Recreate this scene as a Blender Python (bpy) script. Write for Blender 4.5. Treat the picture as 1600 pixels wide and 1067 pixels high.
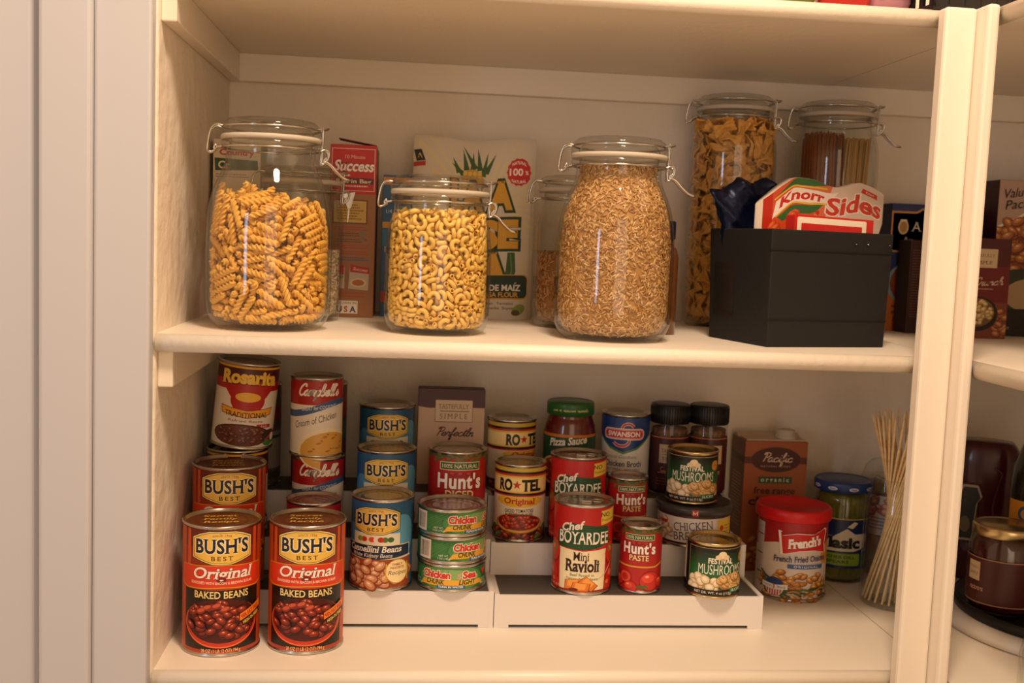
import bpy, bmesh, math, random
from mathutils import Vector, Matrix, Quaternion, Euler
from mathutils.geometry import tessellate_polygon

for _o in list(bpy.data.objects):
    bpy.data.objects.remove(_o)
SC = bpy.context.scene
COL = SC.collection
PI = math.pi
random.seed(11)

def lin(c):
    """hex string or 0-255 triple (sRGB) -> linear rgb"""
    if isinstance(c, str):
        c = [int(c[i:i + 2], 16) for i in (0, 2, 4)]
    return tuple((x / 255 / 12.92) if x / 255 <= .04045 else ((x / 255 + .055) / 1.055) ** 2.4 for x in c)

# ------------------------------------------------------------------ camera
CAM = Vector((0.2491, -1.1402, 0.1090))
YAW, PITCH, ROLL, FPX = 0.0998, 0.0918, 0.0397, 1704.1
def cam_basis():
    fwd = Vector((math.sin(YAW) * math.cos(PITCH), math.cos(YAW) * math.cos(PITCH), -math.sin(PITCH)))
    right = Vector((math.cos(YAW), -math.sin(YAW), 0)); up = right.cross(fwd)
    r2 = math.cos(ROLL) * right + math.sin(ROLL) * up
    u2 = -math.sin(ROLL) * right + math.cos(ROLL) * up
    return r2, u2, fwd
_r, _u, _f = cam_basis()
cd = bpy.data.cameras.new('camera'); co = bpy.data.objects.new('camera', cd); COL.objects.link(co)
M = Matrix.Identity(4)
for i in range(3):
    M[i][0] = _r[i]; M[i][1] = _u[i]; M[i][2] = -_f[i]; M[i][3] = CAM[i]
co.matrix_world = M
cd.sensor_fit = 'HORIZONTAL'; cd.sensor_width = 36.0; cd.lens = FPX / 1600 * 36.0
cd.clip_start = .02; cd.clip_end = 50
cd.dof.use_dof = True; cd.dof.focus_distance = 1.24; cd.dof.aperture_fstop = 6.3
SC.camera = co

# ------------------------------------------------------------------ light
w = bpy.data.worlds.new('world'); SC.world = w; w.use_nodes = True
bg = w.node_tree.nodes['Background']
bg.inputs[0].default_value = (*lin((255, 210, 162)), 1); bg.inputs[1].default_value = 0.56
def area(name, loc, target, sx, sy, power, col, spread=None):
    l = bpy.data.lights.new(name, 'AREA'); l.shape = 'RECTANGLE'; l.size = sx; l.size_y = sy
    l.energy = power; l.color = lin(col)
    o = bpy.data.objects.new(name, l); COL.objects.link(o); o.location = loc
    d = Vector(target) - Vector(loc); o.rotation_euler = d.to_track_quat('-Z', 'Y').to_euler()
    return o
# the pantry's ceiling lamp, in front of and above the shelves
CL = area('ceiling_lamp_light', (0.45, -0.70, 1.22), (0.45, -0.10, 0.0), .26, .26, 20.5, (255, 222, 188))
CL.data.shape = 'DISK'
# added front fill from behind the camera, in place of bounced room light
area('front_fill_light', (0.55, -2.7, 0.25), (0.45, 0.2, 0.0), 1.1, 2.0, 11.0, (255, 222, 190))
# daylight through a tall narrow window farther off on the left
area('window_light', (-1.35, -1.85, 0.25), (0.0, 0.1, 0.0), .20, 1.0, 5.0, (205, 222, 255))
SC.view_settings.view_transform = 'Standard'
SC.view_settings.look = 'None'
SC.view_settings.gamma = 1.0
SC.view_settings.use_curve_mapping = False
SC.view_settings.exposure = 0.0
SC.cycles.transparent_max_bounces = 40
SC.cycles.max_bounces = 14

# ------------------------------------------------------------------ materials
def nodes(m):
    m.use_nodes = True
    nt = m.node_tree
    return nt, nt.nodes['Principled BSDF'], nt.nodes, nt.links
def pbr(name, col, rough=.5, metal=0, spec=.5, bump=None, var=None, trans=0, coat=0, ior=1.45, sss=0):
    m = bpy.data.materials.new(name); nt, b, N, L = nodes(m)
    c = (*lin(col), 1)
    b.inputs['Base Color'].default_value = c
    b.inputs['Roughness'].default_value = rough; b.inputs['Metallic'].default_value = metal
    b.inputs['Specular IOR Level'].default_value = spec
    b.inputs['Transmission Weight'].default_value = trans; b.inputs['IOR'].default_value = ior
    b.inputs['Coat Weight'].default_value = coat; b.inputs['Coat Roughness'].default_value = .12
    if sss:
        b.inputs['Subsurface Weight'].default_value = sss; b.inputs['Subsurface Radius'].default_value = (1, .6, .3); b.inputs['Subsurface Scale'].default_value = .003
    tc = N.new('ShaderNodeTexCoord')
    if bump:                                     # (scale, strength, distance)
        n = N.new('ShaderNodeTexNoise'); n.inputs['Scale'].default_value = bump[0]; n.inputs['Detail'].default_value = 5
        bp = N.new('ShaderNodeBump'); bp.inputs['Strength'].default_value = bump[1]; bp.inputs['Distance'].default_value = bump[2]
        L.new(tc.outputs['Object'], n.inputs['Vector']); L.new(n.outputs['Fac'], bp.inputs['Height']); L.new(bp.outputs['Normal'], b.inputs['Normal'])
    if var:                                      # (scale, second colour)
        n = N.new('ShaderNodeTexNoise'); n.inputs['Scale'].default_value = var[0]; n.inputs['Detail'].default_value = 4
        r = N.new('ShaderNodeValToRGB'); r.color_ramp.elements[0].position = .38; r.color_ramp.elements[1].position = .62
        r.color_ramp.elements[0].color = c; r.color_ramp.elements[1].color = (*lin(var[1]), 1)
        L.new(tc.outputs['Object'], n.inputs['Vector']); L.new(n.outputs['Fac'], r.inputs['Fac']); L.new(r.outputs['Color'], b.inputs['Base Color'])
    return m
def attr_mat(name, rough=.35, coat=0.0, bump=None):
    m = bpy.data.materials.new(name); nt, b, N, L = nodes(m)
    a = N.new('ShaderNodeAttribute'); a.attribute_name = 'Col'
    L.new(a.outputs['Color'], b.inputs['Base Color'])
    b.inputs['Roughness'].default_value = rough; b.inputs['Coat Weight'].default_value = coat; b.inputs['Coat Roughness'].default_value = .15
    if bump:
        tc = N.new('ShaderNodeTexCoord'); n = N.new('ShaderNodeTexNoise'); n.inputs['Scale'].default_value = bump[0]; n.inputs['Detail'].default_value = 3
        bp = N.new('ShaderNodeBump'); bp.inputs['Strength'].default_value = bump[1]; bp.inputs['Distance'].default_value = bump[2]
        L.new(tc.outputs['Object'], n.inputs['Vector']); L.new(n.outputs['Fac'], bp.inputs['Height']); L.new(bp.outputs['Normal'], b.inputs['Normal'])
    return m
def glass_mat(name, tint, ior=1.5, rough=.015):
    """clear container glass: Fresnel reflection over straight transmission (walls are too thin to bend the view)"""
    m = bpy.data.materials.new(name); m.use_nodes = True
    N = m.node_tree.nodes; L = m.node_tree.links
    N.remove(N['Principled BSDF']); out = N['Material Output']
    g = N.new('ShaderNodeNewGeometry')
    mp = N.new('ShaderNodeMapRange'); mp.inputs['To Min'].default_value = ior; mp.inputs['To Max'].default_value = 1 / ior
    fr = N.new('ShaderNodeFresnel'); L.new(g.outputs['Backfacing'], mp.inputs['Value']); L.new(mp.outputs['Result'], fr.inputs['IOR'])
    t = N.new('ShaderNodeBsdfTransparent'); t.inputs['Color'].default_value = (*tint, 1)
    s = N.new('ShaderNodeBsdfGlossy'); s.inputs['Roughness'].default_value = rough
    mx = N.new('ShaderNodeMixShader'); L.new(fr.outputs['Fac'], mx.inputs['Fac']); L.new(t.outputs[0], mx.inputs[1]); L.new(s.outputs[0], mx.inputs[2])
    L.new(mx.outputs[0], out.inputs['Surface'])
    return m
MAT = dict(
    paint=pbr('white_gloss_paint', (240, 231, 216), .38, bump=(55, .12, .003)),
    brushed=pbr('white_brushed_paint', (240, 231, 216), .42, bump=(120, .3, .002)),
    wall=pbr('white_wall_paint', (238, 228, 213), .55, bump=(30, .7, .006)),
    casing=pbr('white_casing_paint', (197, 199, 206), .5),
    floor=pbr('floor_boards', (214, 190, 158), .5, var=(9, (200, 172, 138))),
    tin=pbr('tinplate', (196, 190, 180), .27, 1),
    gold=pbr('gold_lacquered_tin', (212, 188, 136), .26, 1),
    lidbrown=pbr('brown_printed_lid', (112, 62, 34), .35, .4),
    steel=pbr('bright_steel_wire', (205, 200, 192), .18, 1),
    glass=glass_mat('clear_jar_glass', (.965, .975, .965)),
    glass2=glass_mat('clear_lid_glass', (.965, .975, .965)),
    rubber=pbr('white_rubber_seal', (198, 188, 170), .6),
    print=attr_mat('printed_paper', .36),
    gloss=attr_mat('printed_film', .22, .3),
    bag=attr_mat('printed_paper_bag', .6, 0, (26, .35, .01)),
    carton=attr_mat('printed_card', .45),
    grain=attr_mat('grain_hull', .5),
    plastic=pbr('white_moulded_plastic', (226, 220, 214), .33),
    mat=pbr('grey_rubber_mat', (78, 72, 66), .62),
    black=pbr('black_fabric_board', (19, 18, 18), .72, bump=(420, .3, .001)),
    blackp=pbr('black_plastic', (14, 14, 15), .38),
    redlid=pbr('red_plastic_lid', (206, 22, 26), .36),
    bluelid=attr_mat('blue_printed_lid', .3),
    fusilli=pbr('fusilli_dough', (250, 198, 96), .45, var=(260, (242, 182, 76)), sss=.2),
    macaroni=pbr('macaroni_dough', (250, 202, 104), .38, sss=.2),
    noodle=pbr('noodle_dough', (240, 186, 96), .5, var=(200, (224, 156, 66))),
    spag=pbr('spaghetti_dough', (214, 168, 92), .45),
    spagb=pbr('wholewheat_spaghetti', (164, 92, 52), .45),
    bamboo=pbr('bamboo_skewer_wood', (242, 216, 170), .55, var=(120, (228, 196, 144))),
    foil=pbr('navy_foil', (16, 25, 52), .28, .6),
    silver=pbr('silver_foil', (188, 186, 182), .25, .9),
    sauce=pbr('dark_red_sauce', (92, 20, 12), .12, coat=.6),
    ketchup=pbr('dark_red_bottle', (70, 10, 14), .25, coat=.4),
    jam=pbr('dark_red_jam', (64, 12, 12), .1, coat=.8),
    brine=pbr('pickle_brine', (124, 118, 44), .1, coat=.7, var=(34, (92, 92, 30))),
    oil=pbr('dark_green_bottle_glass', (26, 30, 12), .06, coat=.8),
    clearfilm=glass_mat('clear_plastic_pocket', (.9, .9, .88), 1.45, .2),
    greenlid=attr_mat('green_printed_lid', .35),
    spice=pbr('dark_spice', (66, 26, 20), .6, var=(140, (40, 14, 12))),
    spicetop=pbr('brown_herb', (128, 88, 54), .8, var=(160, (84, 56, 34))),
    tab=pbr('lid_pull_tab', (206, 200, 190), .3, 1),
    amber=pbr('brown_spice_bottle', (110, 66, 34), .15, coat=.6),
)

# ------------------------------------------------------------------ mesh helpers
def link(name, me, mat, parent=None, loc=None):
    o = bpy.data.objects.new(name, me); COL.objects.link(o)
    if mat is not None and not me.materials: me.materials.append(mat)
    if parent is not None: o.parent = parent
    if loc is not None: o.location = loc
    return o
def tag(o, label=None, cat=None, group=None, kind=None):
    if label: o['label'] = label
    if cat: o['category'] = cat
    if group: o['group'] = group
    if kind: o['kind'] = kind
    return o
def thing(name, loc, label, cat, rz=0, group=None):
    o = bpy.data.objects.new(name, None); COL.objects.link(o); o.empty_display_size = .02
    o.location = loc; o.rotation_euler = (0, 0, rz)
    return tag(o, label, cat, group)
def copy_tree(o, loc, rz, label, group=None):
    r = o.copy(); COL.objects.link(r); r.location = loc; r.rotation_euler = (0, 0, rz)
    r['label'] = label
    if group: r['group'] = group
    for ch in list(o.children):
        c = ch.copy(); COL.objects.link(c); c.parent = r
        for g in list(ch.children):
            d = g.copy(); COL.objects.link(d); d.parent = c
    return r
def face_cam(x, y, extra=0):
    return math.atan2(CAM.x - x, y - CAM.y) + math.radians(extra)

class MB:
    def __init__(s): s.v = []; s.f = []; s.sm = []
    def add(s, v, f, smooth=False):
        n = len(s.v); s.v += [tuple(p) for p in v]; s.f += [tuple(i + n for i in q) for q in f]; s.sm += [smooth] * len(f); return s
    def box(s, x0, y0, z0, x1, y1, z1):
        v = [(x0, y0, z0), (x1, y0, z0), (x1, y1, z0), (x0, y1, z0), (x0, y0, z1), (x1, y0, z1), (x1, y1, z1), (x0, y1, z1)]
        return s.add(v, [(3, 2, 1, 0), (4, 5, 6, 7), (0, 1, 5, 4), (1, 2, 6, 5), (2, 3, 7, 6), (3, 0, 4, 7)])
    def lathe(s, prof, n=48, c=(0, 0, 0), smooth=True, closed=False):
        """closed surface of revolution from (r,z) pairs; r=0 makes a pole"""
        v = []; rings = []
        for r, z in prof:
            if r < 1e-7: rings.append([len(v)]); v.append((c[0], c[1], c[2] + z))
            else:
                rings.append(list(range(len(v), len(v) + n)))
                v += [(c[0] + r * math.cos(2 * PI * k / n), c[1] + r * math.sin(2 * PI * k / n), c[2] + z) for k in range(n)]
        f = []
        pairs = list(zip(rings, rings[1:])) + ([(rings[-1], rings[0])] if closed else [])
        for a, b in pairs:
            if len(a) == 1 and len(b) == 1: continue
            for k in range(n):
                k2 = (k + 1) % n
                if len(a) == 1: f.append((a[0], b[k2], b[k])) 
                elif len(b) == 1: f.append((a[k], a[k2], b[0]))
                else: f.append((a[k], a[k2], b[k2], b[k]))
        return s.add(v, f, smooth)
    def tube(s, path, r, n=8, closed=False, caps=True):
        P = [Vector(p) for p in path]; m = len(P); v = []; f = []
        t0 = (P[1] - P[0]).normalized(); up = Vector((0, 0, 1)) if abs(t0.z) < .9 else Vector((1, 0, 0))
        nrm = (up - t0 * up.dot(t0)).normalized()
        for i in range(m):
            if closed: t = (P[(i + 1) % m] - P[i - 1]).normalized()
            else: t = (P[min(i + 1, m - 1)] - P[max(i - 1, 0)]).normalized()
            nrm = (nrm - t * nrm.dot(t)).normalized(); b = t.cross(nrm)
            rr = r[i] if isinstance(r, (list, tuple)) else r
            for k in range(n):
                a = 2 * PI * k / n; v.append(P[i] + (nrm * math.cos(a) + b * math.sin(a)) * rr)
        for i in range(m if closed else m - 1):
            for k in range(n):
                k2 = (k + 1) % n; j = (i + 1) % m
                f.append((i * n + k, i * n + k2, j * n + k2, j * n + k))
        if caps and not closed:
            f.append(tuple(range(n - 1, -1, -1))); f.append(tuple((m - 1) * n + k for k in range(n)))
        return s.add(v, f, True)
    def prism(s, poly, axis, a, b):
        """extrude a 2D polygon along an axis: axis x -> poly is (y,z); y -> (x,z); z -> (x,y)"""
        def P(p, t): return {'x': (t, p[0], p[1]), 'y': (p[0], t, p[1]), 'z': (p[0], p[1], t)}[axis]
        n = len(poly); v = [P(p, a) for p in poly] + [P(p, b) for p in poly]
        f = [tuple(range(n)), tuple(range(2 * n - 1, n - 1, -1))] + [(i + n, (i + 1) % n + n, (i + 1) % n, i) for i in range(n)]
        return s.add(v, f)
    def mesh(s, name, recalc=True, bevel=None):
        me = bpy.data.meshes.new(name); me.from_pydata(s.v, [], s.f)
        me.polygons.foreach_set('use_smooth', s.sm)
        bm = bmesh.new(); bm.from_mesh(me)
        if recalc: bmesh.ops.recalc_face_normals(bm, faces=bm.faces)
        if bevel:
            e = [e for e in bm.edges if len(e.link_faces) == 2 and e.calc_face_angle(0) > .6]
            bmesh.ops.bevel(bm, geom=e, offset=bevel, segments=2, profile=.5, affect='EDGES')
        bm.to_mesh(me); bm.free(); me.update(); return me
    def build(s, name, mat, parent=None, loc=None, bevel=None, recalc=True):
        return link(name, s.mesh(name, recalc, bevel), mat, parent, loc)
def catmull(P, k=6, closed=False):
    P = [Vector(p) for p in P]; n = len(P); out = []
    for i in range(n if closed else n - 1):
        a = P[(i - 1) % n] if closed or i > 0 else P[0]; b = P[i]; c = P[(i + 1) % n]
        d = P[(i + 2) % n] if closed or i + 2 < n else P[-1]
        for j in range(k):
            t = j / k
            out.append(.5 * ((2 * b) + (c - a) * t + (2 * a - 5 * b + 4 * c - d) * t * t + (3 * b - a - 3 * c + d) * t ** 3))
    if not closed: out.append(P[-1])
    return out

# ------------------------------------------------------------------ printed artwork (flat shapes in mm, then laid on a surface)
_tc = bpy.data.curves.new('glyphs', 'FONT'); _tc.size = 1; _tc.resolution_u = 3
_to = bpy.data.objects.new('glyphs', _tc)
_gc = {}
def glyphs(s, off=0.0, space=1.0, serif=False):
    k = (s, off, space, serif)
    if k in _gc: return _gc[k]
    _tc.body = s; _tc.offset = off; _tc.space_character = space
    m = _to.to_mesh(); v = [(p.co.x, p.co.y) for p in m.vertices]; f = [tuple(p.vertices) for p in m.polygons]
    _to.to_mesh_clear()
    if serif and f:
        cnt = {}
        for q in f:
            for i in range(len(q)):
                e = tuple(sorted((q[i], q[(i + 1) % len(q)]))); cnt[e] = cnt.get(e, 0) + 1
        add = []
        for (a, b), c in cnt.items():
            if c != 1: continue
            (x0, y0), (x1, y1) = v[a], v[b]
            L = abs(x1 - x0)
            if abs(y0 - y1) > .004 or not .05 < L < .21: continue
            t = .055
            if abs(y0 + off) < .02: add.append((min(x0, x1), max(x0, x1), y0, y0 + t))
            elif abs(y0 - .69 - off) < .03 or abs(y0 - .447 - off) < .02: add.append((min(x0, x1), max(x0, x1), y0 - t, y0))
        for x0, x1, y0, y1 in add:
            n = len(v); e = .055
            v += [(x0 - e, y0), (x1 + e, y0), (x1 + e, y1), (x0 - e, y1)]; f.append((n, n + 1, n + 2, n + 3))
    _gc[k] = (v, f)
    return _gc[k]
CUR = {
 'a': ([(.75,.85),(.45,1),(.1,.7),(.05,.25),(.3,0),(.6,.25),(.8,.95),(.75,.3),(.9,0),(1.1,.15)],1.05),
 'b': ([(0,.2),(.35,1.2),(.42,2.0),(.22,2.1),(.12,1.3),(.15,.2),(.45,0),(.75,.4),(.6,.95),(.75,.85),(.95,.9)],.9),
 'c': ([(.75,.8),(.45,1),(.1,.7),(.05,.3),(.3,0),(.6,.05),(.85,.25)],.85),
 'd': ([(.75,.85),(.45,1),(.1,.7),(.05,.25),(.3,0),(.6,.25),(.85,2.1),(.75,.3),(.9,0),(1.1,.15)],1.05),
 'e': ([(0,.35),(.5,.5),(.7,.8),(.45,1),(.1,.7),(.08,.25),(.35,0),(.65,.08),(.9,.3)],.85),
 'f': ([(0,.2),(.35,1.3),(.5,2),(.3,2.1),(.15,1.2),(.1,-.8),(.25,-1),(.35,-.3),(.1,.15),(.6,.3)],.6),
 'h': ([(0,.2),(.35,1.4),(.4,2),(.2,2.1),(.12,1.3),(.1,0),(.2,.6),(.5,1),(.65,.7),(.6,.15),(.75,0),(.95,.2)],.9),
 'i': ([(0,.2),(.25,1),(.2,.3),(.35,0),(.6,.2)],.55),
 'k': ([(0,.2),(.35,1.4),(.4,2),(.2,2.1),(.12,0),(.2,.5),(.55,1),(.5,.6),(.2,.5),(.6,0),(.85,.2)],.8),
 'l': ([(0,.2),(.35,1.2),(.45,2.0),(.25,2.1),(.12,1.4),(.15,.3),(.35,0),(.6,.25)],.55),
 'm': ([(0,.7),(.15,1),(.15,0),(.2,.6),(.45,1),(.55,.7),(.52,0),(.58,.6),(.85,1),(.95,.7),(.92,.15),(1.05,0),(1.25,.2)],1.2),
 'n': ([(0,.7),(.15,1),(.15,0),(.2,.6),(.5,1),(.62,.7),(.58,.15),(.72,0),(.9,.2)],.85),
 'o': ([(.5,1),(.15,.75),(.05,.35),(.3,0),(.65,.2),(.7,.7),(.5,1),(.65,.85),(.95,.9)],.85),
 'p': ([(0,.6),(.2,1),(.12,0),(.05,-1),(.12,0),(.25,.75),(.55,1),(.8,.65),(.65,.1),(.35,0),(.2,.15)],.9),
 'r': ([(0,.3),(.2,1.1),(.25,.9),(.6,.9),(.5,.3),(.65,0),(.85,.2)],.8),
 's': ([(0,.2),(.4,1),(.45,.75),(.65,.35),(.4,0),(.1,.1)],.65),
 't': ([(0,.2),(.3,1.7),(.2,.3),(.35,0),(.6,.2)],.55),
 'u': ([(0,.8),(.1,1),(.08,.3),(.3,0),(.55,.3),(.68,1),(.65,.25),(.8,0),(1,.2)],.95),
 'C': ([(1.2,1.6),(1.15,2.1),(.7,2.1),(.25,1.5),(.1,.7),(.4,.05),(.9,.1),(1.3,.5)],1.2),
 'P': ([(.35,0),(.5,1),(.6,2),(.15,1.7),(.3,2.2),(1.1,2.1),(1.2,1.5),(.8,1.1),(.55,1.2)],1.1),
 'V': ([(0,1.8),(.2,2.1),(.5,0),(1.1,2.1)],1.0),
 'S': ([(1.1,1.7),(.8,2.1),(.4,1.8),(.5,1.3),(.9,.8),(.8,.2),(.4,0),(.1,.3)],1.1),
 "'": ([(.2,2.2),(.1,1.7)],.3), ' ': ([],.6),
}
class Art:
    EPS = .006
    def __init__(s): s.v = []; s.f = []; s.c = []; s.k = 0
    def _add(s, v, f, c, same=False):
        if not same: s.k += 1
        n = len(s.v); z = s.k * s.EPS
        s.v += [(a, b, z) for a, b in v]; s.f += [tuple(i + n for i in q) for q in f]; s.c += [lin(c)] * len(f); return s
    def poly(s, P, c): return s._add(P, [tuple(range(len(P)))], c)
    def rect(s, a, b, c_, d, c): return s.poly([(a, b), (c_, b), (c_, d), (a, d)], c)
    def rrect(s, a, b, x, y, r, c):
        P = []
        for cx, cy, t0 in ((x - r, y - r, 0), (a + r, y - r, 90), (a + r, b + r, 180), (x - r, b + r, 270)):
            P += [(cx + r * math.cos(math.radians(t0 + t)), cy + r * math.sin(math.radians(t0 + t))) for t in (0, 30, 60, 90)]
        return s.poly(P, c)
    def ell(s, u, v, ru, rv, c, rot=0, n=20, a0=0, a1=360):
        R = math.radians(rot); P = []
        for k in range(n + (a1 - a0 < 360)):
            t = math.radians(a0 + (a1 - a0) * k / n); x, y = ru * math.cos(t), rv * math.sin(t)
            P.append((u + x * math.cos(R) - y * math.sin(R), v + x * math.sin(R) + y * math.cos(R)))
        return s.poly(P, c)
    def stroke(s, P, w_, c, k=6, smooth=True):
        Q = [p[:2] for p in catmull([(*p, 0) for p in P], k)] if smooth and len(P) > 2 else P
        s.k += 1
        L = []; 
        for i in range(len(Q)):
            a = Q[max(i - 1, 0)]; b = Q[min(i + 1, len(Q) - 1)]; dx, dy = b[0] - a[0], b[1] - a[1]; l = math.hypot(dx, dy) or 1
            ww = w_(i / (len(Q) - 1)) if callable(w_) else w_
            L.append((-dy / l * ww / 2, dx / l * ww / 2))
        v = [(q[0] + n[0], q[1] + n[1]) for q, n in zip(Q, L)] + [(q[0] - n[0], q[1] - n[1]) for q, n in zip(Q, L)]; m = len(Q)
        for i in range(m - 1):
            s._add([v[i], v[i + 1], v[m + i + 1], v[m + i]], [(3, 2, 1, 0)], c); s.k -= 1
        s.k += 1
        return s
    def text(s, t, u, v, h, c, w_=None, bold=0, ital=0, serif=False, out=None, ow=.05, rot=0, arc=0, space=1.0, al='c'):
        """h = capital height; u,v = centre of the baseline; arc = sagitta in mm across the width"""
        g, f = glyphs(t, bold, space, serif)
        if not f: return s
        x0 = min(p[0] for p in g); x1 = max(p[0] for p in g)
        sy = h / .69; sx = (w_ / (x1 - x0)) if w_ else sy
        W = (x1 - x0) * sx
        def mp(p):
            x = (p[0] - (x0 + x1) / 2) * sx; y = p[1] * sy
            if al == 'l': x += W / 2
            if arc: y += arc * (1 - (2 * x / W) ** 2)
            x += y * ital
            R = math.radians(rot)
            return (u + x * math.cos(R) - y * math.sin(R), v + x * math.sin(R) + y * math.cos(R))
        if out:
            g2, f2 = glyphs(t, bold + ow, space, serif)
            s._add([mp(p) for p in g2], f2, out)
        s._add([mp(p) for p in g], f, c); s.k += 1
        return s
    def cursive(s, t, u, v, xh, w_, c, width=None, slant=.35, rot=0):
        x = 0; paths = []
        for ch in t:
            P, adv = CUR.get(ch, CUR['n'])
            if P: paths.append([(x + a + b * slant, b) for a, b in P])
            if ch == 'i': paths.append([(x + .3 + 1.5 * slant, 1.5), (x + .38 + 1.5 * slant, 1.62)])
            if ch == 't': paths.append([(x + .0 + 1.3 * slant, 1.25), (x + .5 + 1.3 * slant, 1.3)])
            x += adv
        sx = (width / x) if width else xh
        R = math.radians(rot)
        for P in paths:
            Q = []
            for a, b in P:
                X = (a - x / 2) * sx; Y = b * xh; Q.append((u + X * math.cos(R) - Y * math.sin(R), v + X * math.sin(R) + Y * math.cos(R)))
            s.stroke(Q, w_, c, 5)
        return s
    def lines(s, u0, u1, v0, n, step, c, h=.7, seed=1):
        """rows of small print too fine to read"""
        rnd = random.Random(seed)
        for i in range(n):
            x = u0; e = u1 - rnd.random() * (u1 - u0) * .25
            while x < e:
                l = rnd.uniform(1.2, 3.5); s.rect(x, v0 - i * step, min(x + l, e), v0 - i * step + h, c); s.k -= 1; x += l + .7
        s.k += 1; return s
    def beans(s, cu, cv, ru, rv, n, sz, cols, seed=1, asp=.62, hi='ffd9b0', hisz=.22, top=None):
        """a printed heap of beans or chunks inside an ellipse (top = cut above this v)"""
        rnd = random.Random(seed); k = 0; t = 0
        while k < n and t < n * 30:
            t += 1
            a = rnd.uniform(0, 2 * PI); r = math.sqrt(rnd.random()) * .93
            x, y = cu + ru * r * math.cos(a), cv + rv * r * math.sin(a)
            if top is not None and y > top: continue
            z = sz * rnd.uniform(.8, 1.15); ro = rnd.uniform(-40, 40)
            c1, c2, c3 = cols
            s.ell(x, y, z, z * asp, c1, ro, 10); s.ell(x - z * .08, y + z * .1, z * .86, z * asp * .8, c2, ro, 10)
            s.ell(x - z * .12, y + z * .2, z * .55, z * asp * .42, c3, ro, 8)
            if hi: s.ell(x - z * .15, y + z * .28, z * hisz, z * hisz * .5, hi, ro, 6)
            k += 1
        return s
    def mesh(s, name, fn, ucuts=(), vcuts=(), clip=None):
        """fn(u,v) in mm -> (position, normal) in metres"""
        bm = bmesh.new(); cl = bm.loops.layers.float_color.new('Col')
        vs = [bm.verts.new(p) for p in s.v]
        for q, c in zip(s.f, s.c):
            try: fc = bm.faces.new([vs[i] for i in q])
            except ValueError: continue
            for l in fc.loops: l[cl] = (*c, 1)
        bmesh.ops.triangulate(bm, faces=[f for f in bm.faces if len(f.verts) > 4])
        if clip:
            for pc, no in ((( clip[0], 0, 0), (-1, 0, 0)), ((clip[2], 0, 0), (1, 0, 0)), ((0, clip[1], 0), (0, -1, 0)), ((0, clip[3], 0), (0, 1, 0))):
                bmesh.ops.bisect_plane(bm, geom=bm.verts[:] + bm.edges[:] + bm.faces[:], plane_co=pc, plane_no=no, clear_outer=True, dist=1e-6)
        for ax, cuts in ((0, ucuts), (1, vcuts)):
            for c in cuts:
                es = [e for e in bm.edges if (e.verts[0].co[ax] - c) * (e.verts[1].co[ax] - c) < 0]
                if not es: continue
                fs = set(f for e in es for f in e.link_faces); gs = list(fs) + list({e for f in fs for e in f.edges}) + list({v for f in fs for v in f.verts})
                bmesh.ops.bisect_plane(bm, geom=gs, plane_co=(c, 0, 0) if ax == 0 else (0, c, 0), plane_no=(1, 0, 0) if ax == 0 else (0, 1, 0), dist=1e-6)
        no = []; bm.normal_update()
        for f in bm.faces:
            if f.normal.z < 0: f.normal_flip()
        for v in bm.verts:
            p, n = fn(v.co.x, v.co.y); no.append(tuple(n)); v.co = Vector(p) + Vector(n) * (v.co.z * .001)
        bm.verts.index_update()
        me = bpy.data.meshes.new(name); bm.to_mesh(me); bm.free()
        me.polygons.foreach_set('use_smooth', [True] * len(me.polygons))
        me.normals_split_custom_set_from_vertices(no)
        return me
def chord(fn, cuts):
    """straighten fn between neighbouring cuts in u, so every layer of print lies on the same facets"""
    C = sorted(cuts)
    def g(u, v):
        if u <= C[0] or u >= C[-1]: return fn(u, v)
        k = max(i for i, c in enumerate(C[:-1]) if c <= u); t = (u - C[k]) / (C[k + 1] - C[k])
        p, n = fn(C[k], v); q, _ = fn(C[k + 1], v)
        return Vector(p) * (1 - t) + Vector(q) * t, n
    return g
def wrap(art, name, R, z0=0.0, step=7.5):
    """lay artwork round a cylinder of radius R (m); u=0 faces -Y"""
    st = R * 1000 * math.radians(step); n = int(180 / step)
    def fn(u, v):
        # chord-true: interpolate on the same facets for every layer
        k = math.floor(u / st); t = u / st - k
        a0, a1 = math.radians(k * step), math.radians((k + 1) * step)
        x = (math.sin(a0) * (1 - t) + math.sin(a1) * t); y = -(math.cos(a0) * (1 - t) + math.cos(a1) * t)
        th = u / (R * 1000)
        return (R * x, R * y, z0 + v / 1000), (math.sin(th), -math.cos(th), 0)
    return art.mesh(name, fn, [i * st for i in range(-n + 1, n)])
def flat(art, name, y=0.0, z0=0.0, clip=None):
    return art.mesh(name, lambda u, v: ((u / 1000, y, z0 + v / 1000), (0, -1, 0)), clip=clip)

# ------------------------------------------------------------------ setting
D = 0.4494                    # depth of the shelves (back wall plane)
ZT = 0.3544                   # underside of the top shelf
ZB = -0.3584                  # top of the bottom shelf
TH = 0.019
def struct(name, mb, mat, label=None, bevel=None):
    return tag(mb.build(name, mat, bevel=bevel), label, None, None, 'structure')
struct('wall_back', MB().box(-.25, D, -1.05, 1.36, D + .05, 1.35), MAT['wall'])
struct('wall_right', MB().box(1.30, -1.3, -1.05, 1.36, D, 1.35), MAT['wall'])
struct('wall_left', MB().box(-.105, .006, -1.05, -.004, D, 1.35), MAT['wall'], bevel=.003)
struct('wall_front', MB().box(-.75, .012, -1.05, -.105, .10, 1.35), MAT['casing'])
struct('floor', MB().box(-.75, -1.6, -1.10, 1.36, D + .05, -1.05), MAT['floor'])
struct('trim_1', MB().box(-.0615, -.014, -1.05, -.006, .006, 1.35), MAT['casing'], bevel=.003)
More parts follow.
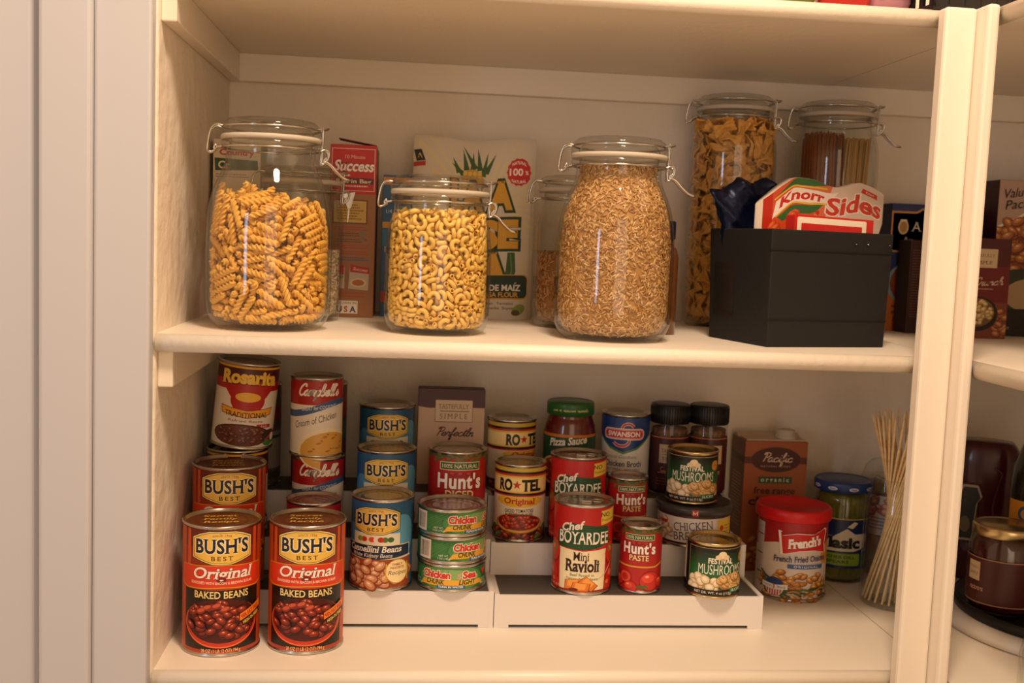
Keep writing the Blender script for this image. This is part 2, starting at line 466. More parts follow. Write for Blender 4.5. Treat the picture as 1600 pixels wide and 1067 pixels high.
struct('trim_2', MB().box(-.112, -.022, -1.05, -.0615, .012, 1.35), MAT['casing'], bevel=.004)
struct('trim_3', MB().prism([(-.35, .012), (-.35, -.008), (-.1250, -.008), (-.1205, -.0065), (-.1170, -.003), (-.1145, .003), (-.1125, .012)], 'z', -1.05, 1.35), MAT['casing'])

def shelf(name, z, label, run):
    """a painted board with a rounded front nosing"""
    R = TH / 2
    nose = [(R - R * math.cos(a), z + R + R * math.sin(a)) for a in [math.radians(t) for t in range(-90, 91, 15)]]
    mb = MB()
    if run == 'back':
        P = [(y, zz) for y, zz in nose] + [(D, z + TH), (D, z)]
        mb.prism(P, 'x', -.004, .8590)
    else:
        P = [(.8530 + y, zz) for y, zz in nose] + [(1.30, z + TH), (1.30, z)]
        mb.prism(P, 'y', -1.0, -.001)
        mb.box(.8605, -.001, z, 1.30, D, z + TH)
    o = mb.build(name, MAT['paint' if z < ZB else 'brushed'])
    for p in o.data.polygons: p.use_smooth = abs(p.normal.z) < .999 and len(p.vertices) == 4
    o.data.polygons.foreach_set('use_smooth', [len(p.vertices) == 4 and abs(p.normal.x if run == 'back' else p.normal.y) < .5 and .02 < abs(p.normal.z) < .9995 for p in o.data.polygons])
    return tag(o, label, 'shelf')
shelf('pantry_shelf', ZT, 'white painted top shelf board over the pasta jars', 'back')
shelf('pantry_shelf', -TH, 'white painted middle shelf board carrying the pasta jars', 'back')
shelf('pantry_shelf', ZB - TH, 'white painted bottom shelf board carrying the food cans', 'back')
shelf('side_shelf', ZT, 'white painted top side shelf turning the corner past the post', 'right')
shelf('side_shelf', -TH, 'white painted middle side shelf with maroon boxes past the post', 'right')
shelf('side_shelf', ZB - TH, 'white painted bottom side shelf under the turntable past the post', 'right')
# support cleats under the shelves
def cleat(name, z, kind):
    mb = MB()
    if kind == 'left': mb.box(-.004, .016, z - .038, .0115, D - .016, z)
    elif kind == 'back': mb.box(-.004, D - .016, z - .0385, 1.30, D, z)
    else: mb.box(1.284, -1.0, z - .038, 1.30, D - .0162, z)
    struct(name, mb, MAT['paint'], bevel=.0015)
i = 4
for kind in ('left', 'back', 'right'):
    for z in (ZT, -TH, ZB - TH):
        cleat('trim_%d' % i, z, kind); i += 1
# corner post: two boards meeting in an L
post = thing('corner_post', (.8385, -.002, ZB - .69), 'white painted corner post of two boards at the shelf corner', 'post')
zt = ZT + TH + .69 - ZB - .002
MB().box(.8035 - .8385, -.019, 0, .0, 0, zt).build('face_board', MAT['paint'], post, bevel=.0035)
MB().box(.0005, -.0400, 0, .0135, 0, zt + .001).build('side_board', MAT['paint'], post, bevel=.0035)

# ------------------------------------------------------------------ stepped can riser on the bottom shelf
T = (.0435, .0855, .1275)
TL = (.0448, .0868, .1288); TR = (.0411, .0835, .1255)
YS = (.1385, .2165, .2940, .376)
riser = thing('can_riser', (.366, YS[0], ZB), 'white plastic three-step riser with grey mats under the cans', 'riser')
def section(x0, x1, H, nm):
    mb = MB(); x0 -= .366; x1 -= .366; t = .0028
    Y = [y - YS[0] for y in YS]
    e = .0004
    for k in range(3):
        zb = .0042 if k == 0 else H[k - 1] - t * .5
        mb.box(x0 + e, Y[k], zb, x1 - e, Y[k] + t, H[k])              # riser face
        mb.box(x0 + e, Y[k] + t * .5, H[k] - t, x1 - e, Y[k + 1] + t * .5, H[k] - .0003)     # tread
        for xs in (x0, x1 - .0055):                                   # end plates with a raised lip
            mb.box(xs, Y[k] - e, 0.0 if k == 0 else .012, xs + .0055, Y[k + 1] + t * .4, H[k] + .0012)
    mb.box(x0 + e, Y[3], 0.0005, x1 - e, Y[3] + t, H[2] - .0006)
    for xs, xe in ((x0 + e, x0 + .018), (x1 - .018, x1 - e)): mb.box(xs, .0002, 0.0002, xe, t - .0002, .0060)
    s = mb.build(nm, MAT['plastic'], riser)
    for k in range(3):
        MB().box(x0 + .0065, Y[k] + .0035, H[k] + .0001, x1 - .0065, Y[k + 1] - .0008, H[k] + .0008).build('mat', MAT['mat'], s)
    return s
section(.030, .3675, TL, 'riser_section')
section(.3685, .7025, TR, 'riser_section')

# ------------------------------------------------------------------ food cans
_cb = {}
def can_meshes(r, h, kind):
    k = (round(r, 5), round(h, 5), kind)
    if k in _cb: return _cb[k]
    e = .0011
    body = [(0, .003), (r - .004, .003), (r - .003, .0008), (r - .0012, 0), (r, .0008), (r, .0026), (r - e, .0036), (r - e - .0003, .005)]
    if h > .06:
        for q in (.4, .47, .54, .61): body += [(r - e - .0003, h * q - .003), (r - e - .0008, h * q)]
    body += [(r - e - .0003, h - .005), (r - e, h - .0036), (r, h - .0026), (r, h - .0008), (r - .0010, h), (r - .0024, h - .0008), (r - .0030, h - .0045), (0, h - .0047)]
    mb = MB().lathe(body, 56); me = mb.mesh('can_body')
    zl = h - .0045
    L = [(r - .0031, zl + .0002), (r - .0036, zl), (r * .84, zl), (r * .80, zl + .0010), (r * .76, zl), (r * .64, zl), (r * .60, zl + .0008), (r * .56, zl), (r * .40, zl + .0002), (0, zl + .0002)]
    lid = MB().lathe(L, 56).mesh('can_lid', recalc=False)
    _cb[k] = (me, lid); return _cb[k]
_labels = {}
def food_can(name, x, y, z, r, h, art, label, cat='can', group=None, turn=0, metal='tin', lidmat=None, tab=False, tilt=None, v0=None, name_label=None):
    """can standing at x,y on z; turn = degrees the label is swung from facing the photographer"""
    t = thing(name, (x, y, z), label, cat, face_cam(x, y, turn), group)
    b, l = can_meshes(r, h, metal)
    key = (id(b), metal)
    if key not in _labels:
        b2 = b.copy(); b2.materials.append(MAT[metal]); _labels[key] = b2
    link('can_body', _labels[key], None, t)
    key = (id(l), lidmat or metal)
    if key not in _labels:
        l2 = l.copy(); l2.materials.append(MAT[lidmat or metal]); _labels[key] = l2
    lo = link('can_lid', _labels[key], None, t)
    if tab:
        key = ('tab', r)
        zl = h - .0042
        if key not in _labels:
            mb = MB(); ring = [(.0075 * math.cos(a) + r * .42, .0065 * math.sin(a), zl + .0016) for a in [2 * PI * k / 16 for k in range(16)]]
            mb.tube(ring, .0011, 6, closed=True); mb.box(r * .42 - .019, -.0035, zl + .0004, r * .42 - .006, .0035, zl + .0018)
            _labels[key] = mb.mesh('pull_tab'); _labels[key].materials.append(MAT['tab'])
        link('pull_tab', _labels[key], None, lo)
    key = ('art', id(art))
    if key not in _labels:
        _labels[key] = wrap(art, 'paper_label', r - .0010, .0042); _labels[key].materials.append(MAT['print'])
        _keep.append(art)
    link('paper_label', _labels[key], None, t)
    if tilt: t.rotation_euler = (Euler(tilt).to_matrix() @ Euler((0, 0, face_cam(x, y, turn))).to_matrix()).to_euler()
    return t
_keep = []
def bg(r, h, c):
    a = Art(); a.W = math.pi * r * 1000; a.H = h * 1000 - 8.6
    n = 24
    for i in range(n): a.rect(-a.W + 2 * a.W * i / n, 0, -a.W + 2 * a.W * (i + 1) / n, a.H, c); a.k -= 1
    a.k += 1
    return a
def band(a, v0, v1, c, u0=None, u1=None):
    u0 = -a.W if u0 is None else u0; u1 = a.W if u1 is None else u1
    n = max(1, int((u1 - u0) / 10)); 
    for i in range(n): a.rect(u0 + (u1 - u0) * i / n, v0, u0 + (u1 - u0) * (i + 1) / n, v1, c); a.k -= 1
    a.k += 1
def badge(a, v, s=1.0):
    """the gold badge with dark navy lettering; v = its lower edge"""
    def B(w_, lo, hi, dy, c):
        P = [(-w_, lo + dy), (-w_, hi - dy), (-w_ * .72, hi - dy * .4), (-w_ * .42, hi), (w_ * .42, hi), (w_ * .72, hi - dy * .4), (w_, hi - dy), (w_, lo + dy), (w_ * .6, lo + dy * .4), (w_ * .3, lo), (-w_ * .3, lo), (-w_ * .6, lo + dy * .4)]
        a.poly([(x * s, v + y * s) for x, y in P], c)
    B(35, 0, 38, 7, '1c1a22'); B(34, .8, 37.2, 7, 'f0d27a'); B(32.6, 2, 36, 6.6, '2a2016'); B(32, 2.5, 35.5, 6.6, 'ecc054')
    a.text('SINCE 1908', 0, v + 31 * s, 2.4 * s, '3a2410', arc=1.2 * s, space=1.2)
    a.text("BUSH'S", 0, v + 13.5 * s, 15 * s, '141c34', w_=60 * s, bold=.03, serif=True, out='f6e6b4', ow=.045, space=1.06)
    a.text('BEST', 0, v + 5.2 * s, 4.6 * s, '33200e', w_=24 * s, bold=.01, serif=True, space=1.35)

# --- baked beans, tall can
R_, H_ = .0435, .1465
A = bg(R_, H_, 'b4391c')
band(A, 92, A.H, '8e2a16'); band(A, 118, A.H, '6a2013')
for u0, u1 in ((-A.W, -47), (47, A.W)): band(A, 0, A.H, 'bf4a1e', u0, u1)
for u0, u1 in ((-43, -38), (38, 43)): band(A, 96, A.H, 'c8501f', u0, u1)
badge(A, 99)
band(A, 4, 71, '1a120e', -47, 47)
A.poly([(-54, 75), (-52, 97), (0, 99.5), (52, 97), (54, 75), (44, 71), (0, 73.5), (-44, 71)], 'd8a020')
A.poly([(-53, 76), (-51, 96.3), (0, 98.8), (51, 96.3), (53, 76), (43, 72.2), (0, 74.6), (-43, 72.2)], 'd93a1c')
A.text('Original', 0, 84, 12, 'fbeee0', w_=68, bold=.02, ital=.25, serif=True, out='7a1a0c', ow=.03)
A.text('SEASONED WITH BACON & BROWN SUGAR', 0, 77.6, 2.9, 'f8dcc0', w_=72, bold=.015)
A.text('BAKED BEANS', 0, 62, 7.6, 'f3d98c', w_=62, bold=.015, serif=True)
A.ell(0, 33.5, 45, 27.5, 'f07030', 0, 40); A.ell(0, 34.2, 44, 26.6, 'c8341a', 0, 40); A.ell(0, 36.5, 42, 25, '4a130c', 0, 40)
A.beans(0, 36, 41, 23.5, 62, 6.2, ('3a0e0a', '7c2114', 'a83a22'), 4, .66, 'f0b090', .2)
for x, y in ((-15, 52), (-5, 54), (4, 50), (-22, 48)):
    A.ell(x, y, 6, 3.4, '8c2c1a', 20, 8); A.ell(x, y + .8, 4.6, 2.1, 'c8573a', 20, 8)
A.poly([(20, 35), (20, 43), (49, 54), (49, 46)], 'f0841c'); A.text('98% FAT FREE', 34.5, 41.6, 4.4, 'b51f10', w_=26, bold=.03, rot=20.5)
A.poly([(23, 29), (23, 35.5), (49, 45.5), (49, 39)], '1c1611'); A.text('HIGH IN FIBER', 36, 35, 3.6, 'f2d060', w_=24, bold=.02, rot=20.5)
A.text('28 OZ (1 LB 12 OZ) 794 g', 0, 1.6, 4.0, 'f0d48a', w_=42)
BEANS = A
lid = Art()
for i in range(3): lid.text(('Secret', 'Family', 'Recipe')[i], -2, 12 - 13 * i, 8, 'd8a640', bold=.01, ital=.2, serif=True, w_=38)
LIDART = lid
def bean_can(x, y, z, label, turn=0):
    t = food_can('baked_bean_can', x, y, z, R_, H_, BEANS, label, 'can', 'tall baked bean cans', turn, lidmat='lidbrown')
    lo = [c for c in t.children if c.name.startswith('can_lid')][0]
    if 'lidart' not in _labels:
        m = LIDART.mesh('lid_print', lambda u, v: ((u / 1000, v / 1000, H_ - .0028), (0, 0, 1))); m.materials.append(MAT['print']); _labels['lidart'] = m
    link('lid_print', _labels['lidart'], None, lo)
bean_can(.0535, .0855, ZB, 'tall orange-brown baked beans can on the shelf beside the left wall', 0)
bean_can(.1475, .0926, ZB, 'tall orange-brown baked beans can on the shelf, second from the left wall')
bean_can(.0470, .1726, ZB + TL[0] + .0008, 'tall baked beans can raised on the riser under the refried beans')

# --- blue bean cans
R2, H2 = .0382, .1115
A = bg(R2, H2, '2f6f9c')
band(A, 70, A.H, '235a84'); A.ell(34, 62, 22, 26, '5aa0c4'); A.ell(-36, 50, 18, 26, '4a90b8')
badge(A, 64, .88)
A.rect(-31, 52, 31, 66, 'e8e0c4')
badge(A, 64, .88)
for x, c in ((-14, 'c8331e'), (-4, 'd84a2a'), (2, 'e8e2d8'), (12, '4a7a34'), (19, '3c6a2c'), (-20, '8a9a4a'), (7, 'b82a1c')): A.ell(x, 58.5, 4, 3.2, c)
A.poly([(-52, 37), (-52, 53), (48, 52), (48, 38), (52, 36), (0, 33)], 'e8dcae'); A.poly([(-52, 37.6), (-52, 52), (47, 51), (47, 38), (0, 34)], '14284a')
A.text('Cannellini Beans', -3, 43.3, 7.2, 'fff6e2', w_=72, ital=.2, serif=True, bold=.015)
A.text('White Kidney Beans', -6, 37, 4.6, 'f0e6cf', w_=54, ital=.2, serif=True)
band(A, 0, 34.5, 'a04a2a', -50, 50)
A.beans(0, 16, 50, 18, 52, 8.2, ('8a4226', 'c8875c', 'e6b48a'), 9, .68, 'fbe6cc', .22, top=31)
A.ell(28, 20, 15.5, 15, 'c8902a'); A.ell(28, 20, 14.5, 14, 'f2dca0')
A.text('FAMILY', 28, 27, 2.8, 'a0281a', bold=.02); A.text('FAVORITE', 28, 23, 2.8, 'a0281a', bold=.02); A.text('Recipes', 28, 16, 5.2, '2a1a10', w_=24, ital=.3)
A.stroke([(13, 8), (14, 30)], 1.4, 'd8a83c'); A.stroke([(43, 8), (42, 30)], 1.4, 'd8a83c')
BLUE = A
food_can('bean_can', .2303, .1710, ZB + TL[0] + .0008, R2, H2, BLUE, 'blue cannellini beans can standing in front on the lowest riser step', 'can', 'blue bean cans', -12)
food_can('bean_can', .2325, .2505, ZB + TL[1] + .0008, R2, H2, BLUE, 'blue beans can on the middle riser step behind the cannellini can', 'can', 'blue bean cans', 0)
food_can('bean_can', .2305, .3420, ZB + TL[2] + .0008, R2, H2, BLUE, 'blue beans can rearmost and highest, left of the plum box', 'can', 'blue bean cans', 2)

# --- refried beans
R3, H3 = .0385, .1085
A = bg(R3, H3, 'e6ddcf')
band(A, 96, A.H, '3a1712'); band(A, 97.2, A.H, 'e0a41c'); band(A, 94.2, 96, '3a1712')
band(A, 60, 94.5, 'b41c1c', -60, 60)
A.poly([(-60, 40), (-60, 72), (-30, 70), (-18, 56), (-22, 40)], 'e6ddcf'); A.poly([(60, 40), (60, 72), (30, 70), (18, 56), (22, 40)], 'e6ddcf')
band(A, 78, 96, '4a1613', -60, 60); band(A, 70, 82, 'b41c1c', -60, 60)
A.ell(0, 58, 22, 17, 'b41c1c')
A.text('Rosarita', 0, 77.5, 15.5, 'f2c64a', w_=76, bold=.05, serif=True, out='5a0d0d', ow=.05, arc=2)
A.ell(0, 62, 16, 6, 'f0b93c')
A.poly([(-33, 40), (-35, 50), (0, 45.5), (36, 50), (33, 40), (0, 35.5)], '8a1a14'); A.poly([(-32, 40.8), (-34, 49), (0, 44.8), (35, 49), (32, 40.8), (0, 36.4)], 'efa82c')
A.text('TRADITIONAL', 0, 37.6, 6.2, '1d120c', w_=56, serif=True, bold=.01, arc=-1)
A.text('Refried Beans', 0, 30.5, 3.4, '8a2a1c', w_=44)
A.rect(14, 24, 36, 28.5, 'b8201c'); A.text('8 oz lb', 25, 25, 2.4, 'ffffff')
A.ell(-4, 14, 40, 14, '3c1a14'); A.ell(-4, 13.5, 38, 12.6, '6a362a'); A.beans(-4, 14, 35, 11, 40, 4, ('3c1c16', '6e3a2e', '8f5a48'), 21, .55, 'c09a88', .16)
A.ell(36, 12, 13, 10, '2f2a28'); A.stroke([(28, 8), (44, 20)], 3, 'b8302a'); A.ell(34, 5, 9, 4, '3f7a35'); A.ell(42, 12, 5, 5, 'e7e0d0')
REFRIED = A
food_can('refried_bean_can', .0450, .2490, ZB + TL[1] + .0008, R3, H3, REFRIED, 'refried beans can with yellow top band, mostly hidden beneath the tilted one', 'can', 'refried bean cans')
food_can('refried_bean_can', .0485, .2510, ZB + TL[1] + .0036 + H3, R3, H3, REFRIED, 'refried beans can tilted to one side, top of its stack by the left wall', 'can', 'refried bean cans', tilt=(.03, .095, 0), turn=3)

# --- condensed soup
R4, H4 = .0335, .1005
A = bg(R4, H4, 'e9e0d2')
band(A, 62, A.H, 'a8191c'); 
for c, d in (('e2d6bc', -1.2), ('3d5c8e', 0), ('e9e0d2', -8.5)):
    P = []
    for i in range(41):
        u = -A.W + 2 * A.W * i / 40; P.append((u, 62 + d + (-8 + 8.5 * (1 + math.sin(u / 26)) / 1)))
    for i in range(40): A.poly([(P[i][0], min(P[i][1] - 11, 40)), (P[i + 1][0], min(P[i + 1][1] - 11, 40)), P[i + 1], P[i]], c); A.k -= 1
    A.k += 1
A.cursive("Campbell's", 1, 74, 6.6, 2.4, 'f7efe2', 54, .3)
A.text('GREAT for COOKING', 2, 56.8, 4.2, 'c9d2e4', w_=46, bold=.02, ital=.1, rot=6)
A.text('Cream of Chicken', -2, 39, 8.4, '3c3430', w_=58, ital=.2, rot=14)
A.ell(16, 6, 42, 27, 'f3e3bd'); A.ell(16, 4, 38, 24, 'd9a64a'); 
for x, y in ((2, 14), (22, 20), (30, 6), (14, 4), (-8, 4), (10, 22), (36, 14)): A.ell(x, y, 3.4, 1.3, 'b8742c', 10); A.ell(x + 4, y + 3, 2, .9, 'c8562c', -20)
A.rect(20, 6, 44, 7.4, 'b08a50')
# the artwork must stay inside the label
SOUP = A
food_can('soup_can', .1460, .2485, ZB + TL[1] + .0008, R4, H4, SOUP, 'red and white soup can, lower one of its stack', 'can', 'stacked soup cans')
food_can('soup_can', .1425, .2480, ZB + TL[1] + .0014 + H4, R4, H4, SOUP, 'red and white cream of chicken soup can on top of another', 'can', 'stacked soup cans', 2)
food_can('soup_can', .1475, .1750, ZB + TL[0] + .0008, R4, .1035, None or bg(R4, .1035, '9e1a1a'), 'plain red can half hidden behind the second baked beans can')
# dim cans at the very back
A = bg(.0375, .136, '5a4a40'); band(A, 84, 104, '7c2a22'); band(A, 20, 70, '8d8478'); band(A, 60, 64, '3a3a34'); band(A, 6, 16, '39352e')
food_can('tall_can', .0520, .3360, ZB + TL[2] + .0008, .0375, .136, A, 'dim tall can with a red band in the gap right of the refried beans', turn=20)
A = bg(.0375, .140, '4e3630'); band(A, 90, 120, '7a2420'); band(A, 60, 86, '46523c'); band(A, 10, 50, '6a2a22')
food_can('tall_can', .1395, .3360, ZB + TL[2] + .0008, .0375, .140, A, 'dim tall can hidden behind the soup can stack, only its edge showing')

# --- diced tomatoes
def hunts(r, h, word, picture=True):
    A = bg(r, h, 'b01f20'); k = r / .0382; H = A.H
    band(A, H - 3, H, '3c5a30'); 
    A.beans(0, H - 4, A.W * .5, 5, 26, 4.2 * k, ('3c5a2a', '52703a', 'a8301f'), 5, .7, None)
    A.rect(-27 * k, H - 19 * k, 27 * k, H - 8.5 * k, 'efe3b4'); A.rect(-26.2 * k, H - 18.2 * k, 26.2 * k, H - 9.3 * k, '35602e')
    A.text('100% NATURAL', 0, H - 16.2 * k, 4.9 * k, 'f4ecd0', w_=48 * k, serif=True)
    for x in (-10, 0, 11): A.ell(x * k, H - 24 * k, 5 * k, 3.4 * k, '8a1416'); A.ell(x * k, H - 23 * k, 3 * k, 2 * k, 'c23328')
    A.text("Hunt's", 0, H - 42 * k, 18 * k, 'f7f1ea', w_=60 * k, bold=.035, out='7c1012', ow=.03, space=1.08)
    A.text(word, 0, H - 54.5 * k, 9.4 * k, 'f1d89a', w_=(37 if word == 'DICED' else 35) * k, bold=.02, serif=True, out='6c1410', ow=.03)
    A.poly([(-50 * k, H - 62 * k), (-20 * k, H - 64 * k), (30 * k, H - 64 * k), (50 * k, H - 57 * k), (50 * k, H - 60 * k), (30 * k, H - 67 * k), (-20 * k, H - 67 * k), (-50 * k, H - 65 * k)], 'd89a3c')
    rnd = random.Random(3)
    for x, y, q in ((-24, 22, 13), (22, 16, 20), (-40, 14, 12), (-14, 4, 13), (44, 14, 11)):
        x, y, q = x * k, y * k * (1 if word != 'DICED' else 1.4), q * k
        A.ell(x, y, q, q * .9, '8e1512'); A.ell(x, y + q * .05, q * .92, q * .8, 'c62a1d'); A.ell(x - q * .2, y + q * .3, q * .55, q * .4, 'e04a32'); A.ell(x - q * .3, y + q * .45, q * .18, q * .1, 'f8b09a')
    A.ell(-24 * k, 22 * k, 10 * k, 9 * k, 'd8553c'); A.ell(-24 * k, 22 * k, 7 * k, 6.4 * k, 'b5281c')
    for t in range(5): A.ell((0 + 4 * t) * k, (6 + 2 * (t % 2)) * k, 4 * k, 1.6 * k, '3f6a2c', 30 * t)
    # keep inside
    return A
food_can('tomato_can', .3240, .2555, ZB + TL[1] + .0008, .0382, .1115, hunts(.0382, .1115, 'DICED'), 'red diced tomatoes can behind the stack of tuna cans', turn=6)
PASTE = hunts(.0270, .0845, 'PASTE')
food_can('tomato_paste_can', .5520, .1690, ZB + TR[0] + .0008, .0270, .0845, PASTE, 'small red tomato paste can in front on the lowest riser step', 'can', 'small tomato paste cans', -4)
food_can('tomato_paste_can', .5480, .2460, ZB + TR[1] + .0008, .0270, .0845, PASTE, 'small red tomato paste can higher up, behind the other paste can', 'can', 'small tomato paste cans', 16)

# --- tuna
R5, H5 = .0425, .0335
A = bg(R5, H5, '2c6a34'); H = A.H
A.ell(0, H / 2, 44, 15, '4e8a48'); A.ell(0, H / 2, 38, 11, '86ae68'); A.ell(-66, 12, 22, 9, '3c7a3e', 10); A.ell(66, 12, 24, 7, '24542c', -12)
for i in range(9): A.stroke([(-85 + i * 6, 2 + i % 3), (-70 + i * 7, 12 + i % 4), (-50 + i * 6, 22)], .7, '4a8848')
A.poly([(-44, 1), (-38, 9), (0, 11), (40, 10), (48, 2), (40, 4), (-38, 3)], 'e7ac2e')
A.text('Chicken', -19, 12.6, 8.4, 'd4322a', w_=37, bold=.05, out='f6ecd2', ow=.06, ital=.05)
A.text('of', 10.5, 16, 3.2, 'd4322a', bold=.02, out='f6ecd2'); A.text('the', 10.5, 12.4, 2.6, 'd4322a', bold=.02, out='f6ecd2')
A.text('Sea', 24, 12.6, 8.4, 'd4322a', w_=19, bold=.05, out='f6ecd2', ow=.06, ital=.05)
A.text('CHUNK', -20, 5.2, 5.4, '1c3c22', w_=24, bold=.03, ital=.2); A.text('LIGHT', 21, 5.2, 5.4, '1c3c22', w_=22, bold=.03, ital=.2)
A.rect(-17, .3, 18, 4.3, '2f5d8e'); A.text('TUNA IN WATER', .5, 1.1, 2.5, 'eef2f4', w_=31, bold=.02)
A.poly([(48, 12), (53, 20), (51, 22), (48, 20.5), (45, 22), (43, 20)], 'cf2a22'); A.lines(42, 56, 8, 4, 2.0, 'dfe8d8', .7, 4)
A.text('NET WT.', -49, 5.4, 2.2, 'e6eadb'); A.text('5 OZ (142g)', -49, 2.2, 2.2, 'e6eadb')
A.rect(-86, .6, -66, H - .6, 'ded2c4')
rnd = random.Random(8); x = -83.5
while x < -68.5:
    q = rnd.uniform(.3, .9); A.rect(x, 3.4, x + q, H - 3, '3a332e'); A.k -= 1; x += q + rnd.uniform(.35, .8)
A.k += 1
TUNA = A
for i, (tn, dx, lb) in enumerate(((0, 0, 'green tuna can at the bottom of the stack of three'), (56, -.001, 'green tuna can in the middle of the stack of three'), (47, -.002, 'green tuna can on top of the stack of three'))):
    food_can('tuna_can', .3170 + dx, .1735, ZB + TL[0] + .0008 + i * (H5 + .0002), R5, H5, TUNA, lb, 'can', 'stacked tuna cans', tn - 1)

# --- diced tomatoes with chilies
R6, H6 = .0342, .1005
A = bg(R6, H6, 'e4dac6'); H = A.H
band(A, H - 5, H, 'c8ab3c'); band(A, H - 8, H - 5, '17130f'); band(A, H - 10.5, H - 8, 'b8281e')
band(A, H - 33, H - 10.5, 'e6b93c'); band(A, H - 30.5, H - 13, 'f2d78e'); band(A, H - 35, H - 32.4, '17130f'); band(A, H - 37, H - 35, 'b8281e')
A.text('RO', -20, H - 29, 13.6, '17130f', w_=20, bold=.05, serif=True)
S_ = [(-4 + (6 if i % 2 == 0 else 2.5) * math.sin(i * PI / 5), H - 22 + (6 if i % 2 == 0 else 2.5) * math.cos(i * PI / 5)) for i in range(10)]
A.poly(S_, 'c22a20')
A.text('TEL', 16, H - 29, 13.6, '17130f', w_=28, bold=.05, serif=True)
A.poly([(-32, H - 45), (-34, H - 41), (-26, H - 37.5), (26, H - 37.5), (34, H - 41), (32, H - 45), (24, H - 48), (8, H - 51), (-8, H - 51), (-24, H - 48)], 'e8ba34')
A.text('Original', 0, H - 46.4, 7.2, 'b82418', w_=42, bold=.03, serif=True)
A.text('DICED TOMATOES', 0, H - 57.5, 4.3, '2a241e', w_=38, bold=.02, rot=2); A.text('& GREEN CHILIES', 0, H - 63, 4.3, '2a241e', w_=37, bold=.02, rot=2)
band(A, 0, 14, '3a2018'); A.beans(0, 6, 60, 9, 34, 6, ('3a1812', '8a2a1c', 'c2553c'), 6, .6, 'e8a080', .15, top=11)
for x, y in ((-40, 12), (38, 14), (-30, 4), (26, 3), (50, 6)): A.ell(x, y, 7, 3.4, '39562a', 30); A.ell(x, y + .8, 5, 1.8, '5c8040', 30)
A.ell(0, 20, 33, 13, '7a4a20'); A.ell(0, 20.6, 32, 12.4, 'd9a04a'); A.ell(0, 22, 29.5, 10.6, '7c1a12')
A.beans(0, 22, 27.5, 9, 46, 3.6, ('7c1610', 'b2301f', 'd0523a'), 7, .8, 'f0a08a', .2)
for x, y in ((-12, 24), (6, 19), (14, 26), (-4, 28)): A.ell(x, y, 2, 1, '4d7032', 30)
ROTEL = A
food_can('chili_tomato_can', .4064, .2490, ZB + TR[1] + .0008, R6, H6, ROTEL, 'diced tomatoes and green chilies can in front, label fully in view', 'can', 'tomato and chili cans')
food_can('chili_tomato_can', .4020, .3400, ZB + TR[2] + .0008, R6, H6, ROTEL, 'diced tomatoes and chilies can higher and behind, label turned sideways', 'can', 'tomato and chili cans', 38)

# --- ravioli
R7, H7 = .0375, .1120
A = bg(R7, H7, 'c21d1b'); H = A.H
A.poly([(22, H - 5), (22, H - 28), (50, H - 24), (50, H - 2)], 'e8c548'); A.text('NO', 29, H - 14.5, 6.6, '2c4a22', bold=.02); A.text('Preservatives', 36, H - 21.5, 4.0, '3a5a2a', w_=25, ital=.1, rot=4)
A.poly([(-37, H - 57), (-36, H - 40), (-30, H - 36), (-14, H - 25), (8, H - 28), (34, H - 31), (38, H - 52), (20, H - 57), (0, H - 59)], '1d4c28')
A.text('Chef', -15, H - 37, 12, 'f6efe2', w_=30, ital=.35, bold=.03, rot=14)
A.text('BOYARDEE', 1, H - 53, 13.5, 'f8f2e4', w_=68, bold=.015, serif=True, out='12331a', ow=.03)
A.poly([(-30, 2), (-32, H - 58), (0, H - 60), (32, H - 58), (30, 2)], 'efe0b8')
A.text('Mini', -2, H - 69, 8, '33130d', serif=True, bold=.01, w_=20); A.text('Ravioli', 0, H - 79.5, 11, '33130d', w_=44, serif=True, bold=.03)
A.text('Beef Ravioli in', 0, H - 84.5, 3.1, '3c7a4a', w_=30); A.text('Tomato & Meat Sauce', 0, H - 89, 3.1, '3c7a4a', w_=40)
for sx in (-1, 1):
    for x, y, q in ((44, 40, 13), (47, 16, 14), (40, 6, 10)): A.ell(sx * x, y, q, q, '8e1410'); A.ell(sx * x, y + 1, q * .9, q * .85, 'cc2f1c'); A.ell(sx * x - 3, y + 4, q * .35, q * .25, 'ee7a5a')
    A.stroke([(sx * 36, 46), (sx * 44, 38), (sx * 50, 28)], 2.4, '5a8a34'); A.stroke([(sx * 38, 48), (sx * 48, 46)], 2, '5a8a34')
A.poly([(-30, 2), (-31, H - 76), (-20, H - 90), (20, H - 90), (31, H - 76), (30, 2)], 'efe0b8')
A.text('Ravioli', 0, H - 79.5, 11, '33130d', w_=44, serif=True, bold=.03); A.text('Beef Ravioli in', 0, H - 84.5, 3.1, '3c7a4a', w_=30); A.text('Tomato & Meat Sauce', 0, H - 89, 3.1, '3c7a4a', w_=40)
for x, y, ro, q in ((-12, 9, 15, 1.0), (8, 10, -30, 1.0), (-2, 5, 5, 1.05)):
    for c, k in (('8e3a14', 1), ('d9772a', .92), ('eea04a', .6)):
        R0 = math.radians(ro); P = [(-12, -5), (9, -7), (13, 4), (-8, 7)]
        A.poly([(x + k * q * (a * math.cos(R0) - b * math.sin(R0)), y + k * q * (a * math.sin(R0) + b * math.cos(R0)) + (1 - k) * 4) for a, b in P], c)
A.ell(-10, 2.4, 6, 2, '5a2412'); A.stroke([(18, 14), (30, 20), (42, 30)], 1.2, 'c8c0b8')
A.text('NET WT 15 OZ', -40, 3, 2.6, 'f2d9c8')
band(A, 0, .9, '8e1410')
def _lift(q): return q if q <= 20 else (20 + (q - 20) * (H - 54) / (H - 65) if q <= H - 45 else H - 34 + (q - H + 45) * 34 / 45)
A.v = [(u, _lift(q), z) for u, q, z in A.v]
CHEF = A
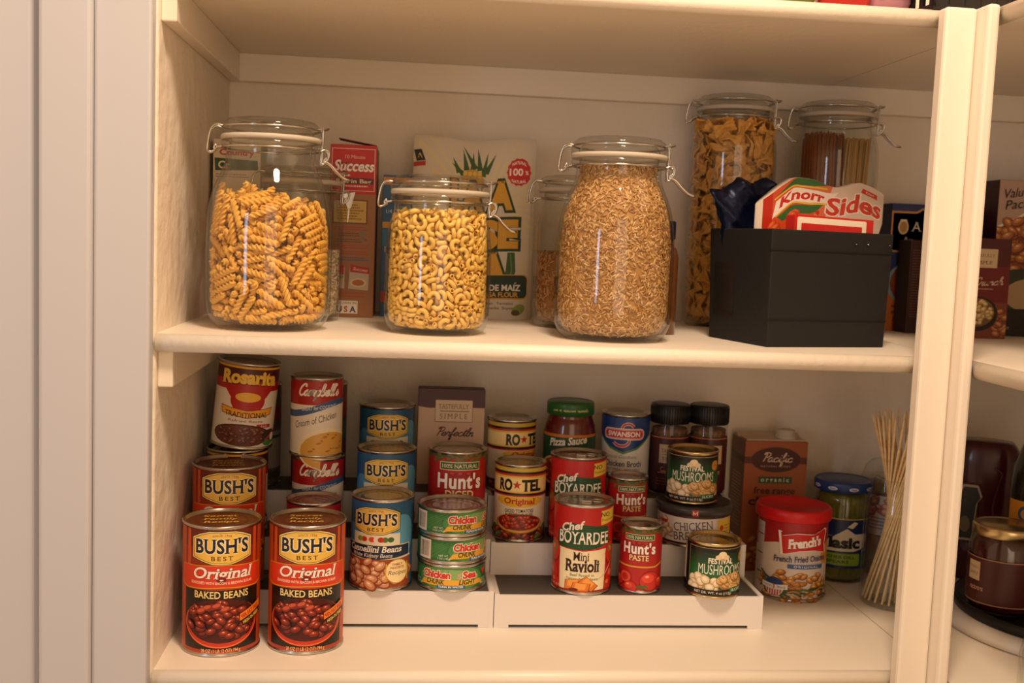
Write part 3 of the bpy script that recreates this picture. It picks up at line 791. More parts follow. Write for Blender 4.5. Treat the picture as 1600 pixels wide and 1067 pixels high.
food_can('ravioli_can', .4787, .1730, ZB + TR[0] + .0008, R7, H7, CHEF, 'red mini ravioli can in front on the lowest riser step', 'can', 'ravioli cans', 2, tab=True)
food_can('ravioli_can', .4822, .2490, ZB + TR[1] + .0008, R7, H7, CHEF, 'red ravioli can standing higher, right behind the front ravioli can', 'can', 'ravioli cans', -1, tab=True)

# --- mushrooms
R8, H8 = .0337, .0690
A = bg(R8, H8, '141210'); H = A.H
band(A, 7, H - 2, 'b89a58', -46, 46); band(A, 7.6, H - 2.6, '161a14', -45.3, 45.3)
n = 7
for i in range(n): band(A, 8, 24 + (H - 32) * (1 - i / n), ('18301c', '1a3a20', '1b4425', '1c4f2a', '1c582e', '1c6032', '1c6434')[i], -45, 45)
A.text('MUSHROOMS', 0, 26, 12.4, 'f0ead8', w_=60, bold=-.004)
A.text('FESTIVAL', -2, H - 20.5, 6.2, 'f2ecd8', w_=32, bold=.03, serif=True)
A.ell(0, H - 12.5, 9, 4, 'c9a070'); A.ell(0, H - 9.6, 5.2, 4.4, 'f0dcb8'); A.ell(-5, H - 12.6, 4, 3, 'e6cfa4'); A.ell(5, H - 12.6, 4, 3, 'e6cfa4')
A.ell(33, H - 14, 7, 6.8, 'c98a2a'); A.text('SLICED', 33, H - 15, 2.4, '7a3a10', w_=10, rot=-8)
A.beans(-24, 13, 22, 10, 26, 6.4, ('a88a5e', 'e2cda6', 'f4e6cb'), 3, .9, None)
A.beans(18, 14, 24, 11, 34, 7, ('9a6c34', 'd2a768', 'e8c894'), 4, .85, 'b9864a', .4)
A.rect(10, 4.5, 32, 10, '1c6434'); A.text('SLICED', 21, 5.7, 3.1, 'f2ecd8', w_=17)
band(A, 0, 7, '141210'); A.text('NET DR. WT. 4 oz (113g)', -10, 2, 3.0, 'e8dfc8', w_=46)
A.rect(10, 4, 32, 9.5, '1c6434'); A.text('SLICED', 21, 5.3, 3.1, 'f2ecd8', w_=17)
A.rect(-62, 14, -52, 50, 'd8cdb8'); A.ell(-56, 54, 5, 5, 'b98a3a')
MUSH = A
food_can('mushroom_can', .6420, .1585, ZB + TR[0] + .0008, R8, H8, MUSH, 'small dark green mushrooms can in front on the lowest riser step', 'can', 'small mushroom cans', 21, metal='gold')
# --- chicken breast can with a plastic cap
A = bg(.0487, .0480, '46201e'); H = A.H
band(A, 0, H - 5, 'cfc6ba', -74, 60); A.beans(-52, 16, 22, 14, 26, 6, ('8a6a58', 'c8a890', 'e2ccb6'), 5, .7, None)
band(A, 0, H - 5, 'd8d0c6', -30, 26); A.text('CHICKEN', -3, 19, 10.5, '35305c', w_=52, serif=True, rot=6); A.text('BREAST', -6, 6.4, 10.5, '35305c', w_=46, serif=True, rot=5)
band(A, 4, H - 6, 'd9b43e', 30, 58); A.ell(37, 22, 3.6, 3.6, 'c22a1c'); A.lines(42, 55, 24, 4, 4, '7a5a1c', 1.2); A.ell(44, 8, 10, 5, 'c88a3c'); A.ell(26, 14, 4, 5, 'd86a5a')
A.rect(-52, 24, -40, 28, 'b02a22'); band(A, 0, 2.4, '2a1a18')
t = food_can('chicken_can', .6385, .2440, ZB + TR[1] + .0008, .0490, .0480, A, 'wide chicken breast can with grey cap under a mushrooms can', turn=4)
cap = MB().lathe([(.0498, .0425), (.0512, .0425), (.0512, .0500), (.0500, .0522), (.0470, .0530), (.0455, .0522), (0, .0522), (0, .0510), (.0445, .0510), (.0498, .0495)], 64).build('snap_cap', pbr('smoke_plastic_cap', (58, 56, 54), .3), t)
m = Art(); m.rrect(-4.5, 0, 4.5, 8, .6, 'b5201e'); m.stroke([(-2.6, 1.6), (-2.6, 6), (0, 2.4), (2.6, 6), (2.6, 1.6)], 1.1, 'f3ece0', smooth=False)
me = wrap(m, 'red_emblem', .0513, .0428); me.materials.append(MAT['print']); lb = link('red_emblem', me, None, t); lb.rotation_euler.z = math.radians(-2)
food_can('mushroom_can', .6330, .2440, ZB + TR[1] + .0008 + .0534, R8, H8, MUSH, 'small dark green mushrooms can standing on the chicken can', 'can', 'small mushroom cans', 3, metal='gold')

# --- chicken broth
R9, H9 = .0350, .1110
A = bg(R9, H9, 'dcd8d2'); H = A.H
for c, d in (('5c8a3a', -2.2), ('223f7c', 0)):
    P = [(-52, H), (-46, H - 22 + d), (-20, H - 40 + d * 1.4), (0, H - 47 + d * 1.4), (20, H - 40 + d * 1.4), (46, H - 22 + d), (52, H)]
    A.poly(P, c)
band(A, H - 3, H, '223f7c')
A.stroke([(14, H - 12), (8, H - 8), (0, H - 10), (-3, H - 18), (4, H - 24), (8, H - 32), (2, H - 38), (-8, H - 38), (-14, H - 34)], 4.2, 'e8e2da'); A.stroke([(14, H - 12), (8, H - 8), (0, H - 10), (-3, H - 18), (4, H - 24), (8, H - 32), (2, H - 38), (-8, H - 38), (-14, H - 34)], 3, 'c4342c')
A.rrect(-31, H - 30, 31, H - 14.5, 7, 'f2ece4'); A.rrect(-30, H - 29, 30, H - 15.5, 6.5, 'c4342c'); A.rrect(-29, H - 28.2, 29, H - 16.3, 6, 'e9ddd2'); A.rrect(-28.4, H - 27.6, 28.4, H - 16.9, 5.5, 'bf302a')
A.text('SWANSON', 0, H - 25.4, 6.4, 'f8f2ea', w_=47, bold=.03)
A.text('Natural Goodness', -4, H - 56, 4.8, '6f8a4e', w_=46, ital=.3); A.text('Chicken Broth', 0, H - 67, 7.6, '26324c', w_=54, bold=.02)
A.text('FAT FREE - NO MSG', 0, H - 73, 3, '3c4658', w_=50); A.rect(-40, H - 86, 40, H - 77, '4c7a34'); A.ell(0, 8, 34, 10, 'c9a24a')
food_can('broth_can', .5620, .3420, ZB + TR[2] + .0008, R9, H9, A, 'white and blue chicken broth can on the top riser step', turn=-4)

# --- fried onions: card tube with a plastic lid
R10, H10 = .0468, .1180
A = bg(R10, H10, 'd8cabc'); A.H = 112; H = 112
band(A, 84, H, 'a51a1c')
P = [(u, 66 + 12 * math.cos(u / 40)) for u in range(-146, 147, 7)]
for i in range(len(P) - 1): A.poly([P[i], P[i + 1], (P[i + 1][0], 90), (P[i][0], 90)], 'a51a1c'); A.k -= 1
A.k += 1
A.ell(56, 62, 20, 14, 'd8952e', 30)
band(A, 0, 98, 'cfc0b6', -66, -48); 
for i in range(3): A.rect(-65, 28 + 26 * i, -49, 29.4 + 26 * i, '3a2420')
A.lines(-64, -50, 92, 30, 2.6, '8a7068', .8, 3)
A.beans(2, 16, 56, 26, 60, 6.6, ('7a4218', 'bf7a2e', 'd99a4c'), 12, .55, 'f0c67e', .3, top=36)
for i in range(16):
    rr = random.Random(i); x = rr.uniform(-48, 52); y = rr.uniform(2, 14); A.stroke([(x - 12, y + 2), (x, y + 3), (x + 12, y - 1)], 2.6, ('2c4420', '3d5a2a', '4c6a30')[i % 3])
for i in range(5): A.stroke([(-48 + i * 2, 34 - i * 6), (-36, 26 - i * 5), (-22, 22 - i * 4)], 2.4, ('314a22', '46622c')[i % 2])
for i in range(7):
    rr = random.Random(40 + i); x = rr.uniform(-30, 48); y = rr.uniform(4, 24); A.stroke([(x - 8, y), (x, y + 3), (x + 8, y + 1)], 2.2, 'b8702a')
F_ = [(-20, 62), (-24, 92), (-19, 91), (-18, 86), (0, 90), (22, 89), (40, 96), (44, 94), (41, 76), (43, 64), (24, 68), (4, 67), (-14, 62)]
A.poly([(x * 1.03 + .4, (y - 78) * 1.07 + 78) for x, y in F_], 'f2e2d6'); A.poly(F_, 'c81c20')
A.poly([(-20, 62), (-24, 92), (-21, 92), (-17, 62)], 'f2e2d6')
A.text("French's", 12, 72.5, 11.5, 'fbf2e8', w_=46, bold=.05, ital=.1, serif=True, rot=7, out='7c0f10', ow=.03)
A.text('French Fried Onions', 8, 52, 7.6, '2d3468', w_=74, bold=.02, ital=.05, serif=True, rot=3)
A.rect(-10, 42.5, 40, 48, '35558c'); A.text('ORIGINAL', 15, 43.8, 3.2, 'eef0f4', w_=34, space=1.3)
A.ell(-26, 15, 13, 13, 'dcd4cc'); A.ell(-26, 20, 12, 8, '2d4480'); A.ell(-26, 10, 10, 7, 'b8322c')
for i in range(5): A.rect(-34 + i * 3.6, 4, -32.4 + i * 3.6, 12, 'ece4dc')
A.poly([(-44, 13), (-44, 20), (-26, 17.6), (-8, 20), (-8, 13), (-26, 11)], 'e9e4de'); A.text("America's", -35.5, 14.4, 2.8, '2d4480', w_=13); A.text('1', -26, 12.6, 6.4, 'c22a22', bold=.04); A.text('Brand', -16, 14.2, 2.8, '2d4480', w_=10)
band(A, 0, 1.5, '6a5a4c')
t = thing('fried_onion_tub', (.7890, .2830, ZB), 'red and white fried onions tub with red lid right of the riser', 'tub', face_cam(.789, .283, 8))
MB().lathe([(0, .002), (R10 - .003, .002), (R10 - .001, 0), (R10, .001), (R10, .0035), (R10 - .001, .0045), (R10 - .001, H10), (0, H10)], 64).build('tub_body', MAT['tin'], t)
me = wrap(A, 'printed_wrapper', R10, .0045); me.materials.append(MAT['print']); link('printed_wrapper', me, None, t)
MB().lathe([(R10 + .0006, .1085), (.0500, .1085), (.0510, .1100), (.0513, .1180), (.0505, .1225), (.0485, .1245), (.0462, .1242), (.0445, .1215), (0, .1215), (0, .1195), (.0455, .1195), (R10 + .0006, .117)], 64).build('plastic_lid', MAT['redlid'], t)

# resting places of the pasta pieces: x, y, z in tenths of a millimetre, then the turn as x, y, z of a unit quaternion in hundredths
PASTA = {
 'fusilli': [
-440,-382,1292,75,-19,60,449,-365,1214,46,-67,-57,-271,81,1491,61,30,35,-44,-364,1448,-3,88,-31,559,-128,1298,11,52,31,432,353,1241,-74,29,59,-537,-194,1349,-21,-55,-28,307,311,1329,58,-30,47,-394,378,1417,47,-77,44,-555,36,1442,-11,-59,-24,-545,169,1342,34,71,-4,40,162,1398,-20,21,96,
280,-418,1382,-53,79,31,219,-231,1344,-32,88,-34,119,442,1276,60,-34,-54,231,-123,1357,60,46,-28,213,151,1377,27,95,12,384,14,1342,-33,-63,67,-243,-164,1486,-4,-45,-50,229,34,1355,-85,31,-29,-4,297,1417,94,-17,-3,-422,61,1357,-33,5,65,256,206,1353,25,83,47,-132,-453,1437,-89,-14,-8,
-63,151,1438,-1,64,72,69,-84,1399,86,-27,-29,-23,537,1410,64,8,-4,-96,-131,1427,-9,92,-30,-181,-219,1459,74,3,19,102,-503,1369,7,-20,3,-215,397,1437,54,36,-46,-346,241,1503,14,43,-72,-319,-386,1411,-18,37,80,-26,392,1437,-7,-10,97,-281,406,1400,86,50,-10,244,-567,436,-2,58,11,
387,-481,658,27,56,-61,446,-421,593,8,-43,30,-603,-70,780,15,50,55,-605,3,653,-3,-30,-64,241,-555,1133,-38,-59,-15,601,-54,675,-60,-57,35,-416,-437,612,39,89,-21,589,-128,960,45,33,54,585,-146,813,47,33,52,-554,-234,1177,60,38,-68,597,-74,747,-39,-38,54,-414,-436,534,74,-39,-7,
569,-194,583,-51,55,-59,-411,-437,459,7,55,73,93,-592,353,15,-92,25,-229,-553,330,46,-52,14,-506,-319,1196,45,58,-50,-584,-124,335,-26,-1,77,-597,20,352,-29,-1,69,-505,-318,331,-16,-9,-49,595,7,362,-40,-36,61,423,-417,343,-44,36,-81,591,50,287,-38,-37,64,576,-136,887,80,58,13,
520,-281,1092,-64,-50,19,485,-338,994,-82,-51,0,476,-340,1148,85,41,28,-290,-508,1256,5,-74,33,441,-380,731,-49,39,77,572,-82,222,-4,1,66,-342,-462,1079,12,66,-6,-120,-560,909,-18,-92,33,3,-570,1286,-87,-11,-16,-521,-229,222,45,68,47,-168,-543,246,2,78,39,-520,-225,906,58,3,-48,
-566,0,568,-15,8,-78,17,-566,972,-83,-5,16,154,-544,186,-14,88,45,-562,-60,1355,62,55,-54,-82,-559,630,-11,-82,52,-122,-547,767,-14,-18,95,480,-286,934,-34,-44,45,81,-551,1080,-95,-13,25,464,-308,524,9,-36,-87,-538,-141,886,53,7,-49,554,28,822,-39,44,-65,446,-328,144,18,-36,-82,
-110,-541,395,43,-60,4,538,-120,622,81,57,-5,-548,-54,504,9,16,61,185,-516,725,12,-94,-21,535,-116,321,-54,45,-50,167,-519,633,40,-86,12,318,-442,901,4,-51,22,-350,-415,770,-33,51,-2,99,-533,282,-87,-16,22,-541,-8,142,-61,-58,38,-524,-128,442,7,18,70,-532,-87,1008,79,-55,-17,
-47,-537,851,9,79,-60,-522,-125,579,-56,62,-48,-40,-534,553,-51,-14,-9,515,-145,1240,-20,37,47,-417,-334,615,-84,39,6,495,-194,568,-14,-2,-81,438,-301,835,36,-58,-61,-530,-16,631,-25,-8,59,260,-460,396,-55,-15,31,-363,-383,943,-48,-7,-82,521,-82,688,-60,52,-55,-458,-250,302,-55,-83,9,
41,-518,1029,-95,-17,23,42,-518,401,-85,24,-42,-498,-143,1235,32,79,33,-206,-475,382,-57,6,61,-446,-264,1174,-70,30,-38,501,-130,181,-5,-12,-79,-325,-401,364,-41,-38,69,-84,-508,205,-25,-58,75,-498,-127,371,63,74,12,-77,-508,1024,-10,-24,-93,503,-101,254,67,-73,7,217,-463,324,6,45,89,
511,10,1129,-9,19,-85,455,-229,1244,-77,-17,55,504,-70,902,52,-79,-27,9,-509,490,-53,-8,-18,245,-444,1280,-5,38,-90,141,-488,854,49,-21,1,-126,-490,706,19,51,79,-11,-505,120,-7,3,-99,-81,-497,1392,-15,88,45,-490,-109,773,32,-65,-61,-484,-131,515,77,61,5,-500,17,1085,-30,49,-69,
-121,-485,969,20,-80,-50,-326,-377,283,-17,1,-69,-224,-445,1332,74,-39,-53,446,-222,413,-11,16,83,322,-379,119,-4,4,44,376,-326,638,-35,68,60,-368,-334,670,-52,53,-64,-492,-62,1312,-31,26,74,-431,-244,1061,60,-79,12,-456,-191,230,42,66,50,417,-267,1042,-67,-22,-64,381,-314,203,-45,7,-60,
488,-74,377,39,59,52,446,-208,511,-29,52,-80,-465,-156,943,-3,-14,77,488,-5,722,-20,1,-78,456,-172,1043,65,4,20,106,-475,470,82,-18,8,64,-481,239,-18,19,19,390,-287,449,-16,-64,62,477,-83,1051,-79,-15,12,340,-342,462,-62,32,-24,-460,-145,153,-33,41,-64,297,-379,1054,-79,57,-23,
172,-450,1102,63,-76,18,-403,-262,996,76,44,24,-172,-448,1239,87,-35,-34,394,-272,376,2,11,-22,387,-277,281,19,-39,-68,-450,-151,442,53,63,37,-474,-24,678,75,60,11,458,-124,601,31,-59,-57,273,-388,978,-63,-52,51,355,-314,1042,-56,28,69,-351,-318,988,65,53,-40,-460,-112,1086,-4,-8,57,
-29,-472,1083,20,-92,34,472,33,108,-11,12,-69,139,-452,766,-10,84,-49,112,-458,684,98,13,14,298,-364,1165,72,-58,7,-265,-388,996,-30,-32,-64,238,-404,1206,64,20,71,164,-439,1177,51,60,32,-275,-377,1232,67,37,-5,-188,-427,447,-47,2,-87,-59,-459,873,-3,86,49,-415,-203,378,-42,-38,64,
454,-88,1198,-41,73,-47,-456,-71,284,-47,26,-47,-14,-461,577,1,-98,-17,-426,-178,1333,20,-72,-30,-426,-177,1202,79,-55,3,451,-88,308,46,-52,-40,446,-96,674,-28,-9,65,-446,-95,882,-58,-79,13,-314,-327,199,50,-86,-3,247,-378,874,-3,94,-31,-307,-330,1132,42,-53,-35,436,-108,452,4,4,-99,
-117,-433,1291,-50,-44,62,290,-342,659,82,-46,33,247,-374,187,76,-36,-8,-75,-441,1179,-39,-21,-14,-229,-382,876,13,-44,-87,-358,-260,170,15,7,52,-289,-334,129,-79,-60,12,441,-27,454,0,71,-67,-366,-244,456,57,-61,-29,-234,-370,340,-27,75,21,-248,-359,778,1,23,62,435,-22,177,65,-74,-16,
264,-347,424,-12,-27,-52,330,-282,1217,34,69,-11,-369,-228,1339,-10,-56,-50,407,-146,853,-79,-60,-4,-432,21,599,48,-67,-40,151,-404,630,-16,5,0,-425,-38,1276,68,-55,26,-289,-312,447,-8,-4,72,-424,-22,230,-68,45,-33,-387,-172,807,-9,23,-62,-295,-303,553,1,77,-63,319,-277,246,-54,58,-53,
-111,-405,913,-3,-60,-75,-402,-119,105,-63,-55,37,-91,-405,98,-20,0,1,78,-408,410,-17,-16,-13,-142,-390,671,1,84,48,-401,-102,498,-50,-24,56,270,-312,837,-65,36,15,-1,-412,501,-20,3,16,113,-396,1110,-50,38,-67,-397,-98,572,-68,70,-21,-407,-41,699,4,15,59,376,-154,644,-32,-4,61,
-404,-40,933,61,77,17,403,-49,98,41,-39,-57,-385,-122,652,-22,-1,64,-334,-216,736,14,5,78,45,-392,243,-62,1,0,-147,-366,801,29,-4,-47,392,-1,515,-3,6,79,334,-204,306,-58,69,-41,-86,-380,171,18,-3,-16,-380,-85,1148,65,-65,-34,11,-389,572,1,-99,-16,-348,-171,1421,-43,-56,-71,
-261,-282,1195,57,-22,78,360,-119,785,42,-46,-64,-209,-313,991,-32,-16,76,101,-362,772,3,-90,-43,236,-289,98,-58,79,-15,67,-365,1027,8,-89,-40,371,0,909,-37,12,-78,169,-328,365,56,-51,31,292,-225,849,27,-30,28,24,-366,1213,-6,69,72,307,-200,1221,-76,-9,-54,-318,-178,313,7,18,82,
47,-360,1109,-7,-20,-75,330,-147,708,-26,-15,49,358,-39,1257,33,-30,-51,-293,-207,882,52,-65,39,97,-340,1290,-17,38,-87,52,-348,1394,-82,48,18,-346,-22,1394,-75,58,11,-244,-165,1272,26,20,-87,273,26,1297,-43,-82,39,-171,-206,1208,19,92,-30,30,-262,1365,-23,-40,28,-117,-224,1403,-97,-23,-9,
103,-224,1223,12,-2,97,-79,-224,1338,-14,72,-64,-123,-162,1321,-56,-36,11,146,-49,1282,26,36,77,82,-86,1269,-8,1,84,110,-12,1206,36,28,67,74,-10,1352,-21,69,-56,-30,-35,1295,-23,-35,35,278,343,132,60,-69,-36,-267,436,126,-7,-7,-99,89,450,98,10,98,18,-323,222,99,32,-46,-68,
217,387,170,13,-15,-73,-230,456,202,-58,11,5,-402,89,172,-40,-74,49,378,116,176,70,62,8,-423,163,99,-10,15,-81,21,532,135,42,-1,-9,70,378,98,-55,6,-9,332,195,103,67,59,31,-561,118,214,-36,-35,54,510,214,171,-45,-69,41,-58,510,203,-6,-94,34,392,172,245,76,-33,-1,
-283,265,240,88,44,16,-350,289,205,-33,79,-51,-378,357,221,-34,74,58,-176,492,272,-34,5,-6,447,428,433,-42,-52,-41,315,493,250,-16,-74,59,471,238,252,-23,-53,67,6,391,172,-8,81,-58,-35,578,222,-99,2,14,353,285,239,49,-49,72,65,381,247,8,97,-21,330,354,252,-43,32,48,
-477,131,304,18,32,81,-393,298,293,63,78,2,-294,465,356,12,-97,-18,377,402,442,70,-28,60,181,506,251,-61,27,-23,-448,225,317,-41,6,-58,328,462,440,36,56,-65,520,179,343,48,-65,-27,-315,328,417,16,14,86,367,229,355,43,-65,-53,37,594,343,56,-7,1,442,218,352,29,6,53,
167,500,327,1,-20,12,101,399,333,-9,-59,78,-345,221,383,-34,-6,-78,-579,150,428,9,-19,-77,-354,429,591,64,-26,33,-15,368,316,-16,-85,49,582,137,425,34,47,63,-499,223,376,49,-68,-42,443,196,434,49,50,52,-588,119,501,37,36,52,376,110,407,57,-35,-57,149,414,401,24,-25,-32,
-473,203,447,35,27,70,-89,387,391,-97,-7,-6,-303,527,610,16,32,17,-432,342,700,-35,-60,27,-303,448,467,-8,29,48,251,371,592,26,-43,-76,245,420,428,-45,9,-37,288,333,513,64,-60,-34,-250,406,568,-64,-55,16,-244,553,480,50,33,0,553,230,492,68,-47,-29,483,211,499,-5,-18,81,
-450,220,521,22,21,-1,254,501,729,36,46,-64,45,491,447,-81,-17,-7,582,198,929,72,-42,52,-429,348,524,-46,-70,-39,34,563,428,21,23,-94,417,434,656,-75,35,-15,-529,191,648,42,-60,-42,-163,484,446,21,6,37,-375,365,655,-37,80,-9,559,224,565,-48,-68,48,-587,189,958,-25,65,30,
-166,483,550,-15,53,-63,-104,381,469,20,-15,-92,417,183,521,63,-37,-42,-489,196,711,17,36,68,-331,522,809,80,30,-46,-85,485,536,52,-82,-17,443,409,725,37,75,52,-520,190,777,-57,-44,44,-530,292,1127,21,67,-40,196,582,570,26,-60,65,489,205,571,-80,56,-5,-523,325,976,42,45,-62,
366,174,578,-51,-83,16,306,484,937,26,-60,39,137,502,560,51,75,43,400,239,623,45,70,49,53,609,752,92,-9,35,174,542,694,-83,12,40,-423,261,769,-67,58,33,228,469,923,1,32,-46,67,489,539,-23,34,-38,-313,219,611,69,-70,-11,18,511,647,18,62,76,228,467,836,0,34,-52,
44,439,594,-97,21,2,-443,426,996,41,-56,38,-544,91,856,4,-10,-81,-77,470,682,-72,15,-8,351,186,669,-57,-78,11,-520,142,929,83,53,6,-486,55,816,26,27,54,-326,512,1125,-61,-28,-65,242,561,1071,-3,-79,-2,605,76,1016,-67,-11,70,391,263,732,-10,-38,71,-259,365,667,22,-92,-23,
414,423,1194,-6,-83,24,442,425,919,-52,-54,-65,-191,334,688,32,-79,51,-263,545,1147,10,-71,1,180,456,774,80,-22,-51,402,446,1104,-48,-54,-67,-471,215,994,-13,-6,62,27,538,863,-78,-45,-30,480,276,668,91,-37,-15,433,350,780,11,15,-56,450,322,969,-45,-26,85,4,531,722,9,4,-26,
355,87,732,-58,79,15,-372,411,978,71,-6,68,460,167,787,29,-9,-80,-414,141,1016,-59,73,-27,-210,383,744,-2,-82,-57,517,102,763,43,-76,-33,-360,83,958,-62,46,-44,-270,374,829,-64,-47,40,-403,307,1373,-52,-7,53,-453,337,1322,40,47,24,-44,502,887,-75,30,-19,501,195,898,-53,-58,34,
-370,83,883,27,46,66,-541,100,1083,47,32,42,-353,95,1036,-3,4,-78,180,346,846,13,69,57,508,59,979,-68,70,-14,-174,455,816,48,-61,-50,485,263,1188,-39,69,24,325,305,953,27,-60,44,-94,478,806,51,37,48,425,139,914,59,70,15,-185,430,890,52,-12,-33,-185,515,999,87,38,-3,
-208,355,891,-23,-78,51,255,248,1041,-30,79,32,-75,433,875,-72,35,-10,405,113,997,57,-73,-18,372,356,1172,-74,25,60,361,114,1061,-59,-65,47,442,131,1058,-37,23,-46,356,182,1121,-98,-1,-20,223,458,1017,13,3,-26,-156,522,1199,64,-10,39,-376,307,1281,-6,71,56,239,336,948,41,21,20,
246,452,1201,-66,-53,-40,-521,163,1156,-31,51,-71,105,345,1026,-70,4,-6,486,119,1125,28,38,28,-309,399,1223,-64,-37,-10,-92,504,1011,-30,83,-34,355,130,1180,-18,31,93,-207,483,1241,61,-6,47,343,202,1196,19,6,-98,-41,487,959,-43,-35,46,569,97,1247,-66,36,-58,-271,334,1116,3,96,12,
-52,537,1112,-77,-6,-16,171,78,1189,66,-55,-16,146,240,1207,-25,-35,-80,-22,343,1180,57,23,47,411,289,1271,-66,31,68,-152,43,1228,-42,43,-62,-486,52,1289,24,-77,-10,-303,266,1115,-1,85,50,-4,428,1052,4,-1,100,-385,110,1231,0,51,53,463,87,1297,-84,54,7,-131,293,1312,3,-89,35,
201,409,1243,22,60,-51,-454,201,1219,9,-42,-83,-37,133,1215,-23,-24,-84,178,490,1231,12,-60,33,-314,74,1224,-49,39,-63,-284,70,1296,23,-21,-57,-97,243,1386,45,-32,73,388,89,1277,33,-22,-53,-225,47,1206,-15,-1,63,-172,106,1399,-95,29,12,-178,256,1263,20,-35,-53,202,276,1277,-45,-79,21,
-470,133,1370,-13,-33,-62,-37,359,1259,-91,9,-36,-238,200,1250,-77,57,-25,-269,28,1423,-49,-63,59,27,186,1246,5,36,38,-39,438,1247,72,-37,26,-243,216,1321,-63,-59,42,78,376,1186,-68,-24,60,295,392,1215,-54,35,48,-68,344,1340,-67,38,-28,49,596,1187,-45,47,40,-5,456,1397,37,63,-64,
25,488,1307,45,45,-77,-184,38,1440,-51,-67,-29,
 ],
 'macaroni': [
80,490,1351,30,3,95,245,422,1375,87,-3,-21,-23,411,1390,38,-91,10,-274,-173,1363,29,-90,-33,-284,417,1317,37,-76,53,372,229,1350,-49,31,-67,-170,-322,1348,5,25,-96,-274,-399,1363,99,0,6,-385,-210,1344,-37,25,46,462,-159,1346,-87,-49,-7,153,277,1395,40,-87,-22,-159,106,1353,-35,-11,14,
116,403,1348,-39,-80,-30,-167,-99,1359,-79,56,20,-212,261,1342,-79,-49,37,-126,-435,1359,46,-88,5,-12,-475,1349,25,78,55,-49,-190,1332,58,77,24,-150,454,1356,59,67,-2,148,-420,1299,-81,35,-41,62,-10,1335,40,71,56,351,358,1337,-47,-36,-77,-237,377,1354,43,-81,-30,-114,241,1347,75,-65,-2,
-362,-304,1344,95,16,22,-380,318,1332,54,32,52,294,261,1367,-71,64,6,-394,164,1316,-56,36,-58,-296,36,1355,97,18,-5,64,217,1370,-64,75,-18,-443,-126,1325,23,3,-95,423,61,1318,-72,-65,-23,-511,-33,1296,-47,-45,59,-449,243,1310,9,69,-19,-278,133,1348,-18,30,-92,79,93,1358,1,-12,-46,
269,-197,1333,-17,21,-87,341,42,1349,-9,-25,96,-101,-42,1339,-25,26,-50,58,-199,1327,36,54,4,185,208,1358,-34,8,91,-18,260,1348,53,-84,7,22,-438,1313,-80,6,-35,130,-150,1326,-61,-60,49,273,158,1366,92,-20,32,344,-229,1367,-41,87,-23,498,85,1350,-40,31,-58,382,-62,1359,-16,37,-67,
-478,135,1291,-4,-42,-65,-290,203,1321,-6,26,-77,-67,-331,1320,-17,-12,91,66,-313,1297,1,33,-39,202,-93,1335,-12,-10,94,9,-85,1352,36,20,-3,507,-27,1312,-60,31,-66,-49,-536,443,71,0,-7,-537,33,505,-63,32,-66,414,-344,638,59,40,19,-329,-425,440,29,64,69,-329,-425,346,68,-20,-26,
-431,-321,616,69,11,-64,-168,-511,521,-29,-63,-72,-345,-412,664,-44,-55,71,-528,-98,538,48,-53,-36,518,-144,533,48,54,29,398,-361,342,11,-70,-56,341,-414,791,-71,5,50,-498,-201,672,-60,38,-42,534,-58,317,-36,-61,27,244,-477,422,28,-59,-75,-162,-511,246,-22,-60,-77,451,-289,864,-63,-34,33,
190,-501,708,62,39,-15,-189,-501,810,52,-50,30,-510,-163,844,35,-63,-11,97,-526,853,-26,63,72,482,-233,486,-45,46,-72,26,-534,937,59,-37,43,534,2,232,-46,57,-43,276,-457,927,55,43,-11,8,-532,330,23,53,-78,-508,-158,985,-8,72,13,517,-123,217,-64,-17,68,516,-128,1015,68,-13,72,
-530,-39,1013,-48,-49,54,-388,-362,995,-43,59,10,158,-506,1015,-45,57,64,-220,-481,1023,-67,28,0,-442,-291,1075,61,32,-72,527,-49,1039,9,70,1,-159,-505,922,79,-6,-18,343,-403,1077,26,64,-35,-189,-493,1096,69,1,-27,-358,-388,1091,-58,-43,-68,-296,-437,968,-59,53,16,-458,-260,398,-32,-45,81,
-519,-84,1095,46,56,52,278,-444,648,-16,50,24,523,30,356,64,-45,54,240,-465,1147,70,1,33,-103,-513,1166,42,-54,48,414,-320,525,33,-78,16,111,-511,540,-4,39,9,310,-421,691,-15,49,26,34,-521,1175,-69,26,30,516,-82,382,-62,72,21,-62,-518,713,-36,-54,-29,126,-507,278,11,-93,2,
171,-493,629,14,-91,3,295,-430,310,1,1,30,-521,-19,437,63,71,-4,-476,-211,449,54,81,-17,-520,-38,1190,51,-46,-51,-451,-260,784,51,70,-40,-171,-492,420,80,21,-17,-506,-121,307,-61,-78,-2,-520,-14,249,69,71,-1,325,-407,567,-36,88,28,-323,-408,817,32,95,-2,520,2,526,68,-70,-11,
520,-13,826,-68,69,17,520,-13,617,-45,2,70,-515,-68,613,65,74,-13,-200,-479,1209,-72,-14,-39,519,-24,1200,66,-32,-61,-375,-359,540,-45,-37,72,-97,-510,1009,59,51,-60,453,-253,779,-30,37,-87,-290,-430,539,-29,-47,73,421,-302,982,30,-50,41,344,-387,239,32,-41,33,-19,-517,837,-84,-6,24,
390,-340,1037,27,-62,32,513,-70,722,47,79,10,516,-33,938,17,-19,67,-427,-291,1212,-62,47,-20,266,-442,1047,-50,32,72,95,-507,1251,-12,65,-75,-461,-230,943,-74,7,66,-428,-287,162,-47,-50,64,-225,-463,721,-81,27,37,506,-96,598,26,83,-20,474,-199,408,40,-78,-43,149,-492,574,90,21,-39,
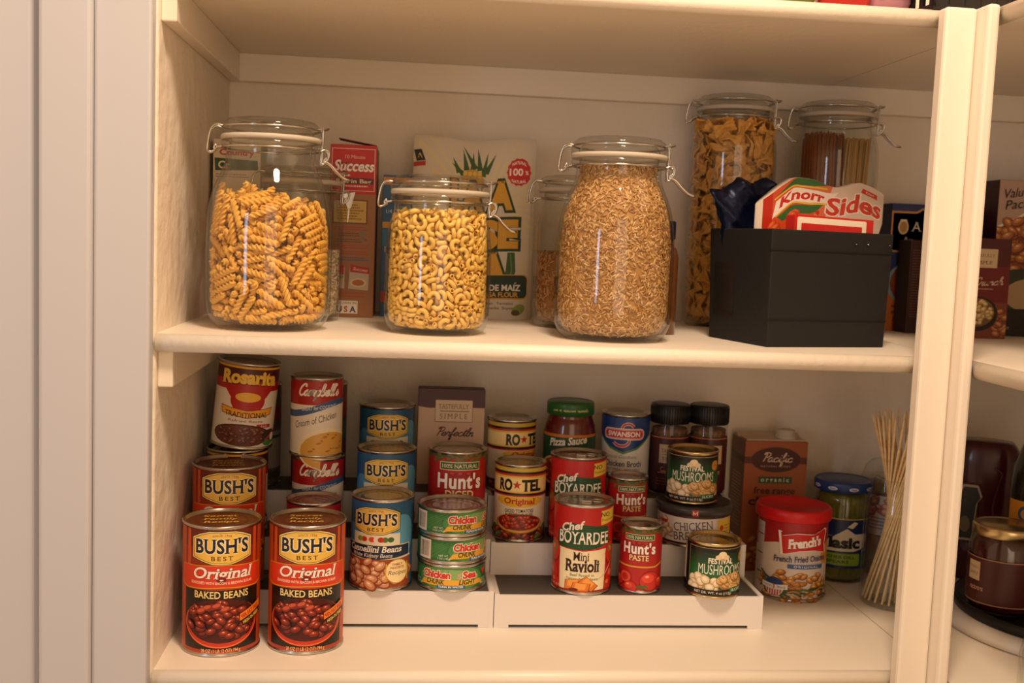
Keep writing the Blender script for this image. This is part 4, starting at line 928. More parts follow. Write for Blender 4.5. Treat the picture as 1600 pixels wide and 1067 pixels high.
494,-142,1270,43,-59,-55,36,-512,459,78,-10,-32,-383,-340,405,52,-30,33,-327,-394,890,-28,-20,94,-508,-59,872,46,-10,87,510,-36,874,21,15,-62,402,-315,432,43,7,90,-455,-231,582,-93,12,-34,396,-321,766,67,47,-56,-399,-317,779,83,-23,16,509,-25,474,-89,-39,24,-507,50,358,3,-6,85,
63,-506,143,-28,35,85,133,-492,425,-47,5,-82,-22,-509,189,-16,-11,-6,317,-399,441,-38,-20,-65,-484,-158,1237,-36,-35,70,-171,-479,316,77,47,-33,-253,-442,602,9,19,85,-435,-264,225,-7,12,78,-503,-76,725,53,-84,7,-169,-480,184,-16,-95,-24,348,-370,509,46,23,-20,161,-482,141,-46,-29,-29,
-493,-121,237,-56,81,-15,89,-500,752,-86,23,-44,210,-462,485,-36,32,88,278,-423,1264,82,-2,42,211,-459,232,-53,11,-68,414,-289,1126,33,76,-4,111,-492,358,90,-30,-28,-95,-495,600,-84,52,-17,-82,-496,328,-53,-7,62,-481,-144,376,17,-20,35,-118,-488,714,75,23,16,465,-188,1177,59,52,54,
463,-192,337,42,91,0,482,-137,1110,-87,-13,-46,-499,-52,663,35,-93,9,72,-496,656,77,51,34,-392,-312,309,-84,1,12,459,-199,283,-42,-91,0,-407,-292,892,46,-31,-73,60,-497,238,94,-18,-10,-422,-268,510,49,-77,-39,-253,-432,282,-94,-28,-13,-305,-396,763,5,-5,-98,-332,-374,287,-97,-18,-7,
-499,18,807,3,3,25,452,-213,230,-50,-86,-1,-462,-189,766,-48,16,30,-97,-490,1291,-8,-45,86,473,-158,869,-33,-88,14,405,-292,230,-37,27,-51,480,-134,788,18,26,-94,275,-416,366,-13,6,95,-497,27,753,2,3,20,-368,-336,696,-34,-42,-65,417,-273,1284,-43,85,3,-444,-224,1112,-48,-37,-65,
477,-140,935,-11,33,-26,450,-213,1038,73,-53,44,-140,-477,640,89,42,13,488,-90,134,33,24,57,-267,-418,226,13,15,-95,434,-238,561,-15,27,95,29,-494,1027,88,48,3,494,30,643,87,13,31,240,-432,838,-36,-5,51,-493,-45,393,27,-26,-92,-212,-446,880,-2,-96,-28,-480,-116,458,-11,71,69,
449,-202,944,-81,2,-26,482,-101,448,25,41,86,-491,37,861,4,-1,98,350,-346,876,44,-12,-44,14,-492,704,55,48,53,-458,-180,498,97,12,3,-315,-377,1167,3,36,61,278,-404,169,48,4,86,-490,25,681,-40,3,4,-207,-445,461,-42,6,29,-207,-445,150,-85,45,20,-466,-152,194,-38,91,-14,
191,-451,1226,-62,-11,76,-489,-20,163,79,-39,23,140,-468,1153,60,25,75,-259,-415,1253,39,-51,75,420,-250,631,7,-15,21,315,-374,991,24,15,-41,-235,-428,373,-45,61,-50,488,12,759,97,8,-14,379,-307,177,-38,27,-53,-274,-403,1104,-61,55,-50,179,-453,889,43,73,9,420,-246,959,-80,12,-20,
439,-209,172,-65,76,1,265,-407,256,23,5,82,417,-248,321,-67,34,-26,-66,-480,236,48,85,-23,145,-462,796,3,61,72,297,-382,1190,-3,79,61,415,-250,687,23,96,13,-306,-375,387,-69,-14,-53,-475,-91,783,-34,-93,16,-111,-471,796,40,81,-28,-50,-480,531,-57,-48,51,-455,-162,1133,-37,-46,-80,
-9,-482,1103,-76,-60,24,452,-166,713,7,-9,-12,-406,-259,992,-19,81,-20,-30,-480,623,-50,36,-35,454,-159,604,-94,31,-9,-476,-68,139,-46,8,20,224,-426,570,10,70,50,81,-473,1089,48,-29,-47,223,-425,765,-9,-13,-29,328,-350,717,-21,-95,-21,478,29,200,-27,46,-43,-437,-193,266,-6,-5,-83,
-476,28,967,-40,-92,0,-61,-473,103,29,92,-27,-326,-347,239,9,11,-93,421,-221,101,-41,87,-23,-263,-397,659,58,81,-1,-403,-253,1291,-14,32,-94,420,-224,1224,63,62,33,-432,-197,322,90,42,-5,-343,-328,120,24,-18,-43,447,-160,658,6,-9,-12,-467,-76,903,44,-16,88,-335,-333,187,-55,82,8,
-374,-288,1121,4,-67,1,-392,-264,688,-2,47,86,306,-359,925,44,9,-55,159,-443,1047,-40,63,66,16,-470,543,6,-2,-70,-33,-469,894,92,28,-20,-71,-465,1023,-16,60,54,-182,-432,549,71,-12,-44,117,-454,921,-68,-25,45,282,-375,1087,-68,-10,32,422,-204,848,33,-84,-5,333,-329,1251,7,-89,29,
-106,-456,504,66,26,70,52,-464,1188,33,60,-61,-440,-156,138,-19,98,7,310,-348,144,-61,-50,-52,-118,-449,1209,-45,-60,-62,233,-401,140,-19,45,-43,-201,-418,1295,53,-74,-25,360,-292,297,-16,85,5,-408,-218,820,-19,-45,-82,-28,-462,1200,-74,30,-60,-343,-310,1230,-83,-29,47,-432,-165,915,59,-46,19,
11,-462,293,-21,15,96,-227,-402,1050,0,77,1,-436,-152,571,-12,-98,-6,-460,22,912,-4,2,-100,-271,-372,167,-19,60,-56,-456,-59,1187,63,-49,-52,179,-424,341,-39,-86,19,458,-29,1117,-10,-6,-93,-457,-36,299,1,12,-32,-276,-364,1238,30,-57,76,-325,-322,503,29,78,48,-456,-1,1073,-2,4,-70,
309,-335,1158,-3,-79,-61,-267,-368,711,63,77,0,217,-399,684,12,-45,-70,453,-34,994,-43,-46,65,-448,-67,517,4,31,87,448,-61,1251,9,42,-52,-148,-428,1085,-57,3,-66,-450,18,597,-29,10,-21,194,-406,993,-44,83,-4,-5,-450,954,48,51,17,422,-156,1114,-19,-45,61,-449,-10,548,6,31,90,
-447,36,469,-42,-79,27,-291,-341,991,-73,-3,47,83,-440,457,-68,12,54,-437,-96,1060,60,-41,57,17,-447,381,-38,60,-66,63,-442,907,-68,-23,47,-332,-298,896,-35,-6,-64,445,24,445,24,14,85,-162,-415,938,-12,-5,-96,119,-429,197,95,-8,-15,286,-341,802,53,70,47,444,-28,1063,-12,0,-60,
-360,-261,570,48,-85,14,-444,5,1018,40,-92,-3,225,-383,405,16,-28,-74,357,-264,1312,22,-36,-55,-46,-440,381,8,-70,-50,350,-271,1127,-2,80,-11,-242,-370,838,-28,-19,-94,-432,-95,656,-13,-58,-59,431,-100,257,-92,0,-19,442,6,151,86,-18,-47,411,-161,402,-18,17,-96,439,-24,1190,28,-75,-49,
141,-417,301,-34,-6,-94,-179,-401,94,-96,-25,7,-394,-194,684,-8,-46,-88,-392,-196,413,87,-28,34,114,-424,115,14,-69,70,391,-199,780,5,37,-36,435,-49,637,-25,-53,72,-382,-213,95,-7,6,-97,-204,-387,1157,-43,-73,52,-229,-372,475,-64,-18,48,301,-316,611,2,28,31,-391,-194,1176,-91,8,41,
-40,-434,758,-71,3,-65,103,-423,592,-17,98,-2,316,-298,663,-16,23,-33,329,-283,132,-15,-86,10,-297,-316,582,86,43,-28,430,-57,213,-95,5,-15,426,-83,89,-66,-75,0,-404,-159,1032,93,9,32,408,-148,547,-13,-98,7,404,-156,489,96,-19,-13,372,-221,475,17,40,85,409,-142,1298,-13,30,-88,
433,12,255,6,95,27,-427,-70,349,12,2,42,-355,-247,282,6,-78,-59,-168,-398,721,91,-7,-39,-288,-321,1300,89,-32,-4,-345,-258,382,6,33,-94,218,-372,951,48,82,29,-429,-25,1283,17,61,67,428,-20,354,66,-68,30,-162,-396,377,-14,-46,40,426,-33,874,-21,19,74,423,-58,312,39,86,-22,
298,-305,357,-28,-94,17,-329,-271,747,-38,-86,32,425,18,517,-97,-6,22,-397,-153,1264,-64,-76,5,-423,37,212,90,35,5,246,-346,1312,66,-22,-66,-397,-148,630,0,24,-94,-163,-391,996,-53,-82,15,326,-270,1008,-71,-26,-2,-413,-89,941,81,44,-7,227,-356,465,-83,49,-26,8,-419,183,57,-5,-56,
244,-340,897,-49,-72,28,299,-293,476,-81,58,7,319,-270,536,6,10,-78,329,-257,830,18,93,-22,130,-396,667,46,-76,37,-261,-326,91,-96,28,-2,414,-51,752,0,-20,94,346,-233,400,-75,25,-8,382,-163,1152,-22,-44,65,-94,-405,1277,-51,28,-18,-399,-115,88,-100,-3,0,-181,-373,605,83,-21,-14,
409,-67,803,18,-7,10,374,-178,1032,-39,57,-72,-307,-277,1087,-12,24,-65,184,-370,1143,-63,76,8,9,-412,773,16,69,40,266,-314,312,-15,15,-12,298,-283,413,96,-23,-10,311,-269,761,-23,22,93,-102,-398,351,15,-36,36,409,10,708,-98,16,6,136,-386,528,31,-27,66,179,-367,1232,-58,-1,-44,
-351,-208,201,4,5,94,-83,-399,463,37,-32,35,-333,-234,619,69,-70,16,-105,-393,815,15,36,24,-310,-263,803,53,-77,5,-113,-390,276,-4,-30,95,88,-396,966,-23,5,58,-404,33,374,-40,-46,79,-342,-219,147,-3,6,16,40,-403,1215,1,-71,71,-38,-403,134,11,39,7,-205,-349,873,-28,-20,-94,
-105,-390,129,22,35,31,-303,-267,966,-85,7,25,325,-238,894,-20,-28,-66,-67,-397,1088,-55,50,-66,33,-401,625,-34,-17,47,39,-400,285,7,-61,72,-401,-6,764,40,-60,68,143,-375,781,83,-21,35,-303,-263,470,24,-41,36,-255,-309,460,17,72,-30,166,-364,1047,-19,-36,12,-35,-398,1006,35,88,-18,
-378,-128,1150,-62,42,36,389,-89,143,81,-59,0,21,-399,451,38,-83,40,52,-395,1300,31,74,56,-396,33,147,59,-80,1,-357,-173,837,22,43,86,-81,-388,869,-26,23,-72,-182,-350,223,51,81,29,222,-325,595,88,-41,-20,266,-289,104,41,-63,-55,-140,-367,766,-79,-46,37,-390,-44,698,73,48,-24,
-159,-358,1178,71,-40,-17,337,-197,622,47,5,86,-386,-53,441,14,79,-34,362,-143,336,6,-72,-47,377,-93,1273,-78,54,32,56,-384,755,-69,-15,-70,-334,-196,1216,5,-32,-78,348,-171,743,49,14,51,378,-83,647,-15,88,3,-361,-142,265,30,67,61,-257,-290,1187,60,35,-58,-167,-349,533,41,4,-46,
-387,-19,1203,54,56,46,181,-342,875,-34,-14,-92,89,-376,1054,13,88,-12,369,-113,842,-10,97,21,375,-89,1022,9,-83,-34,385,15,966,56,-38,-54,191,-334,258,-9,-75,-57,383,38,144,-3,47,-5,-219,-316,358,34,-8,36,-367,-114,406,17,72,-4,384,5,395,90,33,-3,306,-229,1226,83,-38,3,
215,-315,737,23,-70,0,141,-354,462,-32,55,-17,-379,-26,263,63,-8,-70,-204,-319,928,-34,3,-70,338,-170,129,-62,46,-27,-355,-127,719,-4,33,-94,276,-256,252,20,-18,96,283,-248,1170,61,68,-40,-84,-366,593,-66,-44,60,-320,-195,920,45,54,68,342,-155,202,15,13,74,-220,-303,755,16,-72,43,
-177,-328,174,-56,77,9,369,-49,567,23,9,-7,-31,-371,915,71,50,6,-368,-51,1120,-18,-79,58,-344,-140,1001,-53,76,-32,-358,-100,858,-30,30,13,369,-32,473,80,-56,18,359,-89,428,-7,-86,50,-357,-94,579,-6,-45,65,-366,-46,1009,-64,-18,64,-351,-115,163,79,-10,-37,-105,-354,1076,-9,-67,-33,
191,-315,534,-17,-50,72,335,-151,1192,43,-24,-56,-270,-250,653,56,-61,-33,325,-171,951,-43,84,-21,132,-340,89,0,0,100,-165,-325,638,-26,-35,-86,133,-340,143,100,-9,0,-220,-290,1006,-6,37,19,4,-364,1117,-32,9,-42,-363,-14,90,17,98,-1,118,-343,212,-38,-87,31,-358,-62,776,-25,-5,-95,
222,-287,1052,63,-44,-15,-186,-311,1094,-98,6,-8,-68,-356,1189,-48,53,-46,43,-359,131,-2,-71,23,-171,-317,1268,58,3,-26,-227,-280,299,-31,79,-26,314,-176,261,4,99,9,358,26,321,47,20,33,-317,-168,366,9,13,-80,143,-329,687,18,87,22,-358,-2,828,89,26,-34,-88,-347,239,-58,-76,-26,
-21,-357,633,-6,-42,-49,-312,-172,510,8,100,0,201,-294,1219,2,36,78,-259,-242,345,-14,84,-16,284,-211,320,11,-98,11,334,-117,898,-4,-20,74,-353,3,540,41,47,-78,96,-340,1146,-79,41,-43,47,-350,879,-37,82,-12,99,-338,826,33,-61,1,-306,-175,1048,47,-79,-30,-255,-242,844,18,-52,-49,
-311,-164,753,27,20,-39,236,-260,549,11,-50,39,350,-16,1221,3,6,69,-267,-228,1293,-61,21,-56,-237,-258,177,20,70,-57,234,-261,1120,87,-24,-21,-286,-198,1130,79,46,-40,321,-110,1098,-13,-24,44,233,-245,1258,29,-35,-38,338,13,1110,-94,25,0,334,-19,1168,-5,5,-46,-226,-245,1178,-45,-56,-67,
161,-291,1286,46,85,-19,255,-214,1072,-86,19,-13,-332,-3,1295,-66,65,-34,142,-294,1066,70,-47,43,12,-323,1214,45,-7,-89,-323,-4,1172,-46,-42,-49,279,-158,1239,-26,39,84,-308,-86,1212,-26,24,41,-318,24,1062,-73,-16,6,48,-314,1167,-82,35,-44,-45,-310,1264,-56,83,6,-131,-284,1206,23,-56,42,
-196,-228,1312,20,51,75,289,-66,1314,26,10,-95,-257,-143,1153,20,36,79,-264,-125,1307,10,-87,46,255,-129,1119,16,89,17,-276,-19,1254,-77,-57,22,49,-270,1052,14,53,48,-57,-267,1105,-32,50,7,-213,-167,1243,-18,-6,98,122,-240,1158,-27,15,62,-256,-83,1051,-11,46,60,135,-231,1060,44,72,-34,
-123,-231,1052,20,26,80,251,-73,1208,-19,67,60,213,-144,1272,-9,-43,-54,252,-16,1119,-80,44,-20,-192,-164,1072,69,56,13,247,0,1217,8,88,5,-26,-244,1217,-88,22,14,197,-142,1156,-56,44,-43,-141,-197,1133,19,12,61,-236,-41,1103,19,-31,-33,75,-223,1233,15,-88,38,-233,-6,1316,-17,-6,51,
-122,-197,1309,-87,-29,41,139,-180,1230,56,-59,17,-161,-156,1206,-38,91,-3,-207,-83,1223,61,-12,45,-98,-190,1210,-76,-15,34,2,-211,1153,56,-10,53,126,-144,1082,1,52,-69,179,-30,1231,-68,47,-51,-164,-64,1173,63,67,36,51,-168,1120,21,-33,23,162,-53,1121,-40,-71,-54,-52,-162,1119,86,8,39,
-149,-81,1296,-91,30,25,-161,-40,1101,41,-6,-86,-32,-162,1271,-42,28,-43,-158,4,1263,-4,59,-78,108,-85,1197,-73,12,-36,133,-21,1258,22,-52,-45,39,-129,1206,-38,-17,-57,40,-123,1283,23,-88,36,-60,-98,1196,-36,71,53,-82,-32,1219,-42,-63,-32,36,-7,1256,-22,-66,62,-11,-33,1291,69,10,-61,
-222,305,99,-54,-80,18,-187,298,159,91,-6,-35,311,180,110,19,-30,93,-428,66,92,23,-97,2,-380,183,89,0,0,74,-170,373,127,-11,-80,20,195,394,100,-13,-8,99,404,278,119,-3,-31,77,-294,242,89,-80,59,0,-102,344,120,-65,-41,60,300,302,89,-45,-89,0,-396,298,114,24,17,30,
-64,518,158,9,66,-72,474,203,196,73,33,-59,247,459,162,-25,-62,74,320,291,154,-51,82,-9,313,167,218,-51,30,-79,-350,199,149,-9,-5,89,-252,261,186,-64,10,-51,-185,453,183,59,-63,11,-122,428,157,-6,-45,-44,55,509,183,-39,17,90,-57,418,113,59,-42,-48,224,366,181,6,37,-6,
435,129,172,53,48,53,421,131,97,1,-12,72,-392,276,200,88,6,14,-342,349,169,53,18,-15,-236,415,150,58,-31,75,-145,335,283,69,-60,30,0,450,157,44,-64,21,129,481,135,22,62,74,56,387,96,-3,-99,15,512,126,252,-77,-30,-56,420,334,255,3,74,42,329,392,150,-74,-37,-43,
497,104,134,64,63,35,401,252,179,16,-17,49,-443,174,134,-15,-31,79,-293,233,158,68,-33,-29,-248,341,231,94,25,12,-55,385,213,7,-90,2,236,420,465,17,1,75,-31,446,269,26,49,42,31,354,216,69,28,-35,355,406,301,-67,-21,-61,139,480,232,51,19,19,-497,78,151,-24,-7,-78,
-363,197,210,-97,-2,-22,-482,98,252,-98,20,7,-406,305,249,-4,88,-45,-303,427,167,15,61,-50,-95,498,268,56,-76,19,-118,474,220,5,39,91,197,318,274,67,-13,-29,79,427,152,-42,-22,-67,406,101,260,60,-3,45,342,283,256,-56,-66,5,302,321,214,-44,83,-28,370,144,203,9,59,-17,
-461,195,231,83,-48,-13,-366,395,264,-65,-27,25,-283,381,274,91,40,-2,-287,457,452,63,-32,60,32,536,270,-70,-11,-13,43,430,265,17,35,73,267,280,337,-68,-22,50,146,385,181,-81,-8,41,406,226,259,-22,82,-51,-471,192,319,-3,-39,60,-475,143,188,82,-48,-16,-413,196,271,-46,-86,20,
-115,392,304,48,78,-32,-322,399,344,-26,95,4,129,497,327,67,-1,17,299,203,331,-32,-58,-58,280,380,256,-40,-14,87,446,205,315,-94,-24,7,-420,309,328,-86,-45,-18,-273,269,278,12,-19,-7,-185,476,293,-5,-41,-11,-103,509,389,7,13,-98,40,534,376,-68,10,9,505,76,420,-52,-49,-25,
231,389,283,-40,-16,86,490,104,336,-82,-30,-13,372,261,327,-27,-48,-78,-516,79,308,5,5,-76,-445,303,413,-17,70,-51,-369,203,313,64,-69,-15,-309,268,342,52,-31,-43,-215,331,345,-50,-39,76,-181,381,329,36,-52,-14,-66,517,329,99,7,-5,294,236,515,3,67,42,124,428,290,-16,-83,-43,
54,420,386,-23,4,-77,272,328,398,0,26,55,253,474,268,-22,-70,67,372,149,349,39,-9,12,-346,226,377,51,77,36,-280,245,475,-13,-31,-2,-230,463,344,18,89,-27,-92,528,467,-12,69,72,-2,445,341,96,20,-18,334,403,435,38,-18,85,163,466,390,40,7,39,412,323,359,20,83,48,
-409,109,332,67,59,44,-394,213,406,-11,-38,73,-347,381,462,73,-6,18,-259,300,355,36,68,51,-102,366,409,19,-80,-45,370,97,554,72,12,-47,125,338,353,45,-52,-14,248,449,339,12,-4,-16,188,363,346,48,84,-15,477,211,369,-82,53,21,-485,231,487,-67,-20,52,-205,354,426,62,71,-4,
-76,420,554,-63,60,-34,36,501,444,8,10,44,337,320,449,-6,-8,-99,256,442,407,10,14,-10,412,120,417,-26,36,-79,-500,164,413,-64,-14,44,-305,221,538,22,-29,10,-320,377,399,-98,-10,-17,-32,427,513,-38,-40,63,-56,454,435,2,31,-5,79,532,503,70,5,-14,349,210,452,86,-16,11,
372,285,400,-14,29,92,167,369,423,-34,21,39,487,180,437,-57,-70,28,-466,101,412,-90,-41,15,-332,320,453,-16,81,56,-203,499,456,-52,48,64,8,441,515,-30,-34,60,420,154,510,-20,42,-17,347,411,541,70,9,-51,109,446,475,-8,24,6,409,280,481,13,-97,-12,-314,165,480,-51,-24,-6,
-377,384,580,24,67,-31,-119,353,497,59,78,-11,-143,435,417,-38,-84,-20,369,42,622,1,42,-90,160,476,581,39,-27,-49,67,408,443,-24,1,-86,317,334,517,66,14,5,242,479,545,26,67,70,336,127,502,38,-23,89,-447,143,467,2,-96,9,-377,92,499,20,-25,60,-296,321,535,-32,-94,4,
-223,377,473,-2,-35,-64,-41,421,591,-15,19,-69,-51,536,567,22,-68,68,250,414,619,32,-63,36,155,449,512,4,24,53,422,304,540,19,2,88,-427,193,503,-37,-11,-80,-383,290,502,50,6,-46,-263,428,539,-88,-4,10,-225,269,617,83,-31,47,-49,435,530,-38,-41,57,373,365,738,-48,48,54,
169,321,567,56,-62,-51,72,345,519,-47,27,-84,513,157,701,-19,-68,37,343,256,568,-36,34,-40,241,384,514,13,-98,-13,490,174,513,28,17,79,-408,245,547,35,85,35,-182,376,544,96,16,-2,-13,429,620,18,19,70,353,368,610,0,86,50,119,339,551,70,-46,-54,-527,104,565,-58,42,-64,
-386,53,620,14,43,89,-383,299,621,-31,-69,60,-301,338,588,64,-77,1,-326,210,627,-52,-18,27,-169,510,647,-14,72,-68,-145,473,524,6,45,-69,274,313,659,51,-50,-64,48,453,565,-66,-70,13,384,313,638,-3,-52,84,241,300,566,24,-10,-81,451,93,574,81,-3,-42,-426,95,562,-1,-31,94,
-265,369,694,13,-20,83,-201,375,607,-20,16,63,-2,437,666,-22,23,-57,103,527,648,-64,-29,-40,370,183,628,23,18,-95,402,309,738,20,73,-63,197,306,622,58,-70,-39,435,223,586,3,4,68,-498,198,602,25,-69,-45,-513,104,679,14,49,12,-317,403,642,36,41,40,-118,522,915,48,-54,60,
-108,454,611,-15,-48,26,95,425,649,-13,25,-73,70,433,605,-67,-69,12,351,257,656,25,-19,7,277,461,642,-66,24,-14,510,138,580,-67,-50,48,-448,272,645,-52,-33,-67,-366,108,698,-35,58,-45,-177,502,753,44,-57,60,-157,456,663,-43,53,68,-59,348,728,-78,-32,50,-26,535,661,-69,17,19,
339,167,708,-73,-30,22,256,408,752,27,67,68,184,433,672,-40,-34,73,296,215,688,-5,-23,39,-416,144,612,-28,40,47,-241,281,743,10,65,-15,-252,459,636,-54,-9,-82,-54,517,982,57,58,-23,-108,390,638,47,-17,54,429,103,784,63,-9,-74,124,356,670,9,44,-55,358,95,664,-11,93,-34,
445,234,773,-36,-11,-88,314,435,742,-42,58,21,496,90,731,-78,-50,-24,471,232,658,-19,46,-12,-433,209,644,62,42,-34,-497,165,756,53,-64,-33,-305,284,691,-38,44,43,-187,357,709,-60,-48,62,36,430,703,66,-68,-20,68,487,758,17,-55,-54,286,289,747,-39,88,-13,209,494,745,29,66,-70,
382,146,748,0,61,-57,-433,115,710,-4,0,66,-301,206,693,7,-8,99,-385,335,698,-52,84,1,-389,324,752,-7,98,8,-34,511,804,-40,-48,9,140,393,777,21,85,-47,398,311,831,-81,-45,-31,349,407,861,68,19,-58,457,142,684,-18,-67,30,-436,104,805,-64,25,48,-393,318,807,-7,98,7,
50,459,859,83,-44,-30,24,522,766,-55,15,81,431,219,863,-6,32,34,308,340,846,-49,-2,-73,187,307,693,4,19,-46,317,206,766,91,39,6,-430,221,756,-28,-77,54,-423,327,870,64,17,41,-218,448,759,-9,-71,68,-287,350,822,61,-39,-61,-125,348,716,42,48,70,384,66,908,6,10,-63,
253,308,810,-88,36,-9,139,462,765,58,44,-56,513,85,810,10,-10,75,354,206,840,-75,57,-22,201,312,748,18,6,55,369,66,840,-61,-74,13,492,176,858,65,-40,56,-358,76,787,-68,-13,18,-484,157,832,-3,36,17,-303,190,803,18,-1,-98,-268,372,759,-27,93,23,-77,378,797,-5,34,93,
-46,437,749,-37,-25,-2,477,86,867,15,-1,10,199,446,845,80,50,5,376,329,909,8,-36,70,-463,242,871,52,37,-65,-354,255,794,68,-26,29,-335,420,778,42,57,-16,-435,302,977,-70,-14,48,-210,462,843,4,-24,40,-49,461,847,29,24,-82,188,335,869,11,90,33,133,519,834,-56,44,28,
321,208,902,69,-61,-28,269,386,879,77,-44,41,477,231,1028,30,-64,-3,-391,130,853,-8,52,22,-387,79,953,-59,-75,17,-352,297,894,26,20,-1,-119,510,785,83,8,-55,-109,410,949,63,22,66,-11,378,865,-4,41,-34,461,163,962,-13,84,-42,-47,366,1345,2,-99,14,383,221,939,69,69,14,
-498,168,936,-43,-29,41,-318,168,868,-69,59,-38,-334,396,907,89,35,-23,-238,435,898,59,-56,-53,-188,463,966,60,20,-36,36,410,923,21,17,28,70,349,884,-13,22,-93,490,78,981,14,16,-92,241,435,923,25,-85,-36,509,90,927,-75,64,10,456,273,920,-44,47,-24,-366,197,889,4,-42,-31,
-185,364,827,-85,-44,-18,-208,259,1171,15,20,94,-117,514,1106,-7,-69,-68,-10,480,948,68,48,17,294,367,995,39,26,34,176,454,899,-44,85,-29,516,69,1055,56,39,62,386,229,1060,8,4,54,-460,140,908,61,60,16,-280,236,913,-37,-80,29,-326,400,968,92,33,-21,-96,436,882,15,-34,64,
187,483,984,-18,82,50,424,132,1024,-82,-45,-16,264,406,967,39,-79,-41,-483,93,1042,-13,96,25,-388,218,956,-15,-10,74,-190,381,930,-57,-57,-14,6,433,1175,-29,68,-49,49,360,979,5,-51,-80,0,525,1119,39,-65,54,364,93,1076,-28,-50,34,150,341,979,-84,-26,23,208,483,1110,63,-37,6,
325,282,969,-57,78,-23,-480,153,1001,13,-2,76,-282,449,1051,-47,-52,-18,-207,293,962,1,-5,24,209,420,1045,50,-38,-7,90,507,938,-49,69,22,393,355,1037,-66,11,-45,299,430,1070,51,-31,-7,-246,93,1052,-85,10,17,-138,329,1019,-22,20,-62,-37,417,1017,-79,35,0,229,65,1054,71,68,7,
217,317,1027,-5,-60,34,88,499,1028,20,93,30,433,97,1064,-75,-57,-20,302,271,1022,89,38,18,-517,56,1111,-58,60,-37,-415,192,1032,-53,49,-40,-324,275,1071,-23,-86,43,-363,361,1041,-89,-39,-6,-217,362,1078,-50,-81,23,-64,380,1048,10,-49,71,260,113,1118,58,0,-2,197,244,1070,65,-14,-53,
86,438,988,-50,12,-15,333,320,1088,-9,-23,-8,398,235,1004,67,-74,-7,-494,58,1216,-31,62,19,-364,215,1034,43,58,52,-168,486,1049,93,16,-32,-79,340,1082,-65,57,15,29,381,1062,29,-93,-9,275,283,1131,-36,89,-20,165,436,1140,-20,-68,56,356,79,1169,25,33,-18,-476,227,1108,-20,-65,-8,
-373,220,1115,4,100,7,-282,332,959,44,56,-15,-215,160,1139,75,-23,-47,288,247,1193,-64,-66,-7,153,363,1092,10,56,37,101,419,1269,-12,94,29,212,217,1171,-47,65,-32,310,387,1134,28,-13,1,520,59,1164,-31,59,-28,455,249,1210,41,56,66,-426,60,1118,-32,-1,-54,-418,319,1120,7,73,-34,
-271,286,1127,-20,-93,21,-235,357,1025,-22,20,-45,81,190,1308,-31,-67,68,-68,460,1176,73,60,26,-19,471,1083,-34,30,27,480,142,1158,5,-68,-44,300,245,1091,-27,9,96,-470,159,1130,-64,38,30,-399,268,1194,17,-54,79,-312,374,1099,-79,53,29,-145,256,1094,-28,94,-19,131,83,1114,-5,-91,25,
79,314,1060,94,32,-7,91,517,1142,-49,48,41,269,165,1098,-4,79,61,323,404,1241,18,-72,38,434,69,1245,-34,-93,17,451,268,1132,-30,-67,55,-362,130,1108,36,40,-13,-352,339,1272,-27,95,2,-141,422,1119,-37,-66,11,-32,305,1155,4,66,-3,-42,495,1343,-29,2,-96,141,239,1104,-49,57,-9,
242,327,1167,-9,91,-21,440,53,1145,-80,-6,47,363,191,1173,77,46,29,-449,106,1254,-17,-37,-38,-290,133,1148,-16,29,-16,-290,417,1209,-26,-41,-16,-221,170,1249,62,-67,-30,-108,369,1237,9,38,71,26,7,1177,30,-95,0,83,455,1108,25,-61,52,243,105,1202,-58,70,15,183,170,1286,24,-26,-51,
210,447,1298,-28,24,-15,412,192,1144,-44,-5,81,-347,64,1179,21,-68,5,-415,192,1194,24,9,96,-112,256,1206,-87,39,19,-199,480,1171,69,-9,36,-45,248,1281,-36,-77,50,-74,473,1252,20,90,-1,161,30,1150,-67,60,37,159,160,1158,-29,-64,43,76,402,1143,-46,62,32,-428,86,1206,38,83,-17,
-259,45,1171,82,-7,-38,-349,205,1219,96,-5,-28,-124,225,1270,86,0,-17,33,294,1170,56,45,-49,121,466,1238,-34,-89,-30,362,319,1217,-13,-82,-11,224,365,1351,-11,-96,22,400,267,1268,33,-22,-75,-149,79,1131,32,-81,48,-225,369,1149,-98,20,-3,-24,229,1067,23,-60,74,34,461,1301,-56,68,-45,
150,112,1246,-43,18,-57,182,293,1269,7,3,93,58,350,1147,-58,51,20,329,34,1268,-9,-19,-50,260,192,1264,32,62,-70,-271,118,1228,-75,-36,56,-301,210,1252,94,18,-29,-313,349,1202,59,-25,4,-125,179,1097,8,55,-54,-125,319,1149,87,-7,36,75,70,1253,-85,16,50,53,230,1129,-61,9,-13,
240,28,1284,-33,0,85,229,427,1212,-68,42,-25,477,132,1259,-37,2,-59,330,157,1233,-42,-9,79,-312,282,1263,-59,43,61,-166,158,1274,39,-7,91,-192,443,1236,-67,-56,-26,-61,153,1300,12,81,-56,-57,165,1126,-76,0,28,-51,344,1285,17,35,83,122,63,1311,76,57,25,45,235,1211,71,-7,-4,
123,329,1203,-42,-41,41,313,109,1311,12,95,26,-168,145,1190,-69,-59,24,-27,184,1200,64,17,-12,-155,336,1306,0,-39,60,72,172,1101,34,75,-53,-13,387,1235,-79,56,-12,201,290,1321,-26,-96,2,180,325,1200,-47,-34,51,432,182,1304,90,25,32,-358,92,1283,60,57,11,-203,63,1260,41,24,-54,
-123,57,1196,-48,-77,8,-191,364,1228,-77,48,19,22,107,1177,-35,-26,-44,207,43,1325,-29,-16,54,81,274,1280,2,49,68,-105,92,1289,-17,-54,-70,-223,302,1255,44,11,86,-42,83,1207,-58,62,-35,-28,69,1303,-11,76,-45,-110,453,1298,62,68,19,59,153,1238,-23,42,3,75,339,1321,-62,-7,-52,
315,252,1292,-8,-43,76,247,348,1276,-4,-55,82,
 ],
 'noodle': [
